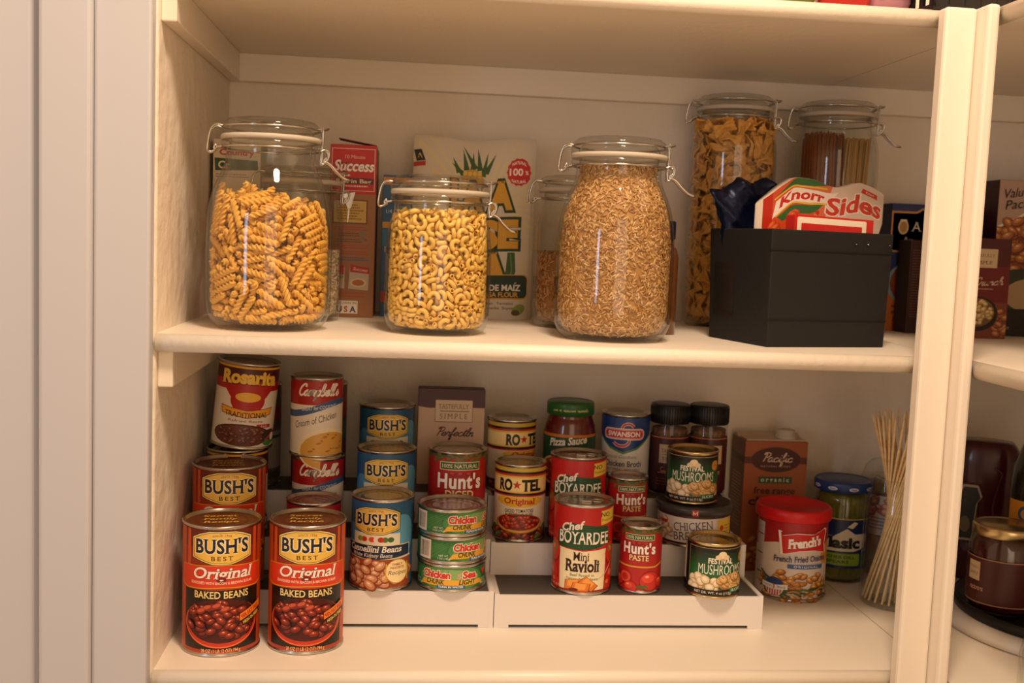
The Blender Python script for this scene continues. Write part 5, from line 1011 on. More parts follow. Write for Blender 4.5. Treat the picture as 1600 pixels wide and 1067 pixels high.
-523,131,2765,3,-68,-20,-239,-342,2783,84,47,-25,429,-237,2757,-82,-28,46,228,-130,2695,70,-50,-51,9,244,2757,-9,-8,23,-2,369,2823,89,-43,-11,408,-85,2836,22,-36,-80,-293,327,2736,4,-26,-95,62,536,2686,10,-70,69,249,324,2800,-84,15,51,180,408,2794,-24,-89,8,327,288,2814,-14,-90,-6,
-149,376,2788,98,20,-1,236,-286,2886,74,-67,0,332,-409,2709,-43,63,-64,48,-390,2822,-33,-47,78,131,147,2814,-2,13,-63,-418,-102,2820,14,37,87,-185,151,2774,25,96,-9,401,143,2845,-47,-49,42,278,42,2846,-15,4,-72,-185,-31,2854,13,-11,37,-114,-224,2792,-89,26,13,107,-148,2857,-11,10,-44,
315,435,2793,-52,-42,-71,-322,104,2826,9,-12,-85,-539,40,927,26,67,21,-363,-399,962,-70,3,-45,362,-400,1364,-56,-46,5,-504,-190,1616,30,64,52,-466,-271,1298,13,68,46,-109,-528,437,-16,67,62,537,43,1885,62,29,70,-539,-21,1745,43,-56,-38,404,-357,2150,-51,-51,8,-285,-457,2731,63,-32,-4,
-114,-527,1072,55,-49,33,124,-524,1974,-66,-26,-7,-261,-471,1640,-30,-63,71,-507,-181,486,18,66,37,-374,-387,1805,-69,5,-48,-285,-457,1300,46,50,-71,211,-495,2491,42,55,-36,-451,-293,291,-18,66,23,-78,-532,672,-51,-46,-56,499,-200,784,-37,-62,8,-506,-179,818,72,12,-67,-129,-521,1494,-19,-67,72,
70,-532,275,30,69,-52,523,-116,2736,-27,-68,19,509,-169,1374,-36,-58,8,-536,-2,673,16,-73,-24,314,-434,155,61,-45,58,-320,-429,285,-65,-12,-60,520,-128,2313,-12,-74,1,121,-521,763,57,-50,49,-535,16,282,-74,-10,63,533,-42,1256,-35,-60,20,533,-30,2498,63,19,74,314,-432,2330,65,9,25,
92,-525,538,-64,-25,-27,520,-115,344,-68,34,-64,422,-324,271,-59,26,71,-506,-165,2231,-31,-52,55,-65,-528,2050,-64,-17,-18,455,-275,2390,-64,21,73,-505,-165,1952,42,56,59,437,-303,1155,-64,13,67,-417,-328,770,-31,70,27,-278,-451,646,72,32,-58,513,-133,625,-36,50,-67,-340,-405,2193,-5,69,37,
-516,-115,2400,33,67,30,1,-528,2231,71,34,-33,373,-372,471,6,-60,-63,-429,-305,2047,23,-70,-1,18,-526,1711,77,27,-19,436,-294,1979,59,-43,-66,-189,-490,2601,31,76,57,161,-500,1102,-53,24,46,356,-386,2524,28,72,-34,298,-431,827,-32,61,72,515,-91,1695,-53,-34,60,523,-3,1537,-78,28,-55,
514,-96,1983,-39,-48,50,164,-492,942,-54,-13,18,448,-254,1489,-9,77,-39,513,-24,2150,38,-60,-44,281,-428,300,-14,81,-44,-407,-310,602,-56,58,-10,-85,-503,1240,-61,-12,-31,32,-509,1002,-33,-60,-22,299,-413,1720,4,-53,-68,509,-14,761,55,-33,-75,-317,-398,460,52,-54,-11,319,-395,622,-14,-51,-57,
-311,-397,1104,-20,-81,53,226,-451,448,6,81,-39,-487,-128,292,-66,-13,74,-501,-50,2567,-74,-26,56,-286,-414,1953,-63,-11,-50,460,-205,169,68,25,35,455,-207,516,-74,-10,65,-499,-32,1093,74,11,-66,95,-490,2509,-16,-77,-16,-276,-414,1487,-52,51,31,-490,-85,2127,35,-26,-64,-41,-494,2685,-59,-22,-61,
-25,-493,1395,-8,-64,74,-492,-25,1363,29,57,9,-110,-480,2512,64,3,-34,492,32,544,61,-68,-27,-290,-397,2445,-21,-89,37,458,-175,1798,52,64,36,-488,7,822,51,-36,-57,487,-6,1377,-73,54,-41,255,-414,1077,-56,-31,-21,-424,-238,982,79,-10,-40,-120,-470,851,28,-55,74,-222,-430,2250,71,-45,3,
-475,-81,1799,-21,58,-38,459,-147,2600,-68,-43,47,-445,-185,2432,-52,50,-50,-58,-477,235,50,19,-16,428,-216,995,48,-3,53,-419,-233,1411,44,53,54,355,-321,1549,-34,-47,31,-472,-75,1512,0,71,-19,-477,-8,2055,49,-1,-70,219,-424,1206,-32,85,-40,-318,-355,2555,-41,41,20,217,-423,1948,14,-60,-77,
-474,13,2248,22,-48,-37,454,-133,848,-34,-44,17,216,-418,1827,14,-26,-92,167,-440,660,19,65,-58,75,-464,1369,-17,-64,74,370,-289,2283,63,-19,71,443,-155,2113,74,8,64,-402,-238,216,47,-38,-32,406,-231,2500,1,68,-15,-243,-398,1266,-76,19,-7,301,-355,965,-78,-3,2,344,-312,857,-4,-89,-40,
425,-180,1243,-52,23,-80,-412,-207,1209,80,-12,-40,-177,-424,233,51,-37,49,-36,-456,1091,58,-27,39,414,-195,327,69,-24,68,452,-61,336,34,-61,-70,360,-280,1741,-12,-52,-24,213,-402,1308,-16,-49,-16,-401,-213,2235,-77,-34,45,433,-135,1568,47,68,20,-290,-348,1669,-42,56,64,453,-23,197,-63,-58,17,
228,-391,1454,-15,-49,-18,166,-421,1525,70,54,15,-218,-396,2089,83,-39,28,227,-391,2660,-21,47,-83,-90,-442,700,36,49,-63,1,-451,2743,-59,6,-39,-450,21,251,31,59,46,-400,-205,1581,-87,-30,-38,-335,-299,1809,-21,66,61,163,-418,1711,-33,17,70,131,-429,405,-54,-40,4,-364,-260,2710,-44,21,4,
163,-417,2233,21,-96,14,-23,-446,2303,95,1,-3,241,-374,2131,91,33,-24,-66,-439,551,44,20,-35,-87,-431,1712,-12,-24,-94,439,-8,2546,63,-45,-60,-159,-409,462,44,-33,67,438,-10,1674,33,81,11,-85,-428,1617,91,24,-26,370,-230,607,20,79,5,-61,-432,1797,45,-82,16,-59,-431,1522,16,18,96,
-427,-81,749,26,-60,-39,176,-396,2576,-86,-13,40,-320,-289,2088,-12,68,53,-427,-55,554,-5,35,46,-183,-386,879,-59,-49,-10,-415,-100,2627,83,-51,-17,423,-45,2721,79,31,47,101,-413,2052,-6,34,94,86,-416,1835,57,-59,57,-125,-405,2036,-45,18,72,-7,-423,2484,75,25,-55,317,-279,1365,-14,-55,27,
45,-419,2162,-19,-89,41,-204,-368,1433,-68,29,10,421,5,489,-66,-55,50,-318,-275,1051,17,-87,26,-191,-375,1802,18,75,-43,338,-249,418,76,24,52,-373,-192,2523,25,-87,-29,-193,-372,2311,87,-29,5,-399,-128,353,36,37,69,234,-346,261,-58,-52,13,417,2,1223,-86,-18,47,327,-258,2000,7,33,39,
295,-291,1090,83,-32,38,-403,-92,1297,-63,-24,71,68,-407,736,75,-8,59,257,-320,2424,-62,-57,-1,252,-322,2295,-82,-23,36,208,-352,132,28,7,28,399,-88,2208,67,36,53,-238,-332,2606,-25,55,48,27,-406,447,9,61,-63,-100,-394,2414,-42,26,-4,-376,-155,1042,12,-69,65,404,38,2080,-52,-66,31,
331,-233,2590,-10,67,-24,86,-395,211,-69,61,28,-348,-201,721,43,65,43,-273,-295,554,-37,-20,-39,399,-39,1976,13,34,40,80,-390,1606,-29,0,-17,-397,-11,912,18,-64,-56,-222,-329,790,-30,67,-68,-71,-390,1907,-57,-2,51,-351,-183,2753,-1,-38,-91,215,-331,677,76,33,10,200,-338,2807,-9,-14,61,
-391,-27,2710,-97,-21,6,245,-305,1944,-31,15,51,211,-330,535,35,-40,-83,25,-390,936,-10,50,-70,31,-389,1884,-53,-4,61,-355,-153,488,85,32,-38,-370,-108,1907,23,3,77,-340,-177,2389,44,2,70,369,-98,1755,-77,27,-57,-380,-19,1147,26,76,4,96,-368,1056,-18,-84,-47,-377,-46,2147,-48,-66,26,
-350,-144,207,-90,2,-38,-282,-252,163,43,84,-5,376,-40,962,20,19,66,-317,-203,1436,74,-58,-33,-297,-230,897,13,48,80,363,-95,1406,39,34,78,372,-43,2484,46,10,82,294,-232,806,35,27,63,-308,-211,361,-36,-89,3,-120,-353,1092,-94,17,24,-373,-22,2358,-32,79,-29,-266,-261,1126,88,-18,-38,
-222,-297,104,-10,-3,96,46,-368,99,12,-99,0,-349,-120,1766,28,-15,74,367,33,880,-74,-52,36,-223,-292,1215,18,-8,94,-365,-36,1666,-67,-63,-39,316,-184,2124,-54,-67,33,349,-108,835,-55,6,-79,361,-54,2388,76,-56,-30,-360,-48,111,5,-20,-61,87,-351,349,20,43,-71,-279,-225,1770,20,85,48,
-258,-246,610,43,83,-34,-219,-281,1313,28,92,27,202,-291,1715,-9,92,-28,350,-19,322,-20,-69,21,-155,-314,352,3,-40,91,-346,-48,1997,-58,-71,11,307,-167,1171,-68,-3,-68,-327,-120,2274,-34,51,-59,-2,-348,1186,-5,-93,-37,-241,-250,1912,5,-58,79,-27,-345,1286,32,-19,1,-42,-342,922,-80,21,42,
338,-66,1250,77,-25,-49,-215,-267,1487,-42,-76,-48,-33,-339,1412,10,82,54,-55,-336,757,-74,-32,-3,-31,-339,215,53,1,21,178,-290,884,42,-66,-53,241,-240,2703,51,14,57,220,-259,1819,10,-38,-89,-333,-63,1387,-71,-31,48,335,-49,2253,51,54,40,-171,-292,2062,-55,17,-8,297,-160,1601,-39,-14,41,
221,-254,1514,88,13,23,-123,-313,474,-24,79,53,-203,-266,1616,-85,0,-28,92,-322,2381,52,-38,66,320,-90,161,-47,-63,46,331,-21,1104,74,-34,-41,225,-239,1368,-51,27,82,-217,-245,2375,-60,-18,-72,18,-325,579,-78,2,19,302,-120,581,80,-7,59,225,-231,250,27,75,-30,110,-301,2042,37,68,-41,
-65,-314,2456,56,57,-42,-163,-271,2553,60,-53,13,75,-306,2691,15,53,-57,140,-269,2576,-72,-59,-6,-287,-2,2775,-96,28,-7,-252,-136,2649,98,-18,-5,243,8,2578,-87,-30,31,-11,-225,2605,-20,-87,-35,24,-208,2715,-69,-57,-13,34,-88,2754,31,-35,84,-353,91,399,-31,21,-86,20,446,110,-98,-9,-6,
-406,355,291,29,62,-22,398,62,98,2,4,-58,140,376,150,-90,33,30,-432,246,169,-29,59,-68,-259,311,101,-85,-52,-5,428,116,280,-23,-80,-7,286,266,108,84,-51,-17,-296,268,244,-46,64,-54,371,179,267,26,-83,-33,375,358,212,63,2,-68,322,386,379,68,-40,-28,-86,424,162,2,17,-98,
-502,138,381,-67,-47,44,-176,270,390,-57,19,58,325,155,179,88,-42,-18,-357,121,128,-10,-6,48,154,301,284,-38,26,-16,-395,233,359,-60,4,-80,185,399,263,79,38,-35,-40,319,567,33,50,-44,-75,394,287,81,16,15,489,118,357,-54,0,-79,-297,341,360,-2,-69,-38,293,279,299,82,-35,-42,
-381,64,289,-53,24,-50,67,490,321,-42,-25,-31,-349,190,558,-30,-70,48,-271,462,326,-26,-69,-41,426,220,460,18,42,75,178,395,414,-19,-42,-43,364,191,813,61,-65,-38,-126,360,429,36,-80,48,-351,53,692,-68,59,-34,-490,161,514,51,14,70,390,368,491,42,54,70,311,240,471,-58,47,-38,
-289,247,790,21,-43,-53,-76,438,456,-42,17,45,-461,272,683,-54,46,-67,371,166,612,93,16,-33,106,328,559,-15,76,31,-389,88,544,-43,27,-59,-194,456,403,-84,-2,48,514,160,665,-28,-64,43,-346,388,530,-24,-70,-24,144,446,479,85,-36,16,-29,529,492,-17,-64,-75,404,76,682,32,5,85,
-217,426,577,59,33,2,85,532,610,70,16,-25,244,315,646,-47,15,-22,-85,438,637,-16,54,-82,-258,211,695,75,26,56,436,266,875,-52,2,-68,403,322,658,79,-27,-41,204,493,1190,-27,-65,-70,91,449,622,-72,1,20,475,72,807,-32,71,-40,-445,117,741,14,-66,-23,-114,522,737,62,-31,43,
230,408,699,49,56,-43,-416,249,795,32,-81,-4,-247,296,607,-45,81,19,284,291,750,87,14,-42,365,309,1035,-24,20,-41,6,447,806,18,40,-22,294,188,984,86,-37,-28,-120,409,838,14,53,1,-428,285,966,-58,44,-64,114,407,887,-60,68,-17,-211,357,892,-73,-22,62,273,314,892,-90,-12,42,
-329,157,912,38,-46,-76,92,333,961,29,-53,-2,446,49,984,12,37,71,-292,165,1077,73,47,31,-314,339,828,-67,55,-50,194,488,786,-52,-16,-44,-152,409,1010,55,-65,-45,-310,262,1155,-65,-29,20,-278,448,872,-33,-50,-19,305,384,958,-36,17,-33,83,518,1025,-17,82,51,314,103,1187,-29,59,13,
-504,142,1087,11,64,18,-357,264,1000,-53,-46,29,236,238,1135,81,19,-42,173,359,1139,1,49,70,-458,284,1161,36,63,1,-26,332,1017,-54,-48,-4,422,101,1098,83,-16,-44,375,364,1264,-29,59,-5,-121,312,1096,21,-57,-69,473,219,1083,-35,-73,36,-346,97,1388,-20,-55,-1,320,174,1501,-75,35,55,
-29,504,1089,27,-52,63,528,60,1137,-26,62,-35,-305,125,1249,-58,5,65,321,189,1280,-37,-42,-81,-422,80,1092,28,69,-13,260,348,1435,-31,-35,-46,-57,514,1240,45,-31,42,467,238,1280,60,26,73,-269,464,1076,-69,3,48,320,342,1154,-39,-21,-79,-475,94,1284,4,-76,-41,108,329,1332,9,63,66,
-470,153,1452,-52,-61,41,-195,458,1236,-53,-66,-36,-4,323,1256,72,-3,-17,178,401,1226,-45,5,-20,-46,389,1413,-49,43,4,260,319,1349,-30,-16,-55,-224,238,1358,-13,69,-70,-120,516,1470,-6,75,-66,-318,408,1316,-58,-55,-36,422,309,1509,2,-67,16,386,242,1636,-38,-52,41,-378,309,1435,53,-12,-84,
-523,130,1891,31,-63,-44,-75,464,1315,18,-86,-49,419,54,1437,-13,-60,-44,-387,264,1288,-56,27,78,215,317,1544,-22,-32,-36,-399,232,1545,48,69,23,505,140,1631,70,0,71,95,464,1363,-31,-66,-62,454,171,1465,-68,36,59,-366,62,1521,77,38,42,-238,339,1327,-67,62,39,225,474,1429,-8,54,72,
-353,107,1729,-54,69,37,-13,540,1612,-10,-70,-69,-431,323,1613,-48,53,-68,-195,394,1472,42,14,-44,269,395,1604,-24,39,62,-109,472,1634,59,13,-30,378,207,1825,32,69,14,-230,381,1569,-72,-52,-39,294,321,1774,-34,25,77,-520,72,1587,13,-62,-10,-79,351,1585,27,39,-20,315,426,1801,-46,-63,63,
-342,263,1716,-64,-15,46,447,230,2048,-56,-58,48,-220,474,1781,-45,71,51,298,135,1799,-45,35,-22,72,457,1552,-70,-45,-36,-257,336,1946,-12,-63,-77,-447,296,2112,71,-7,62,11,359,1643,23,-26,92,-458,187,1722,-71,-1,65,-223,253,1571,47,-31,78,53,452,1752,-3,-75,59,266,310,1979,-46,32,35,
125,301,1704,-52,-63,-58,433,128,1766,41,57,30,-41,396,1795,-34,-86,-38,-238,279,1844,6,-65,-68,298,121,1963,-44,48,-33,210,409,1790,-45,-12,-68,463,183,1878,-43,-77,24,-118,475,1923,11,41,-87,6,449,1958,32,-83,-46,-50,440,2274,-48,-43,-29,25,532,1881,-54,54,36,-414,214,2033,47,-72,51,
332,181,2075,-16,64,7,128,392,1915,-6,-36,-84,-370,68,1815,-66,68,22,-358,303,1823,60,61,-20,116,504,2288,24,63,73,-431,67,1932,-34,-89,7,-339,125,1973,-87,-25,32,-341,393,1845,49,50,-38,-288,173,2050,30,-85,-28,466,142,2178,-78,-30,54,-140,393,2061,12,-39,-56,82,434,2086,-24,-68,-60,
21,341,2024,88,14,-2,311,390,2158,-45,48,43,215,330,2305,-12,-67,-73,-281,458,2139,52,-45,70,-381,153,2272,33,66,63,-200,337,2135,-72,52,-45,202,499,2038,22,-69,54,513,63,2382,-37,-71,11,254,387,2011,-42,29,25,-7,505,2153,8,-63,76,92,309,2168,3,-78,61,-267,435,2285,-30,48,-81,
99,389,2223,14,70,-66,-304,237,2179,86,-21,36,-286,342,2414,-22,90,-38,-323,332,2161,-60,-5,43,479,161,2306,56,-57,-40,-318,260,2671,-10,8,96,-269,215,2336,75,-41,50,-167,402,2332,-44,-25,32,-403,54,2426,15,87,-4,417,307,2289,71,-4,-69,53,402,2402,-56,31,68,-507,145,2301,-27,-53,22,
-347,217,2436,-38,16,68,273,464,2349,22,-70,48,337,255,2184,-59,-14,-73,-102,320,2362,42,-63,61,-106,192,2676,85,-36,19,-294,306,2540,-34,-8,31,252,227,2500,-5,-42,74,-334,63,2624,-37,84,11,367,369,2491,-41,65,0,-20,384,2521,70,-55,44,361,83,2595,-44,6,-85,-470,206,2578,-61,52,-59,
-198,215,2563,-44,1,7,-518,83,2446,38,-44,-67,143,310,2674,-75,60,-3,-45,521,2459,-51,-22,-22,-136,507,2572,6,82,-55,254,391,2418,34,65,66,205,400,2552,39,25,-58,142,355,2605,-54,77,23,343,235,2455,7,-49,68,-141,18,2699,-66,61,-43,-108,399,2590,-21,-19,-10,461,234,2521,76,-21,-59,
-358,392,2492,73,23,21,464,230,2747,67,6,73,-165,430,2459,36,85,-25,254,268,2617,-82,-52,-10,-196,357,2656,8,-24,-9,-21,414,2717,14,-24,19,154,34,2711,-37,-90,-1,-449,110,2695,-63,25,70,-254,469,2716,11,-65,-73,358,87,2719,32,33,37,334,223,2678,-83,-26,43,521,114,2643,-65,6,-70,
106,199,2671,-84,28,-15,
 ],
}
def unpack(k):
    D_ = PASTA[k]; out = []
    for i in range(0, len(D_), 6):
        x, y, z, a, b, c = D_[i:i + 6]; a, b, c = a / 100, b / 100, c / 100
        out.append(((x / 1e4, y / 1e4, z / 1e4), Quaternion((math.sqrt(max(0, 1 - a * a - b * b - c * c)), a, b, c)).normalized()))
    return out

# ------------------------------------------------------------------ clip-top glass jars
def jar(x, y, R, Rb, rl, zs0, zs1, H, label, yaw=0, nk=.002, z=0.0, plate=False, group='clip-top glass jars', cat='jar'):
    t = thing('clip_top_jar', (x, y, z), label, cat, face_cam(x, y, yaw), group)
    w_ = .0032; dz = zs1 - zs0; zr = zs1 + .0125; rn = rl - nk
    sh = [(R, zs0), (R - (R - rn) * .035, zs0 + dz * .20), (R - (R - rn) * .13, zs0 + dz * .38), (R - (R - rn) * .30, zs0 + dz * .54), (R - (R - rn) * .52, zs0 + dz * .67), (R - (R - rn) * .75, zs0 + dz * .77), (R - (R - rn) * .92, zs0 + dz * .86), (R - (R - rn) * .99, zs0 + dz * .94), (rn, zs1)]
    base = [(0, .0035), (Rb * .70, .0030), (Rb * .86, .0002), (Rb * .95, 0), (Rb, .0012), (Rb + (R - Rb) * .55, .008), (Rb + (R - Rb) * .90, .018), (R, .034)]
    outer = base + sh + [(rn - .0004, zs1 + .004), (rl + .0016, zs1 + .0065), (rl + .0020, zs1 + .009), (rl + .0014, zr)]
    inner = [(rn - w_, zr), (rn - w_ - .0006, zs1)] + [(max(r - w_, .001), zz) for r, zz in reversed(sh[:-1])] + [(R - w_, .036), (Rb + (R - Rb) * .85 - w_, .019), (Rb + (R - Rb) * .3 - w_, .0085), (Rb * .86, .0062), (0, .0062)]
    MB().lathe(outer + inner, 72).build('jar_body', MAT['glass'], t, recalc=True)
    MB().lathe([(rl - .006, zr + .0002), (rl + .0016, zr + .0002), (rl + .0026, zr + .003), (rl + .0018, zr + .0058), (rl - .006, zr + .0058)], 64, closed=True).build('rubber_seal', MAT['rubber'], t)
    z0 = zr + .006; hl = H - z0; ro_ = rn; rn = rl - .0005
    MB().lathe([(rn - .004, z0), (rn + .0028, z0), (rn + .0034, z0 + .25 * hl), (rn + .0026, z0 + .36 * hl), (rn + .0006, z0 + .44 * hl), (rn + .0014, z0 + .54 * hl), (rn + .0006, z0 + .70 * hl), (rn - .004, z0 + .93 * hl), (rn - .010, H), (rn - .016, H - .0012), (0, H - .0016), (0, H - .0055), (rn - .016, H - .005), (rn - .008, z0 + .45 * hl)], 64, closed=True).build('glass_lid', MAT['glass2'], t)
    zn = zs1 + .0045; zl = z0 + .47 * hl; wr = .00115
    ring = lambda rr, zz, n=48: [(rr * math.cos(2 * PI * k / n), rr * math.sin(2 * PI * k / n), zz) for k in range(n)]
    wb = MB(); wb.tube(ring(rn + .0012, zn), wr, 8, True); wb.tube(ring(rn + .0018, zl), wr, 8, True)
    b = wb.build('wire_bail', MAT['steel'], t)
    hg = MB()
    for s in (-1, 1):                                   # hinge loops, on the left
        hg.tube(catmull([(-(rn + .0005), s * .0125, zl), (-(rn + .008), s * .0120, zl + .0006), (-(rn + .0135), s * .0105, zl - .006), (-(rn + .0165), s * .0095, zn - .001), (-(rn + .0155), s * .0085, zn - .006), (-(rn + .0105), s * .008, zn - .0055), (-(rn + .006), s * .010, zn - .001), (-(rn + .001), s * .012, zn)], 6), wr, 8)
        hg.tube(catmull([(-(rn + .009), s * .008, zn - .0055), (-(rn + .0095), s * .0075, zn - .001), (-(rn + .0075), s * .007, zn + .0015), (-(rn + .0065), s * .0075, zn - .004)], 6), wr, 8)
    hg.tube([(-(rn + .0085), -.0095, zn - .004), (-(rn + .0085), .0095, zn - .004)], wr, 8)
    hg.build('wire_hinge', MAT['steel'], t)
    cl = MB()
    X = rn
    cl.tube(catmull([(X - .004, -.013, zl + .0012), (X + .003, -.011, zl + .0026), (X + .0095, -.0065, zl + .0036), (X + .0105, 0, zl + .0038), (X + .0095, .0065, zl + .0036), (X + .003, .011, zl + .0026), (X - .004, .013, zl + .0012)], 6), wr, 8)
    for s in (-1, 1):
        cl.tube(catmull([(X + .004, s * .0085, zl + .0042), (X + .0042, s * .0085, zl - .006), (X + .0030, s * .0085, zn - .010), (X + .0042, s * .0085, zn - .0135), (X + .0072, s * .0085, zn - .0115), (X + .0082, s * .0085, zn - .006)], 6), wr, 8)
        cl.tube(catmull([(X + .0012, s * .0125, zn), (X + .006, s * .0115, zn + .0022), (X + .0105, s * .010, zn + .0005), (X + .0108, s * .0095, zn - .005), (X + .0085, s * .009, zn - .010), (X + .0060, s * .009, zn - .012), (X + .0058, s * .009, zn - .0085), (X + .0085, s * .009, zn - .0065)], 6), wr, 8)
    cl.tube([(X + .004, -.0085, zl + .0042), (X + .004, .0085, zl + .0042)], wr, 8)
    if not plate:
        lv = []
        for s in (-1, 1):
            lv.append([(X + .0062, s * .0078, zn - .0105), (X + .013, s * .0078, zn - .0135), (X + .020, s * .007, zn - .021), (X + .028, s * .0055, zn - .0275), (X + .0345, s * .003, zn - .0295)])
        cl.tube(catmull(lv[0] + [(X + .0355, 0, zn - .0297)] + lv[1][::-1], 6), wr * 1.15, 8)
        cl.build('clasp', MAT['steel'], t)
    else:
        c = cl.build('clasp', MAT['steel'], t)
        MB().prism([(X + .0035, zn - .001), (X + .019, zn + .002), (X + .014, zn - .018), (X + .010, zn - .020)], 'y', -.0060, -.0052).prism([(X + .0105, zn - .018), (X + .0125, zn - .020), (X + .0105, zn - .036), (X + .0095, zn - .036)], 'y', -.0060, -.0052).build('latch_plate', MAT['steel'], c)
    return t
J_FUS = (.0960, .1138); J_MAC = (.2862, .1215); J_RICE = (.4892, .1075); J_TALL = (.7040, .3800); J_SPAG = (.8535, .3800)
jar(*J_FUS, .0697, .0570, .0527, .098, .1955, .2320, 'large clip-top glass jar of fusilli, left end of the middle shelf', 2, nk=.0040)
jar(*J_MAC, .0609, .0532, .0540, .088, .1445, .1790, 'squat clip-top glass jar filled with macaroni', 2)
jar(*J_RICE, .0682, .0560, .0527, .098, .1935, .2300, 'large clip-top glass jar filled with brown rice', 2, nk=.0040)
jar(*J_TALL, .0602, .0540, .0520, .235, .2880, .3230, 'tallest clip-top glass jar, full of bow-tie noodles, behind the black bin', 4)
jar(*J_SPAG, .0590, .0530, .0520, .235, .2870, .3215, 'tall clip-top glass jar of spaghetti behind the black bin', 4)
jar(.1180, .2520, .0520, .0470, .0470, .120, .1560, .1900, 'clip-top jar of white rice with flat steel latch behind the fusilli jar', 6, plate=True)
jar(.4670, .2700, .0520, .0470, .0470, .125, .1610, .1950, 'slim clip-top jar behind the brown rice jar, half full of rice', 10)

# ------------------------------------------------------------------ pasta pieces
def fusilli_mesh():
    mb = MB(); n = 18; m = 34; L = .034; v = []; f = []
    for i in range(m + 1):
        s = i / m; x = (s - .5) * L; tw = s * 2 * PI * 1.9
        en = min(1, .55 + 6 * min(s, 1 - s))
        for k in range(n):
            a = 2 * PI * k / n; r = (.0018 + .0024 * (abs(math.cos(1.5 * a)) ** 1.6)) * en
            v.append((x, r * math.cos(a + tw), r * math.sin(a + tw)))
    for i in range(m):
        for k in range(n): f.append((i * n + k, i * n + (k + 1) % n, (i + 1) * n + (k + 1) % n, (i + 1) * n + k))
    f.append(tuple(range(n - 1, -1, -1))); f.append(tuple(m * n + k for k in range(n)))
    return mb.add(v, f, True)
def macaroni_mesh():
    mb = MB(); Rr = .0052; n = 9; m = 11; v = []; f = []
    for ring in (.0027, .0017):
        for i in range(m + 1):
            a = math.radians(-12 + 204 * i / m)
            for k in range(n):
                b = 2 * PI * k / n; q = Rr + ring * math.cos(b)
                v.append((q * math.cos(a), q * math.sin(a) - .0025, ring * math.sin(b)))
    o = (m + 1) * n
    for i in range(m):
        for k in range(n):
            a, b = i * n + k, i * n + (k + 1) % n
            f.append((a, b, b + n, a + n)); f.append((o + a, o + a + n, o + b + n, o + b))
    for i in (0, m):
        for k in range(n):
            a, b = i * n + k, i * n + (k + 1) % n; f.append((a, o + a, o + b, b) if i == 0 else (a, b, o + b, o + a))
    return mb.add(v, f, True)
def bowtie_mesh():
    mb = MB(); nx, ny = 12, 8; v = []; f = []; th = .0007
    for s in (1, -1):
        for i in range(nx + 1):
            for j in range(ny + 1):
                u = i / nx * 2 - 1; w_ = j / ny * 2 - 1
                pinch = .38 + .62 * abs(u) ** .8
                x = u * .0155 + (.0012 * (1 if j % 2 else -1) if i in (0, nx) else 0); y = w_ * .0102 * pinch
                zz = .0034 * math.cos(w_ * PI * 1.5) * (1 - abs(u)) + .0022 * math.sin(u * 3 + w_ * 2.2)
                v.append((x, y, zz + s * th))
    o = (nx + 1) * (ny + 1)
    for i in range(nx):
        for j in range(ny):
            a = i * (ny + 1) + j; q = (a, a + ny + 1, a + ny + 2, a + 1)
            f.append(q); f.append(tuple(o + t for t in reversed(q)))
    rim = [i * (ny + 1) for i in range(nx + 1)] + [nx * (ny + 1) + j for j in range(1, ny + 1)] + [i * (ny + 1) + ny for i in range(nx - 1, -1, -1)] + [j for j in range(ny - 1, 0, -1)]
    for a, b in zip(rim, rim[1:] + rim[:1]): f.append((a, b, o + b, o + a))
    return mb.add(v, f, True)
def fill(key, name, mb, mat, at, label, restlabel, group, cat, limit=300, sc=1.0):
    me = mb.mesh(name); me.materials.append(MAT[mat]); L = unpack(key)
    for p, q in L[:limit]:
        o = bpy.data.objects.new(name, me); COL.objects.link(o)
        o.location = (at[0] + p[0] * sc, at[1] + p[1] * sc, p[2] + .0012); o.rotation_mode = 'QUATERNION'; o.rotation_quaternion = q
        tag(o, label, cat, group)
    rest = MB(); nv = [v.co.copy() for v in me.vertices]; nf = [tuple(p.vertices) for p in me.polygons]
    for p, q in L[limit:]:
        m3 = q.to_matrix(); T_ = Vector((p[0] * sc, p[1] * sc, p[2] + .0012)); rest.add([m3 @ v + T_ for v in nv], nf, True)
    if L[limit:]:
        tag(rest.build(name + '_heap', MAT[mat], None, (at[0], at[1], 0), recalc=False), restlabel, cat, None, 'stuff')
fill('fusilli', 'fusilli_piece', fusilli_mesh(), 'fusilli', J_FUS, 'yellow fusilli spiral inside the large jar at the shelf\'s left end', 'yellow fusilli deep inside the jar behind the front spirals', 'fusilli spirals in the jar', 'pasta')
fill('macaroni', 'macaroni_piece', macaroni_mesh(), 'macaroni', J_MAC, 'yellow elbow macaroni inside the squat clip-top jar', 'yellow macaroni deep inside the squat jar behind the front elbows', 'macaroni elbows in the jar', 'pasta')
fill('noodle', 'bowtie_noodle', bowtie_mesh(), 'noodle', J_TALL, 'golden bow-tie noodle inside the tallest jar', 'golden bow-tie noodles deep inside the tallest jar', 'bow-tie noodles in the tallest jar', 'pasta', sc=.965)

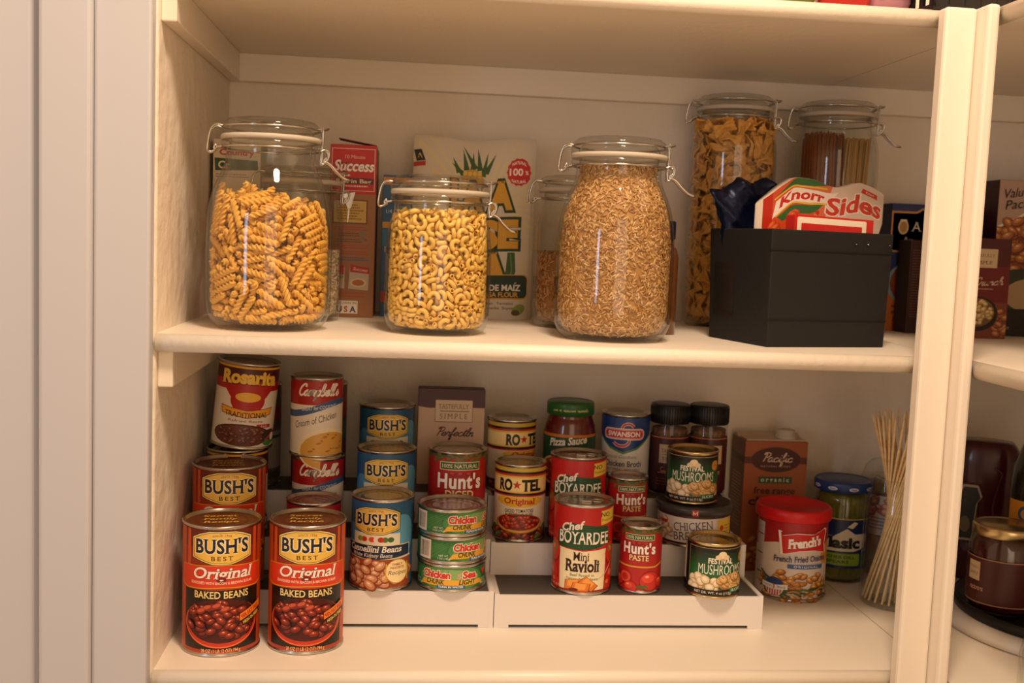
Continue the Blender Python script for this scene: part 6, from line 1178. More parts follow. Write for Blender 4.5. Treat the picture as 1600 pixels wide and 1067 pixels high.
# ------------------------------------------------------------------ rice
def rice(at, prof, ztop, n, label, cols, seed, gl=.0072, gr=.00115):
    """loose grains against the glass and over the top, on a solid heap"""
    rnd = random.Random(seed); v = []; f = []; c = []
    def rad(z):
        for (r0, z0), (r1, z1) in zip(prof, prof[1:]):
            if z0 <= z <= z1: return r0 + (r1 - r0) * (z - z0) / max(z1 - z0, 1e-6)
        return prof[-1][0]
    prev = None; k = 40
    zs = [prof[0][1] + (ztop - .003 - prof[0][1]) * i / 24 for i in range(25)]
    for i, z in enumerate(zs):
        b = len(v); r = rad(z) - .0022
        for q in range(k):
            a = 2 * PI * q / k; v.append((r * math.cos(a), r * math.sin(a), z))
        if i:
            for q in range(k): f.append((b - k + q, b - k + (q + 1) % k, b + (q + 1) % k, b + q)); c.append(cols[2])
    f.append(tuple(range(len(v) - k, len(v)))); c.append(cols[2])
    f.append(tuple(range(k - 1, -1, -1))); c.append(cols[2])
    wall = 2 * PI * rad(ztop * .5) * ztop; top = PI * rad(ztop) ** 2; ntop = int(n * top / (wall + top))
    for g in range(n):
        if g < ntop:
            a = rnd.uniform(0, 2 * PI); r = math.sqrt(rnd.random()) * (rad(ztop) - .003); P = Vector((r * math.cos(a), r * math.sin(a), ztop - .003 + rnd.uniform(0, .003)))
            t1, t2, nn = Vector((1, 0, 0)), Vector((0, 1, 0)), Vector((0, 0, 1))
        else:
            z = prof[0][1] + (ztop - prof[0][1]) * rnd.random(); a = rnd.uniform(0, 2 * PI); r = rad(z) - .0012 - rnd.random() * .0012
            nn = Vector((math.cos(a), math.sin(a), 0)); P = nn * r + Vector((0, 0, z)); t1 = Vector((-nn.y, nn.x, 0)); t2 = Vector((0, 0, 1))
            d2 = (rad(min(z + .004, ztop)) - rad(max(z - .004, prof[0][1]))) / .008; t2 = (t2 + nn * d2).normalized()
        w_ = rnd.uniform(0, PI); d = (t1 * math.cos(w_) + t2 * math.sin(w_) - nn * rnd.uniform(-.05, .3)).normalized()
        e = d.cross(nn).normalized(); h = e.cross(d)
        b = len(v); l = gl * rnd.uniform(.8, 1.1); col = rnd.choice(cols)
        for s, q in ((-.38, .75), (0, 1), (.38, .75)):
            for m in range(5):
                aa = 2 * PI * m / 5; v.append(P + d * (s * l) + (e * math.cos(aa) + h * math.sin(aa)) * gr * q)
        v.append(P - d * l * .5); v.append(P + d * l * .5)
        for s in (0, 5):
            for m in range(5): f.append((b + s + m, b + s + (m + 1) % 5, b + s + 5 + (m + 1) % 5, b + s + 5 + m)); c.append(col)
        for m in range(5): f.append((b + 15, b + (m + 1) % 5, b + m)); f.append((b + 16, b + 10 + m, b + 10 + (m + 1) % 5)); c += [col, col]
    me = bpy.data.meshes.new('rice_grains'); me.from_pydata([tuple(p) for p in v], [], f)
    at_ = me.color_attributes.new('Col', 'FLOAT_COLOR', 'CORNER')
    buf = []
    lc = {k_: lin(k_) for k_ in set(c)}
    for p, cc in zip(me.polygons, c): buf += [*lc[cc], 1.0] * p.loop_total
    at_.data.foreach_set('color', buf); me.polygons.foreach_set('use_smooth', [True] * len(me.polygons))
    o = link('rice_grains', me, MAT['grain'], None, (at[0], at[1], 0))
    return tag(o, label, 'rice', None, 'stuff')
BROWN = ('c9985c', 'd8ab70', 'b98749', 'e2bc86', 'cfa062', 'a8753c')
rice(J_RICE, [(.045, .007), (.054, .0095), (.061, .019), (.0645, .036), (.0645, .098), (.0638, .1171), (.0620, .1343), (.0587, .1496), (.0544, .1620), (.0500, .1715), (.0466, .1801), (.0452, .1878), (.0450, .198)], .198, 8200, 'brown rice grains packed up to the neck of the large jar', BROWN, 5)
rice((.4670, .2700), [(.038, .007), (.045, .012), (.0485, .03), (.0485, .12)], .098, 2000, 'brown rice grains half filling the slim jar behind', ('b98450', 'c8935c', 'a06c3c', 'd0a06c'), 6)
rice((.1180, .2520), [(.038, .007), (.045, .012), (.0485, .03), (.0485, .12)], .088, 2000, 'pale rice grains in the latch jar behind the fusilli', ('d8c0a0', 'e2cdb0', 'ccb08c', 'eadac0'), 7)

# ------------------------------------------------------------------ spaghetti
def strands(label, n, b0, t0, rb, mat, seed, z0=.0075, L=.268):
    rnd = random.Random(seed); mb = MB()
    for i in range(n):
        a = rnd.uniform(0, 2 * PI); r = math.sqrt(rnd.random()) * rb; dx, dy = r * math.cos(a), r * math.sin(a) * 1.1
        p = Vector((b0[0] + dx, b0[1] + dy, z0)); q = Vector((t0[0] + dx * .8 + rnd.uniform(-.003, .003), t0[1] + dy * .8 + rnd.uniform(-.003, .003), z0 + L + rnd.uniform(-.006, .004)))
        mb.tube([p, (p + q) / 2, q], .00095, 5)
    return tag(mb.build('spaghetti_bundle', MAT[mat], None, (J_SPAG[0], J_SPAG[1], 0), recalc=False), label, 'pasta', None, 'stuff')
strands('brown wholewheat spaghetti strands on the left inside the tall jar', 330, (-.016, .0), (-.019, .0), .0335, 'spagb', 2)
strands('pale spaghetti strands on the right inside the tall jar', 230, (.010, -.014), (.024, -.010), .023, 'spag', 3, L=.262)

# ------------------------------------------------------------------ cartons and bags
def carton(name, x, y, z, w_, d, h, col, art, label, cat='box', rz=0, side=None, sidecol=None, fl=True, group=None, mat='carton'):
    """x,y = middle of the front face's foot"""
    t = thing(name, (x, y, z), label, cat, rz, group)
    mb = MB().box(-w_ / 2, 0, 0, w_ / 2, d, h)
    m = pbr('card_' + name, col, .5)
    mb.build('carton_body', m, t, bevel=.0012)
    me = flat(art, 'printed_front', -.0002, 0, (-w_ * 500 + .4, .4, w_ * 500 - .4, h * 1000 - .4)); me.materials.append(MAT[mat]); link('printed_front', me, None, t)
    if side:                                    # artwork on the right or left side panel
        which, a = side
        if which == 'R': fn = lambda u, v: ((w_ / 2 + .0002, d / 2 + u / 1000, v / 1000), (1, 0, 0))
        else: fn = lambda u, v: ((-w_ / 2 - .0002, d / 2 - u / 1000, v / 1000), (-1, 0, 0))
        me = a.mesh('printed_side', fn, clip=(-d * 500 + .4, .4, d * 500 - .4, h * 1000 - .4)); me.materials.append(MAT[mat]); link('printed_side', me, None, t)
    return t

# rice box
A = Art(); W, H = 30.2, 226
A.rect(-40, 0, 40, H, 'a06c40'); A.rect(-40, 162, 40, H, 'c4161e'); A.rect(-28, 166, 28, 221, 'f0d8cc'); A.rect(-27.3, 166.7, 27.3, 220.3, 'c4161e')
A.text('10 Minute', 2, 208, 4.6, 'f0c8b8', w_=26, serif=True)
A.text('Success', 0, 192, 13.5, 'fbf0ea', w_=52, ital=.22, serif=True, bold=.03, out='7c0a10', ow=.03)
A.lines(-16, 0, 185, 1, 4, 'f6e0d6', 2.4, 2); A.rect(-26, 175, 27, 183, '5a1a16'); A.text('Boil in Bag', 1, 176.4, 5, 'f3dcc0', w_=46, serif=True, bold=.02)
A.lines(-10, 26, 171.5, 1, 4, 'f0c8b8', 1.8, 6)
A.rect(-26, 123, 20, 155, '6e4526'); A.rect(-24, 125, 18, 153, 'd8b866'); A.rect(-22.6, 126.4, 16.6, 151.6, 'cfa94e'); A.lines(-20, 15, 147, 6, 3.6, '7a5a24', 1.4, 2)
for i, c in enumerate(('b8301c', '5a3420', '5a3420', 'b8301c', 'b8301c', '3a5a84')): A.lines(-18 if i % 2 else -22, 24, 118 - i * 8, 2, 3, c, 1.2, 5 + i)
A.rect(10, 101, 18, 114, '8a7050')
A.poly([(-25, 38), (-25, 66), (-8, 66), (-8, 38)], 'cdbfae'); A.rect(-25, 56, -9, 68, 'b81a1c'); A.poly([(-3, 38), (-1, 70), (24, 66), (23, 36)], 'c8b8a4'); A.poly([(-1, 60), (-1, 70), (24, 66), (24, 58)], 'b81a1c')
A.text('Success', 12, 61.5, 4, 'f6e6dc', w_=19, ital=.2, rot=-6); A.ell(10, 46, 11, 6, 'e2cda8'); A.ell(10, 46, 8, 4, 'b86a34'); A.rect(-24, 51, -10, 55, '4a8a3c'); A.rect(-24, 47.5, -10, 51, 'd8b83c')
A.lines(-22, 22, 31, 2, 4, 'b8401c', 1.6, 8)
A.rect(-21, 5, 10, 22, 'f0e6d6'); A.text('GROWN IN', -5.5, 17.5, 3, '6a4a30', w_=28, serif=True); A.text('U', -14, 7, 7.4, '2a2a3a', serif=True, bold=.03); A.text('S', -5.5, 7, 7.4, 'c02018', serif=True, bold=.03); A.text('A', 3.6, 7, 7.4, '2a2a3a', serif=True, bold=.03)
t = carton('rice_box', .1775, .3150, 0, .0605, .100, .226, 'a06a42', A, 'red and brown boil-in-bag rice box behind the large fusilli jar', rz=0)
MB().prism([(-.020, .2345), (.029, .2268), (.029, .2260), (-.020, .2335)], 'y', .003, .034).build('open_flap', pbr('card_flap', (112, 34, 26), .5), t)
# blue box
A = Art(); A.rect(-60, 0, 60, 200, '2c5f8e'); A.rect(-60, 178, 60, 188, 'd88a2a'); A.lines(-14, 14, 181.5, 1, 4, '6a3a14', 2.6, 2); A.ell(6, 160, 12, 9, '1b3f66'); A.text('1/4 CUP', -2, 140, 5, 'dce6ee'); A.rect(-60, 120, 60, 128, 'd8a03a'); A.rect(-60, 96, 60, 118, '2878a8'); A.text('1', -14, 88, 7, 'e8eef2', bold=.02); A.rect(-60, 20, 60, 34, 'b8341f')
carton('dry_goods_box', .2350, .3500, 0, .0380, .060, .191, '24507c', A, 'blue dry goods box with orange top band behind the macaroni jar')
# cracker box, mostly hidden
A = Art(); A.rect(-70, 0, 70, 240, 'd8c8b0'); A.text('Country', 0, 204, 7, 'c22a1c', bold=.04, w_=44); A.poly([(-27, 184), (-28, 200), (26, 198), (27, 186)], '2c5230'); A.text('Cr', -16, 187, 9, 'f0e2b8', serif=True, bold=.03); A.lines(-26, 24, 179, 2, 3, '6a5a48', 1, 2); A.ell(-20, 120, 40, 30, 'd8a860'); A.rect(-70, 0, 70, 50, 'b8241c')
carton('food_carton', .0310, .2950, 0, .0600, .130, .224, 'b8a890', A, 'cream food box with green badge behind the fusilli jar by the wall')
# corn flour bag
def flour_bag():
    w_, d, h = 170.0, 68.0, 248.0
    def prof(u, v):
        a = max(0, 1 - (abs(u) / (w_ / 2)) ** 3.2); b = max(0, min(1, (h - v) / 34)) ** .55 if v > 214 else 1
        return d / 2 * (.30 + .70 * a ** .5) * (.10 + .90 * b) + .6 * math.sin(u * .11) * b
    def top(u): return 1 + (-.012 * math.cos(u * .05) + .01 * (u / w_))
    fn = lambda u, v: ((u / 1000, (d / 2 - prof(u, v)) / 1000, v * top(u) / 1000), Vector((-.001 * u, -1, .0)).normalized())
    A = Art()
    for i in range(10): A.rect(-85 + 17 * i, 0, -68 + 17 * i, h, 'd4c6ae'); A.k -= 1
    A.k += 1
    for i in range(26):
        a = math.radians(-20 + i * 9); a2 = a + math.radians(4)
        A.poly([(10 + 40 * math.cos(a), 150 + 40 * math.sin(a)), (10 + 125 * math.cos(a), 150 + 125 * math.sin(a)), (10 + 125 * math.cos(a2), 150 + 125 * math.sin(a2)), (10 + 40 * math.cos(a2), 150 + 40 * math.sin(a2))], 'dcc896'); A.k -= 1
    A.k += 1
    A.rect(-85, 0, -60, h, 'd4c6ae'); A.rect(-85, 214, 85, h, 'd4c6ae')
    for x, y, ro, l in ((-22, 200, 115, 22), (-12, 204, 100, 30), (0, 206, 118, 36), (6, 204, 95, 32), (14, 200, 62, 30), (-16, 198, 140, 22), (10, 196, 78, 34), (-4, 202, 88, 28)):
        R0 = math.radians(ro); ex, ey = x + l * math.cos(R0), y + l * math.sin(R0); nx, ny = -math.sin(R0) * 4, math.cos(R0) * 4
        A.poly([(x + nx, y + ny), (ex, ey), (x - nx, y - ny)], '3a5a2a')
    A.ell(-4, 186, 16, 20, 'c89a34'); 
    for i in range(5):
        for j in range(4): A.ell(-14 + j * 6.6, 172 + i * 7, 2.8, 3.0, 'e0b850')
    for t_, u, v, hh, ww in (('A', 36, 152, 34, 34), ('SE', 34, 100, 34, 56), ('A', 28, 54, 36, 38)):
        A.text(t_, u, v, hh, 'd9a02a', w_=ww, bold=.06, serif=True, out='1e3a1c', ow=.075)
    A.text('LA', -10, 152, 34, 'd9a02a', w_=44, bold=.06, serif=True, out='1e3a1c', ow=.075); A.text('MA', -26, 100, 34, 'd9a02a', w_=56, bold=.06, serif=True, out='1e3a1c', ow=.075)
    A.poly([(48, 92), (58, 92), (60, 66), (54, 50), (44, 48), (40, 56), (46, 66)], '3a5a2c'); A.ell(48, 52, 10, 9, '2c4422'); A.stroke([(52, 90), (54, 66), (48, 52)], 1.6, '6c8a4c')
    A.rrect(-60, 28, 78, 62, 6, 'd9a02a'); A.rrect(-60, 30, 77, 61, 6, '1c3626')
    A.text('HARINA', -8, 50, 8, 'ece4cc', w_=44, bold=.03); A.text('DE MAIZ', 46, 40, 8, 'ece4cc', w_=44, bold=.03); A.text('MASA FLOUR', 38, 31.6, 6.2, 'e0a83a', w_=54, bold=.03)
    A.stroke([(59, 49.6), (61.5, 51.2)], 1.1, 'ece4cc', smooth=False)
    A.text('Arepas  Tamales', 34, 21, 3.6, '4a4234', w_=48); A.text('Empanadas  Sopes', 34, 14.6, 3.6, '4a4234', w_=48)
    A.ell(66, 14, 10, 7, '8a9a4a', 30); A.ell(62, 10, 6, 4, '5a4a24')
    n = 28; P = [(60 + (17.5 if i % 2 == 0 else 16) * math.cos(2 * PI * i / n), 200 + (19 if i % 2 == 0 else 17.4) * math.sin(2 * PI * i / n)) for i in range(n)]
    A.poly(P, 'c8241e'); A.text('100', 56, 195.5, 9, 'f3e4d4', w_=19, bold=.03); A.text('%', 71, 197, 5, 'f3e4d4', bold=.02); A.text('NATURAL', 60, 208, 4, 'f3e4d4', w_=20, bold=.02, arc=2.4); A.text('NATURAL', 60, 187, 4, 'f3e4d4', w_=20, bold=.02, arc=-2.4)
    A.poly([(-84, 228), (-80, 212), (-68, 212), (-74, 228)], '1c1c18'); A.text('A', -76, 214.5, 8, 'd9b83a', bold=.02); A.rect(-84, 205, -68, 211, 'b8241c')
    t = thing('corn_flour_bag', (.3400, .3540, 0), 'white paper corn flour bag with yellow and green print', 'bag')
    cu = [u for u in range(-84, 85, 6)]; cv = [214, 220, 226, 232, 237, 241, 244, 246]
    me = A.mesh('printed_front', chord(fn, [-85] + cu + [85]), cu, cv, (-84.9, 0.2, 84.9, h - .2)); me.materials.append(MAT['bag']); link('printed_front', me, None, t)
    v = []; f = []; U = [-85 + 170 * i / 30 for i in range(31)]; Vv = [214 * i / 20 for i in range(20)] + [214, 220, 226, 232, 236, 239, 241, 243, 244.5, 246, 247, 248]
    for s in (1, -1):
        for u in U:
            for q in Vv: p = prof(u, q); v.append((u / 1000, (d / 2 - s * p) / 1000 + (.0004 if s == 1 else 0), q * top(u) / 1000))
    o = 31 * 32
    for i in range(30):
        for j in range(31):
            a = i * 32 + j; q = (a, a + 32, a + 33, a + 1); f.append(q); f.append(tuple(o + k for k in reversed(q)))
    rim = [i * 32 for i in range(31)] + [30 * 32 + j for j in range(1, 32)] + [i * 32 + 31 for i in range(29, -1, -1)] + [j for j in range(30, 0, -1)]
    for a, b in zip(rim, rim[1:] + rim[:1]): f.append((b, a, o + a, o + b))
    MB().add(v, f, True).build('paper_bag', pbr('cream_bag_paper', (208, 194, 170), .6), t)
flour_bag()
# little bottle behind the rice
t = thing('spice_bottle', (.5680, .2080, 0), 'small brown bottle with dark blue cap right of the brown rice jar', 'bottle')
MB().lathe([(0, 0), (.020, 0), (.0215, .002), (.0215, .096), (.019, .106), (.014, .112), (.014, .120), (0, .120)], 32).build('bottle_body', MAT['amber'], t)
MB().lathe([(0, .119), (.0165, .119), (.0165, .140), (.015, .1415), (0, .1415)], 32).build('screw_cap', pbr('navy_cap', (24, 34, 74), .4), t)

# ------------------------------------------------------------------ black bin and what it holds
BX, BY, BA = .7400, .0845, math.radians(15.5)
def bin_():
    t = thing('storage_bin', (BX, BY, 0), 'open black fabric storage bin holding food packets', 'bin', BA)
    w0, w1, d0, d1, h, th = .0820, .0850, .126, .131, .1345, .004
    def ring(hw, y0, y1, z): return [(-hw, y0, z), (hw, y0, z), (hw, y1, z), (-hw, y1, z)]
    R_ = [ring(w0, 0, d0, 0), ring(w1, -.002, d1, h), ring(w1 - th, th - .002, d1 - th, h), ring(w0 - th, th, d0 - th, th)]
    v = [p for r in R_ for p in r]; f = [(3, 2, 1, 0)]
    for k in range(3):
        for i in range(4): f.append((k * 4 + i, k * 4 + (i + 1) % 4, k * 4 + 4 + (i + 1) % 4, k * 4 + 4 + i))
    f.append((12, 13, 14, 15))
    MB().add(v, f).build('bin_body', MAT['black'], t, bevel=.0016)
    m = MB()
    for z in (.1105, .031):
        k = z / h; m.box(-(w0 + .003 * k) - .0004, -.002 * k - .0009, z, (w0 + .003 * k) + .0004, -.002 * k + .001, z + .0011)
    m.build('seam', pbr('black_seam', (10, 10, 10), .8), t)
    MB().box(-w0 - .0022, .072, .030, -w0 - .0008, .116, .094).build('label_pocket', MAT['clearfilm'], t)
    s = MB()
    for x in (.030, .047, .078): s.lathe([(0, 0), (.0012, .0002), (.0008, .0010), (0, .0012)], 8, (x, -.0035, .1205))
    s.build('snap_stud', MAT['steel'], t)
bin_()
def in_bin(u, v): return (BX + u * math.cos(BA) - v * math.sin(BA), BY + u * math.sin(BA) + v * math.cos(BA))
def pouch(name, w_, h, thick, top, at, rz, tilt, art, label, mat, backmat, wob=0, seed=0, z=.006, artname='printed_front', foot=.75, lean=0.0):
    rnd = random.Random(seed); ph = [rnd.uniform(0, 6) for _ in range(6)]
    def y_(u, v):
        a = max(0, 1 - (2 * u / w_) ** 4)
        if art:                                  # printed pouches bend in one direction only
            return thick / 2 * a ** .5 + .3, wob * (math.sin(u * .13 + ph[0]) + .5 * math.sin(u * .29 + ph[2]))
        b = max(0, 1 - (2 * v / h - 1) ** 6)
        k = min(1, max(0, (v / h - .55) / .35))
        n = wob * (.25 + .75 * k) * (math.sin(u * .13 + ph[0]) * math.cos(v * .11 + ph[1]) + .6 * math.sin(u * .29 + v * .21 + ph[2]) + .4 * math.sin(v * .37 - u * .17 + ph[3]) + .7 * abs(math.sin(u * .21 - v * .26 + ph[4])) - .6 * abs(math.sin(u * .33 + v * .17 + ph[5])))
        return thick / 2 * (a * b) ** .5 + .3, n
    def P(u, v, s):
        d, n = y_(u, v); fl = foot + (1 - foot) * min(1, v / (h * .8)); q = v / h
        return ((u * fl + lean * max(0, q - .78) / .22) / 1000, (-s * d + n) / 1000, q * top(u) / 1000)
    nu, nv = 40, 30; v = []; f = []
    for s in (1, -1):
        for i in range(nu + 1):
            for j in range(nv + 1): v.append(P(w_ * (i / nu - .5), h * j / nv, s))
    o = (nu + 1) * (nv + 1)
    for i in range(nu):
        for j in range(nv):
            a = i * (nv + 1) + j; q = (a, a + nv + 1, a + nv + 2, a + 1); f.append(q); f.append(tuple(o + k for k in reversed(q)))
    rim = [i * (nv + 1) for i in range(nu + 1)] + [nu * (nv + 1) + j for j in range(1, nv + 1)] + [i * (nv + 1) + nv for i in range(nu - 1, -1, -1)] + [j for j in range(nv - 1, 0, -1)]
    for a, b in zip(rim, rim[1:] + rim[:1]): f.append((b, a, o + a, o + b))
    x, yy = in_bin(*at)
    t = thing(name, (x, yy, z), label, 'packet', BA + rz); t.rotation_euler = (tilt[0], tilt[1], BA + rz)
    MB().add(v, f, True).build('pouch_film', backmat, t)
    if art:
        me = art.mesh(artname, chord(lambda u, q: (Vector(P(u, q, 1)) + Vector((0, -.0004, 0)), (0, -1, 0)), [w_ * (i / nu - .5) for i in range(nu + 1)]), [w_ * (i / nu - .5) for i in range(1, nu)], [h * j / nv for j in range(1, nv)], (-w_ / 2 + .3, 30, w_ / 2 - .3, h - .3))
        me.materials.append(MAT[mat]); link(artname, me, None, t)
    return t
A = Art(); W, H = 162, 176
A.rect(-81, 0, 81, H, 'd8cabb'); A.poly([(-81, 0), (-81, H), (14, H), (2, 158), (-8, 140), (-10, 0)], 'd2532c')
A.ell(6, 150, 26, 40, 'd8714a', 20); A.poly([(8, H), (20, H), (81, H), (81, 0), (-4, 0), (2, 150)], 'd8cabb')
A.rect(-81, 0, -76, H, 'e8dcc8'); A.rect(-76, 0, -66, H, 'c03020')
A.poly([(-62, 166), (-36, H), (4, H), (-16, 168), (-36, 167)], '2f6a34'); A.stroke([(-64, 164), (-44, 166.5), (-22, 166), (2, 171)], 2, 'e0c03a')
A.poly([(-66, 140), (-62, 160), (-40, 164), (-18, 163), (16, 169), (2, 153), (-20, 147), (-44, 147)], 'f0e8dc')
A.text('Knorr', -30, 150.5, 11.5, 'c8241c', w_=56, ital=.25, bold=.035, rot=4)
A.poly([(-60, 138), (-44, 143), (-20, 144), (-2, 150), (-12, 138), (-20, 134), (-54, 130)], '2f6a34'); A.stroke([(-62, 140), (-44, 146), (-20, 146), (2, 152)], 2, 'e0c03a')
A.text('Sides', 38, 140, 21, 'd03c28', w_=74, bold=.03, ital=.1, out='f3e8dc', ow=.05)
A.poly([(46, 164), (48, 170), (68, 168), (68, 162)], 'c8342a'); A.text('Knorr', 58, 164.6, 3, 'f0e0d0', rot=-4)
A.ell(-10, 138, 3, 3, 'c02a1c'); A.beans(-40, 128, 40, 9, 18, 6, ('b83a1c', 'd2592c', 'e27a44'), 3, .7, None)
top_ = lambda u: 196 - 6 * max(0, (-u - 44) / 37) ** 1.2 * 4 + (-9 * math.exp(-((u - 14) / 26) ** 2)) - 10 * max(0, (u - 50) / 31) - 2
A.v = [(u * 1.14, q + 20, z) for u, q, z in A.v]
pouch('noodle_packet', 188, 196, 15, top_, (.036, .075), .0, (0, 0, 0), A, 'orange and cream noodle side dish packet standing up out of the black bin', 'gloss', pbr('cream_film', (216, 200, 184), .35), .9, 4, z=.0050, foot=.50)
A = Art(); A.ell(-6, 128, 12, 9, 'd8cfc0'); A.poly([(-24, 106), (-2, 122), (2, 104)], 'd8cfc0'); A.poly([(-18, 118), (0, 136), (4, 128), (-12, 112)], 'c8b47a')
topf = lambda u: 190 - 14 * max(0, -u / 40) ** 1.5 - 4 * math.sin(u * .16)
pouch('foil_packet', 96, 190, 24, topf, (-.040, .103), .0, (0, 0, 0), None, 'crumpled navy foil packet at the left of the black bin', 'gloss', MAT['foil'], 3.6, 9, z=.0050, foot=.70, lean=-17)
# red card pack in front
A = Art(); W, H = 102, 140
H = 146; A.rect(-58, 0, 58, H, 'c8201c'); A.rrect(-54, 6, 46, H - 2.5, 2, 'f0e2cc'); A.rrect(-48, 10, 40, H - 9.5, 1, 'c8201c')
x, y = in_bin(.0160, .0190)
t = carton('seasoning_pack', x, y, .006, .114, .018, .146, 'c8241e', A, 'red seasoning pack with white border in the front of the black bin', 'packet', BA + .02, mat='gloss')
t.rotation_euler = (-.03, .02, BA + .02)

# ------------------------------------------------------------------ boxes near the corner
A = Art(); A.rect(-70, 0, 70, 190, '1d2f66'); A.poly([(-62, 118), (-62, 172), (-26, 172), (-18, 177), (70, 177), (70, 180), (-19, 180), (-27, 175), (-65, 175), (-65, 115), (70, 115), (70, 118)], 'c88a3c')
A.ell(-46, 152, 8, 11, 'd8c09a'); A.ell(-46, 152, 5.5, 8, 'b8864c'); A.rect(-51, 160, -41, 163, 'e8dcc0')
A.text('A', -26, 146, 14, 'd8d2c8', serif=True); A.text('Au', -38, 129, 9, 'd8d2c8', serif=True)
A.rect(-70, 0, 70, 62, 'c8702a'); A.ell(-30, 70, 36, 32, '7aa0b8'); A.ell(-26, 70, 35, 31, '8a3a1c'); A.ell(-22, 72, 28, 24, 'a8542a'); A.lines(-56, 10, 34, 2, 9, '7a3214', 4, 3); A.text('&', -50, 14, 7, '7a3214', serif=True)
carton('dry_mix_box', 1.0170, .4000, 0, .130, .044, .186, '1a2c60', A, 'blue and orange food box between the black bin and the post')
A = Art(); A.rect(-40, 0, 40, 140, '34120f'); A.lines(-30, 26, 118, 26, 3.8, '6e4034', 1.3, 3)
carton('mix_box', .9980, .3560, 0, .070, .038, .133, '2e100e', A, 'dark brown box of fine print in front of the blue and orange box')
A = Art(); A.rect(-120, 0, 120, 230, 'b89a86'); A.poly([(-120, 0), (-120, 150), (-80, 168), (-40, 190), (0, 200), (120, 210), (120, 0)], 'e8d8c0'); A.poly([(-120, 0), (-120, 146), (-80, 164), (-40, 186), (0, 196), (120, 204), (120, 0)], '8e4a1e')
A.beans(-70, 130, 60, 40, 60, 12, ('6e3414', 'a4602c', 'c8864a'), 3, .6, 'e8b884'); A.ell(-60, 64, 50, 34, '2f3a24'); A.ell(-44, 60, 40, 24, 'b89a78'); A.rect(-120, 0, 120, 40, '1c1210')
A.text('Value', -78, 200, 13, '2a1c20', w_=38, ital=.3, rot=8); A.text('Pack', -74, 184, 13, '2a1c20', w_=36, ital=.3, rot=8); A.lines(-100, -64, 10, 1, 4, '8a6a54', 4, 2)
carton('value_pack_box', 1.1935, .3600, 0, .205, .050, .224, '3c1818', A, 'large brown value pack box with cursive writing past the post')
A = Art(); A.rect(-50, 0, 50, 140, '6a1616'); A.rect(-50, 100, 50, 140, '4c1210'); A.rect(-18, 98, 26, 124, 'cdb48c'); A.text('TASTEFULLY', 4, 113, 3.6, '6a4a34', w_=36, serif=True); A.text('SIMPLE', 4, 103, 4.4, '6a4a34', w_=30, serif=True)
A.cursive('Crunch', 14, 74, 5, 1.2, 'd8b8a0', 44, .3, rot=4); A.lines(-2, 24, 68, 1, 4, 'b08a78', 1.6, 4); A.rect(-50, 0, 50, 50, '7a3a22'); A.beans(30, 24, 20, 24, 20, 8, ('6a3018', '9a5630', 'c08a58'), 4, .7, None)
A.ell(2, 34, 30, 24, '1c1210'); A.ell(1, 36, 26, 20, '6c5030'); A.beans(1, 36, 23, 17, 44, 4.6, ('9a7a44', 'c8a868', 'e2cc98'), 5, .8, None)
carton('crunch_mix_box', 1.0370, .3000, 0, .0910, .046, .1385, '5a1414', A, 'small maroon mix box with bowl picture in front of the value pack box')

# plum coloured box on the top riser step
A = Art(); A.rect(-60, 0, 60, 140, 'c4a283'); A.poly([(-60, 108), (-50, 109), (-30, 106), (0, 108), (60, 107), (60, 140), (-60, 140)], '421820')
A.rect(-22.6, 87, 29, 118, '5a2a2a'); A.rect(-22, 87.8, 28.4, 117.4, 'd0b894'); A.text('TASTEFULLY', 3, 105.5, 6.4, '6c5236', w_=42, serif=True); A.rect(-16, 101.6, 24, 102.6, '4a1c22'); A.text('SIMPLE', 3, 91.5, 7.2, '6c5236', w_=38, serif=True, space=1.4)
A.cursive('Perfectly', 4, 68, 5.4, 1.4, '4a2422', 52, .35); A.cursive('Potato', 4, 44, 5.4, 1.4, '4a2422', 44, .35)
carton('soup_mix_box', .3180, .3400, ZB + TL[2] + .0010, .0915, .026, .1330, '3a161c', A, 'plum and tan soup mix box standing behind the diced tomatoes can')

# broth carton
A = Art(); A.rect(-50, 0, 50, 200, 'a2562c'); A.rect(-50, 160, 50, 170, '5a2a1c'); A.ell(0, 166, 38, 19, '6a3a24'); A.ell(0, 166, 37, 18, '4a1f18')
A.cursive('Pacific', 1, 163, 6, 1.4, 'e2c8ae', 46, .25); A.text('NATURAL FOODS', 0, 155, 2.8, 'c8a890', w_=44, space=1.4)
A.rect(-25, 131, 26, 141, '34523a'); A.text('organic', 0, 133.6, 6.2, 'e2d8c0', w_=42, space=1.5, bold=.02)
A.text('free range', 0, 116, 9.4, '4a1c14', w_=62, bold=.02); A.text('chicken', 0, 99, 12, '4a1c14', w_=76, bold=.03); A.text('broth', 0, 82, 12, '4a1c14', w_=46, bold=.03); A.beans(0, 34, 44, 26, 34, 9, ('7a3a18', 'b8702c', 'd89a4c'), 3, .6, None)
S_ = Art(); S_.rect(-31, 0, 31, 200, '7c4426'); S_.rect(-31, 160, 31, 170, '4a2418'); S_.lines(-24, 24, 140, 16, 5, 'b89070', 1.6, 3)
t = carton('broth_carton', .7935, .3780, ZB, .0940, .060, .1930, '9a5430', A, 'orange-brown broth carton with white cap behind the fried onions tub', 'carton', 0, ('L', S_))
MB().box(-.044, .003, .1931, .044, .034, .1950).add([(-.047, .034, .193), (.047, .034, .193), (.047, .0585, .193), (-.047, .0585, .193), (-.046, .044, .199), (.046, .044, .199)], [(0, 1, 5, 4), (2, 3, 4, 5), (1, 2, 5), (3, 0, 4), (3, 2, 1, 0)]).build('folded_top', pbr('carton_top', (196, 172, 146), .5), t)
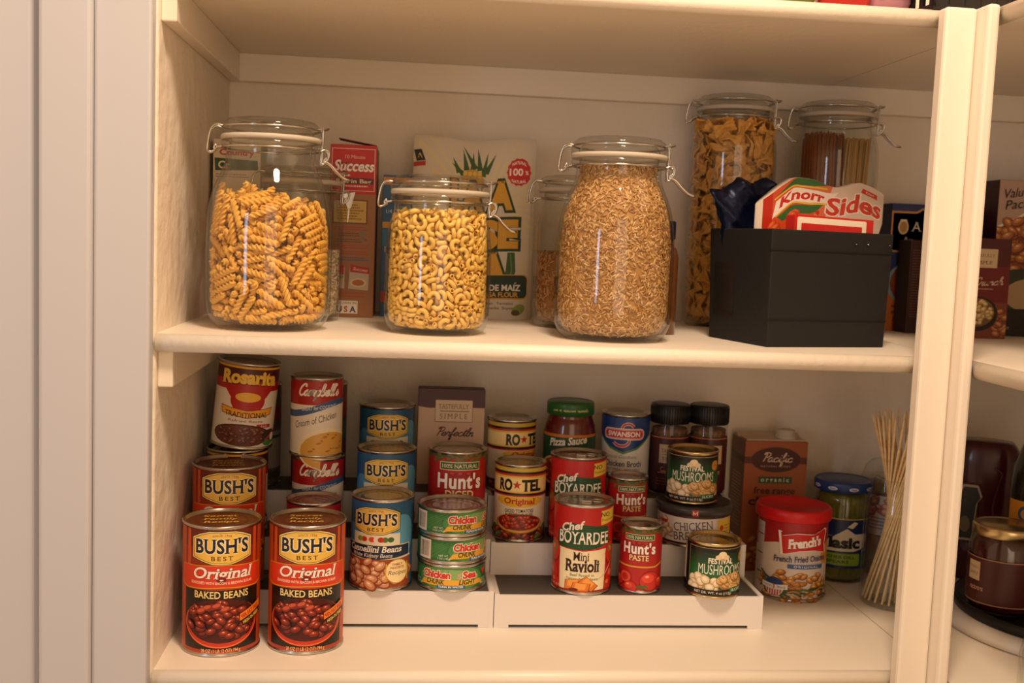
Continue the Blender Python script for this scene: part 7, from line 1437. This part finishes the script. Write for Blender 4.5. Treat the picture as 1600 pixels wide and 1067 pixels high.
MB().lathe([(0, .1950), (.0150, .1950), (.0150, .1985), (.0135, .1990), (.0135, .2075), (.012, .2085), (0, .2085)], 32, (.018, .017, 0)).build('screw_cap', MAT['rubber'], t)

# ------------------------------------------------------------------ jars on the riser and beside it
def lid_ring(n, R, dz, z0):
    mb = MB(); P = [(0, z0), (R - .002, z0), (R, z0 + .0012)]
    return P + [(R, z0 + dz - .003), (R - .0008, z0 + dz - .001), (R - .0022, z0 + dz), (R - .004, z0 + dz - .0008), (R * .78, z0 + dz - .0012), (R * .74, z0 + dz - .0004), (0, z0 + dz - .0004)]
# pizza sauce
z = ZB + TR[2] + .0010
t = thing('pizza_sauce_jar', (.4830, .3420, z), 'pizza sauce jar with green lid behind the ravioli cans', 'jar', face_cam(.483, .342))
MB().lathe([(0, 0), (.031, 0), (.0345, .003), (.0358, .010), (.0358, .082), (.0345, .092), (.0315, .101), (.0305, .104), (.0305, .112), (0, .112)], 48).build('sauce_fill', MAT['sauce'], t)
A = Art(); W = 112; 
for i in range(24): A.rect(-W + 2 * W * i / 24, 0, -W + 2 * W * (i + 1) / 24, 70, '1f4a2a'); A.k -= 1
A.k += 1
for (v0, v1, c) in ((66, 70, 'c8742a'), (0, 14, 'b8241c')):
    for i in range(24): A.rect(-W + 2 * W * i / 24, v0, -W + 2 * W * (i + 1) / 24, v1, c); A.k -= 1
A.k += 1
A.text('Pizza Sauce', -2, 56, 10, 'f2e8d2', w_=56, ital=.25, serif=True, bold=.03, rot=6, out='12301a', ow=.03)
A.text('Basil', 10, 34, 13, 'c8281c', w_=48, bold=.06, out='e8b84a', ow=.05); A.ell(-20, 20, 28, 20, 'e8c87a'); A.ell(-20, 20, 25, 17, 'b8361c'); A.beans(-20, 20, 22, 14, 24, 5, ('8a2414', 'c8502c', 'e8c06a'), 3, .7, None)
A.v = [v for v in A.v]
me = wrap(A, 'paper_label', .0361, .012); me.materials.append(MAT['print']); link('paper_label', me, None, t)
Lm = MB().lathe(lid_ring('lid', .0328, .0185, .1060), 64).mesh('screw_lid')
l = link('screw_lid', Lm, None, t); Lm.materials.append(pbr('green_lid', (38, 96, 44), .35))
A = Art(); A.cursive('un n nounn Foods', 0, 0, 2.0, .7, 'd8d08a', 52, .3)
me = wrap(A, 'lid_print', .0330, .1130); me.materials.append(MAT['print']); link('lid_print', me, None, l)
# spice jars with black caps
def spice_jar(x, label, turn):
    z = ZB + TR[2] + .0010
    t = thing('spice_jar', (x, .3400, z), label, 'jar', face_cam(x, .34, turn), 'black-capped spice jars')
    MB().lathe([(0, .001), (.0238, .001), (.0248, .003), (.0248, .080), (0, .080)], 40).build('spice_fill', MAT['spice'], t)
    MB().lathe([(0, .080), (.0245, .080), (.0240, .0905), (0, .0915)], 40).build('spice_top', MAT['spicetop'], t)
    MB().lathe([(0, 0), (.0255, 0), (.0265, .002), (.0265, .095), (.0262, .0962), (.0265, .0975), (.0265, .101), (0, .101)], 48).build('jar_wall', MAT['glass'], t)
    cap = [(0, .098)] + [(.0268, .098), (.0272, .099), (.0272, .1225), (.0262, .1240), (.0245, .1245), (0, .1245)]
    mb = MB().lathe(cap, 48)
    for k in range(48):
        a = 2 * PI * k / 48; mb.tube([(.0272 * math.cos(a), .0272 * math.sin(a), .100), (.0272 * math.cos(a), .0272 * math.sin(a), .121)], .0006, 4)
    mb.build('screw_cap', MAT['blackp'], t)
    A = Art()
    for i in range(24): A.rect(-83 + 166 * i / 24, 0, -83 + 166 * (i + 1) / 24, 74, '421a1e'); A.k -= 1
    A.k += 1
    for i in range(24): A.rect(-83 + 166 * i / 24, 72.6, -83 + 166 * (i + 1) / 24, 74, 'b86a4c'); A.k -= 1
    A.k += 1
    A.rect(-16, 38, 25, 64, 'c8b08a'); A.text('TASTEFULLY', 4, 53, 5, '6c4a34', w_=34, serif=True); A.rect(-10, 50, 20, 50.7, '4a1c22'); A.text('SIMPLE', 4, 42, 5, '6c4a34', w_=30, serif=True, space=1.3)
    A.cursive('Seasoning', 2, 24, 4, .9, 'b88a74', 40, .35); A.lines(-20, 22, 16, 3, 4, '8a5a4a', 1.2, 2)
    me = wrap(A, 'paper_label', .0269, .006); me.materials.append(MAT['print']); link('paper_label', me, None, t)
spice_jar(.6240, 'black-capped seasoning jar next to the chicken broth can', 6)
spice_jar(.6795, 'black-capped seasoning jar behind the upper mushrooms can', -6)
# pickles
t = thing('pickle_jar', (.8900, .3600, ZB), 'pickle jar with blue lid and blue label near the skewers', 'jar', face_cam(.89, .36, 2))
MB().lathe([(0, .003), (.033, .003), (.0362, .008), (.0362, .108), (.034, .118), (.033, .126), (0, .126)], 48).build('pickle_brine', MAT['brine'], t)
pk = MB()
for k in range(7):
    a = PI + .45 + k * .38; r = .0315; pk.tube([(r * math.cos(a), r * math.sin(a), .010), (r * .99 * math.cos(a + .05), r * .99 * math.sin(a + .05), .060), (r * math.cos(a), r * math.sin(a), .112)], [.005, .0072, .005], 8)
pk.build('pickle_spear', pbr('pickle_green', (120, 128, 44), .35, var=(90, (84, 98, 34))), t)
MB().lathe([(0, 0), (.036, 0), (.0392, .003), (.0392, .108), (.0365, .120), (.0355, .128), (.0385, .130), (.0385, .133), (.036, .135), (0, .135)], 56).build('jar_wall', MAT['glass'], t)
A = Art()
for i in range(24): A.rect(-123 + 246 * i / 24, 0, -123 + 246 * (i + 1) / 24, 72, '1c2d66'); A.k -= 1
A.k += 1
for i in range(24): A.rect(-123 + 246 * i / 24, 70.4, -123 + 246 * (i + 1) / 24, 72, 'c8b06a'); A.k -= 1
A.k += 1
A.poly([(-40, 24), (-44, 48), (-10, 46), (8, 58), (20, 50), (38, 50), (38, 30), (20, 25)], 'e8dfd0'); A.poly([(8, 60), (18, 68), (24, 66), (16, 58)], 'e8dfd0'); A.text('Vlasic', -4, 30, 15, '191a1e', w_=66, serif=True, bold=.05)
A.rrect(-36, 4, 30, 22, 3, '7c9a34'); A.rrect(-35, 5, 29, 21, 3, '8fb03c'); A.text('KOSHER DILL', -3, 14.4, 4.2, '2a3c1c', w_=50, bold=.02); A.text('SPEARS', -3, 7.6, 4.2, '2a3c1c', w_=32, bold=.02)
me = wrap(A, 'paper_label', .0395, .022); me.materials.append(MAT['print']); link('paper_label', me, None, t)
Lm = MB().lathe(lid_ring('lid', .0412, .0150, .1300), 64).mesh('screw_lid'); l = link('screw_lid', Lm, None, t); Lm.materials.append(pbr('blue_lid', (40, 64, 124), .32))
A = Art()
for u in (-44, -16, 14, 42): A.ell(u, 3.4, 7, 2.5, 'd8dce6'); A.text('Vlasic', u, 2.1, 2.6, '26407c', w_=9, bold=.03)
me = wrap(A, 'lid_print', .0414, .1330); me.materials.append(MAT['bluelid']); link('lid_print', me, None, l)
# jar of skewers
SX, SY = .9180, .2400
t = thing('skewer_jar', (SX, SY, ZB), 'clear glass jar holding bamboo skewers beside the post', 'jar')
MB().lathe([(0, .004), (.030, .004), (.040, .0005), (.0425, .003), (.0440, .012), (.0440, .125), (.0425, .140), (.0375, .152), (.0360, .156), (.0375, .158), (.0362, .161), (.0375, .164), (.0362, .167), (.0368, .172), (.0345, .173), (.0335, .170), (.0335, .156), (.0395, .140), (.0410, .124), (.0410, .013), (.038, .0065), (0, .0065)], 56).build('jar_body', MAT['glass'], t)
rnd = random.Random(5); mb = MB(); Ls = .262
mb.tube([(0, 0, 0), (0, 0, Ls * .5), (0, 0, Ls - .012), (0, 0, Ls)], [.0016, .0016, .0016, .0003], 7); sk = mb.mesh('bamboo_skewer'); sk.materials.append(MAT['bamboo'])
for i in range(34):
    k, n, r = (i, 24, .0385) if i < 24 else (i - 24, 10, .022)
    a = 2 * PI * k / n + rnd.uniform(-.03, .03)
    b = Vector((r * math.cos(a), r * math.sin(a), .0072)); e = a + math.radians(146)
    d = (Vector((-.006 + r * math.cos(e), r * math.sin(e), .262)) - b).normalized()
    o = bpy.data.objects.new('bamboo_skewer', sk); COL.objects.link(o); o.location = Vector((SX, SY, ZB)) + b
    o.rotation_mode = 'QUATERNION'; o.rotation_quaternion = d.to_track_quat('Z', 'Y')
    tag(o, 'bamboo skewer standing in the clear jar beside the post', 'skewer', 'bamboo skewers in the jar')
# jar behind the skewers
t = thing('preserve_jar', (.9740, .3880, ZB), 'rounded clear jar with red and white label behind the skewers', 'jar', face_cam(.974, .388))
MB().lathe([(0, .003), (.036, .003), (.0385, .008), (.0385, .132), (0, .132)], 48).build('jar_fill', pbr('pale_filling', (132, 122, 98), .5, var=(60, (104, 94, 72))), t)
MB().lathe([(0, 0), (.039, 0), (.0415, .003), (.0415, .140), (.036, .158), (.028, .166), (0, .167)], 48).build('jar_wall', MAT['glass'], t)
A = Art()
for i in range(24): A.rect(-130 + 260 * i / 24, 0, -130 + 260 * (i + 1) / 24, 62, 'c8c0b8'); A.k -= 1
A.k += 1
A.beans(-20, 44, 26, 14, 18, 7, ('5a3a5a', 'a84a3c', 'd8a090'), 3, .7, None); A.lines(-40, 20, 24, 4, 5, '4a5a8a', 2, 3); A.rect(-60, 58, 40, 62, '3a2a28')
me = wrap(A, 'paper_label', .0417, .062); me.materials.append(MAT['print']); link('paper_label', me, None, t)

# ------------------------------------------------------------------ turntable and what is round it, past the post
TX, TY = 1.1250, .1450
t = thing('turntable', (TX, TY, ZB), 'white turntable with black rim on the bottom side shelf', 'turntable')
MB().lathe([(0, 0), (.160, 0), (.1690, .002), (.1690, .0120), (.1560, .0170), (0, .0170)], 96).build('turntable_base', MAT['plastic'], t)
MB().lathe([(0, .0172), (.1500, .0172), (.1520, .0185), (.1520, .0300), (.1505, .0310), (.1490, .0300), (.1490, .0235), (0, .0235)], 96).build('turntable_tray', MAT['blackp'], t)
zt_ = ZB + .0236
t = thing('jam_jar', (1.0220, .1560, zt_), 'dark red jam jar with gold lid on the turntable', 'jar', face_cam(1.022, .156, 8))
MB().lathe([(0, .002), (.036, .002), (.0395, .006), (.0400, .081), (.0375, .0905), (.0345, .0955), (0, .0955)], 48).build('jam_fill', MAT['jam'], t)
MB().lathe([(0, 0), (.038, 0), (.0420, .003), (.0425, .010), (.0425, .082), (.040, .091), (.036, .096), (.036, .104), (0, .104)], 56).build('jar_wall', MAT['glass'], t)
A = Art()
for v0, v1, c in ((0, 58, '4a1614'), (0, 1.2, 'b88a64'), (56.8, 58, 'b88a64')):
    for i in range(24): A.rect(-100 + 170 * i / 24, v0, -100 + 170 * (i + 1) / 24, v1, c); A.k -= 1
    A.k += 1
A.rect(-54, 28, -34, 52, 'd0b890'); A.text('TASTEFULLY', -44, 43, 2.6, '5a3a28', w_=16, serif=True); A.text('SIMPLE', -44, 35, 3, '5a3a28', w_=14, serif=True)
A.cursive('Razz', -40, 16, 4, 1, 'c89a80', 22, .35); A.rect(48, 6, 62, 54, 'cfc2b2')
for i in range(18): A.rect(49, 8 + i * 2.5, 61, 9.2 + i * 2.5, '2c2420'); A.k -= 1
A.k += 1
me = wrap(A, 'paper_label', .0428, .012); me.materials.append(MAT['print']); link('paper_label', me, None, t)
MB().lathe(lid_ring('lid', .0400, .0140, .0960), 64).build('screw_lid', MAT['gold'], t)
# red sauce bottle
t = thing('sauce_bottle', (1.1050, .3620, ZB), 'dark red squat sauce bottle behind the gold-lidded jam jar', 'bottle', face_cam(1.105, .362))
def orect(a, b, z, n=28, p=3.2): return [(a * abs(math.cos(q)) ** (2 / p) * (1 if math.cos(q) >= 0 else -1), b * abs(math.sin(q)) ** (2 / p) * (1 if math.sin(q) >= 0 else -1), z) for q in [2 * PI * k / n for k in range(n)]]
v = []; f = []; S = [(.040, .026, 0), (.044, .030, .004), (.045, .031, .05), (.041, .028, .09), (.044, .030, .13), (.045, .031, .175), (.043, .029, .195), (.036, .025, .204), (.02, .016, .206)]
for a, b, z in S: v += orect(a, b, z)
for k in range(len(S) - 1):
    for i in range(28): f.append((k * 28 + i, k * 28 + (i + 1) % 28, k * 28 + 28 + (i + 1) % 28, k * 28 + 28 + i))
f.append(tuple(range(27, -1, -1))); f.append(tuple(range((len(S) - 1) * 28, len(S) * 28)))
MB().add(v, f, True).build('bottle_body', MAT['ketchup'], t)
MB().tube(catmull([(.012, -.0305, .170), (.022, -.0310, .162), (.018, -.030, .14), (.0135, -.0295, .11), (.020, -.0300, .08), (.020, -.031, .05)], 8), .0014, 8).build('moulded_grip', MAT['ketchup'], t)
K = [(-40, 60), (-40, 96), (-34, 104), (-40, 118), (-30, 142), (-10, 142), (-4, 126), (-10, 116), (-14, 60)]
def plate(P, y, col, name):
    n = len(P); A_ = Art(); A_.poly([(u + 4, q) for u, q in P], col); return A_
A = Art(); A.poly([(u + 3, q) for u, q in K], 'b8a888'); A.poly([(u * .88 + 0.4, 101 + (q - 101) * .92) for u, q in K], '2c2a22'); A.ell(-22, 84, 7, 12, '7a6a44')
me = A.mesh('paper_label', lambda u, q: ((u / 1000, -.0318, q / 1000), (0, -1, 0))); me.materials.append(MAT['print']); link('paper_label', me, None, t)
MB().box(-.037, -.0316, .056, -.004, -.027, .145).build('label_panel', MAT['ketchup'], t, bevel=.002)
# oil bottle
t = thing('oil_bottle', (1.0980, .2200, zt_), 'dark green oil bottle with orange label at the right edge', 'bottle', face_cam(1.098, .22))
MB().lathe([(0, 0), (.029, 0), (.032, .003), (.032, .150), (.030, .172), (.020, .200), (.0145, .215), (.0145, .245), (.016, .247), (.016, .255), (0, .255)], 40).build('bottle_body', MAT['oil'], t)
A = Art()
for i in range(10): A.rect(-40 + 8 * i, 0, -32 + 8 * i, 70, '8a8a4a'); A.k -= 1
A.k += 1
for i in range(10): A.rect(-40 + 8 * i, 46, -32 + 8 * i, 78, 'd8902a'); A.k -= 1
A.k += 1
for i in range(10): A.rect(-40 + 8 * i, 39, -32 + 8 * i, 45, '1c1c14'); A.k -= 1
A.k += 1
A.stroke([(-10 + 9 * math.cos(a), 61 + 9 * math.sin(a)) for a in [2 * PI * k / 12 for k in range(13)]], 4, '2c5a94'); A.text('ORGANIC', -18, 40.4, 3.4, 'e8e0c8', w_=26, bold=.02); A.lines(-38, 36, 30, 5, 5, '5a5a2c', 2, 2)
me = wrap(A, 'paper_label', .0323, .050); me.materials.append(MAT['print']); link('paper_label', me, None, t)
MB().lathe([(0, .2552), (.0165, .2552), (.0165, .272), (0, .273)], 28).build('screw_cap', MAT['blackp'], t)
# glass at the very edge
t = thing('glass_bottle', (.9300, -.1050, ZB), 'clear glass bottle at the lower right corner of the side shelf', 'bottle')
MB().lathe([(0, .004), (.024, .003), (.030, 0), (.033, .003), (.033, .060), (.029, .078), (.018, .090), (.0155, .096), (.0155, .112), (.0125, .112), (.0125, .096), (.026, .076), (.030, .060), (.030, .008), (0, .008)], 48).build('bottle_body', MAT['glass2'], t)
MB().lathe([(0, .1122), (.0170, .1122), (.0170, .120), (0, .121)], 32).build('stopper', MAT['steel'], t)

# ------------------------------------------------------------------ what shows of the top shelf's load
zt_ = ZT + TH
t = thing('black_basket', (.930, .020, zt_), 'black slatted tray on the top shelf above the post', 'tray', math.radians(7))
mb = MB().box(-.13, 0, 0, .13, .20, .003)
for x in (-.13, .1265): mb.box(x, 0, .003, x + .0035, .20, .006)
for y0 in (0, .1965): mb.box(-.13, y0, .003, .13, y0 + .0035, .006)
for i in range(14): mb.box(-.13 + i * .0192, 0, .006, -.13 + i * .0192 + .0182, .003, .018)
for i in range(11): mb.box(-.13, i * .0192, .006, -.127, i * .0192 + .008, .018); mb.box(.127, i * .0192, .006, .13, i * .0192 + .008, .018)
for i in range(14): mb.box(-.13 + i * .0192, .197, .006, -.13 + i * .0192 + .008, .20, .018)
mb.box(-.132, -.002, .018, .132, .004, .024).box(-.132, .196, .018, .132, .202, .024).box(-.132, 0, .018, -.126, .20, .024).box(.126, 0, .018, .132, .20, .024)
mb.build('tray_frame', MAT['blackp'], t)
def top_pack(name, x, y, w_, h, d, col, stripe, label, film=None, z=None):
    z = zt_ if z is None else z
    v = []; f = []; n = 14
    for j in range(9):
        q = j / 8; k = (1 - (2 * q - 1) ** 4) ** .5 * .9 + .1
        for i in range(n):
            a = 2 * PI * i / n; c, s = math.cos(a), math.sin(a)
            v.append((w_ / 2 * abs(c) ** .6 * (1 if c >= 0 else -1) * (.97 + .03 * k) + .001 * math.sin(i * 2 + j), d / 2 * k * abs(s) ** .6 * (1 if s >= 0 else -1), q * h))
    for j in range(8):
        for i in range(n): f.append((j * n + i, j * n + (i + 1) % n, j * n + n + (i + 1) % n, j * n + n + i))
    f.append(tuple(range(n - 1, -1, -1))); f.append(tuple(8 * n + i for i in range(n)))
    t = thing(name, (x, y, z), label, 'bag')
    MB().add(v, f, True).build('film_bag', film or pbr('bag_' + name, col, .3), t)
    A = Art(); A.rect(-w_ * 400, h * 180, w_ * 400, h * 420, stripe)
    me = A.mesh('printed_front', lambda u, q: ((u / 1000, -d / 2 - .0006, q / 1000), (0, -1, 0))); me.materials.append(MAT['gloss']); link('printed_front', me, None, t)
top_pack('snack_bag', .660, .050, .050, .12, .05, '6a7a2c', '8a3a1c', 'green and red snack bag on the top shelf, left of the red bag')
top_pack('snack_bag', .7180, .050, .058, .13, .05, 'c0241c', 'd8641c', 'red snack bag standing on the top shelf edge')
top_pack('snack_bag', .7740, .062, .048, .11, .05, 'b88494', 'cfa8b4', 'pinkish clear snack bag on the top shelf beside the black tray')
top_pack('snack_bag', .955, .110, .16, .13, .07, 'a82a1a', 'c8481c', 'red bag lying in the black tray on the top shelf', z=zt_ + .0031)
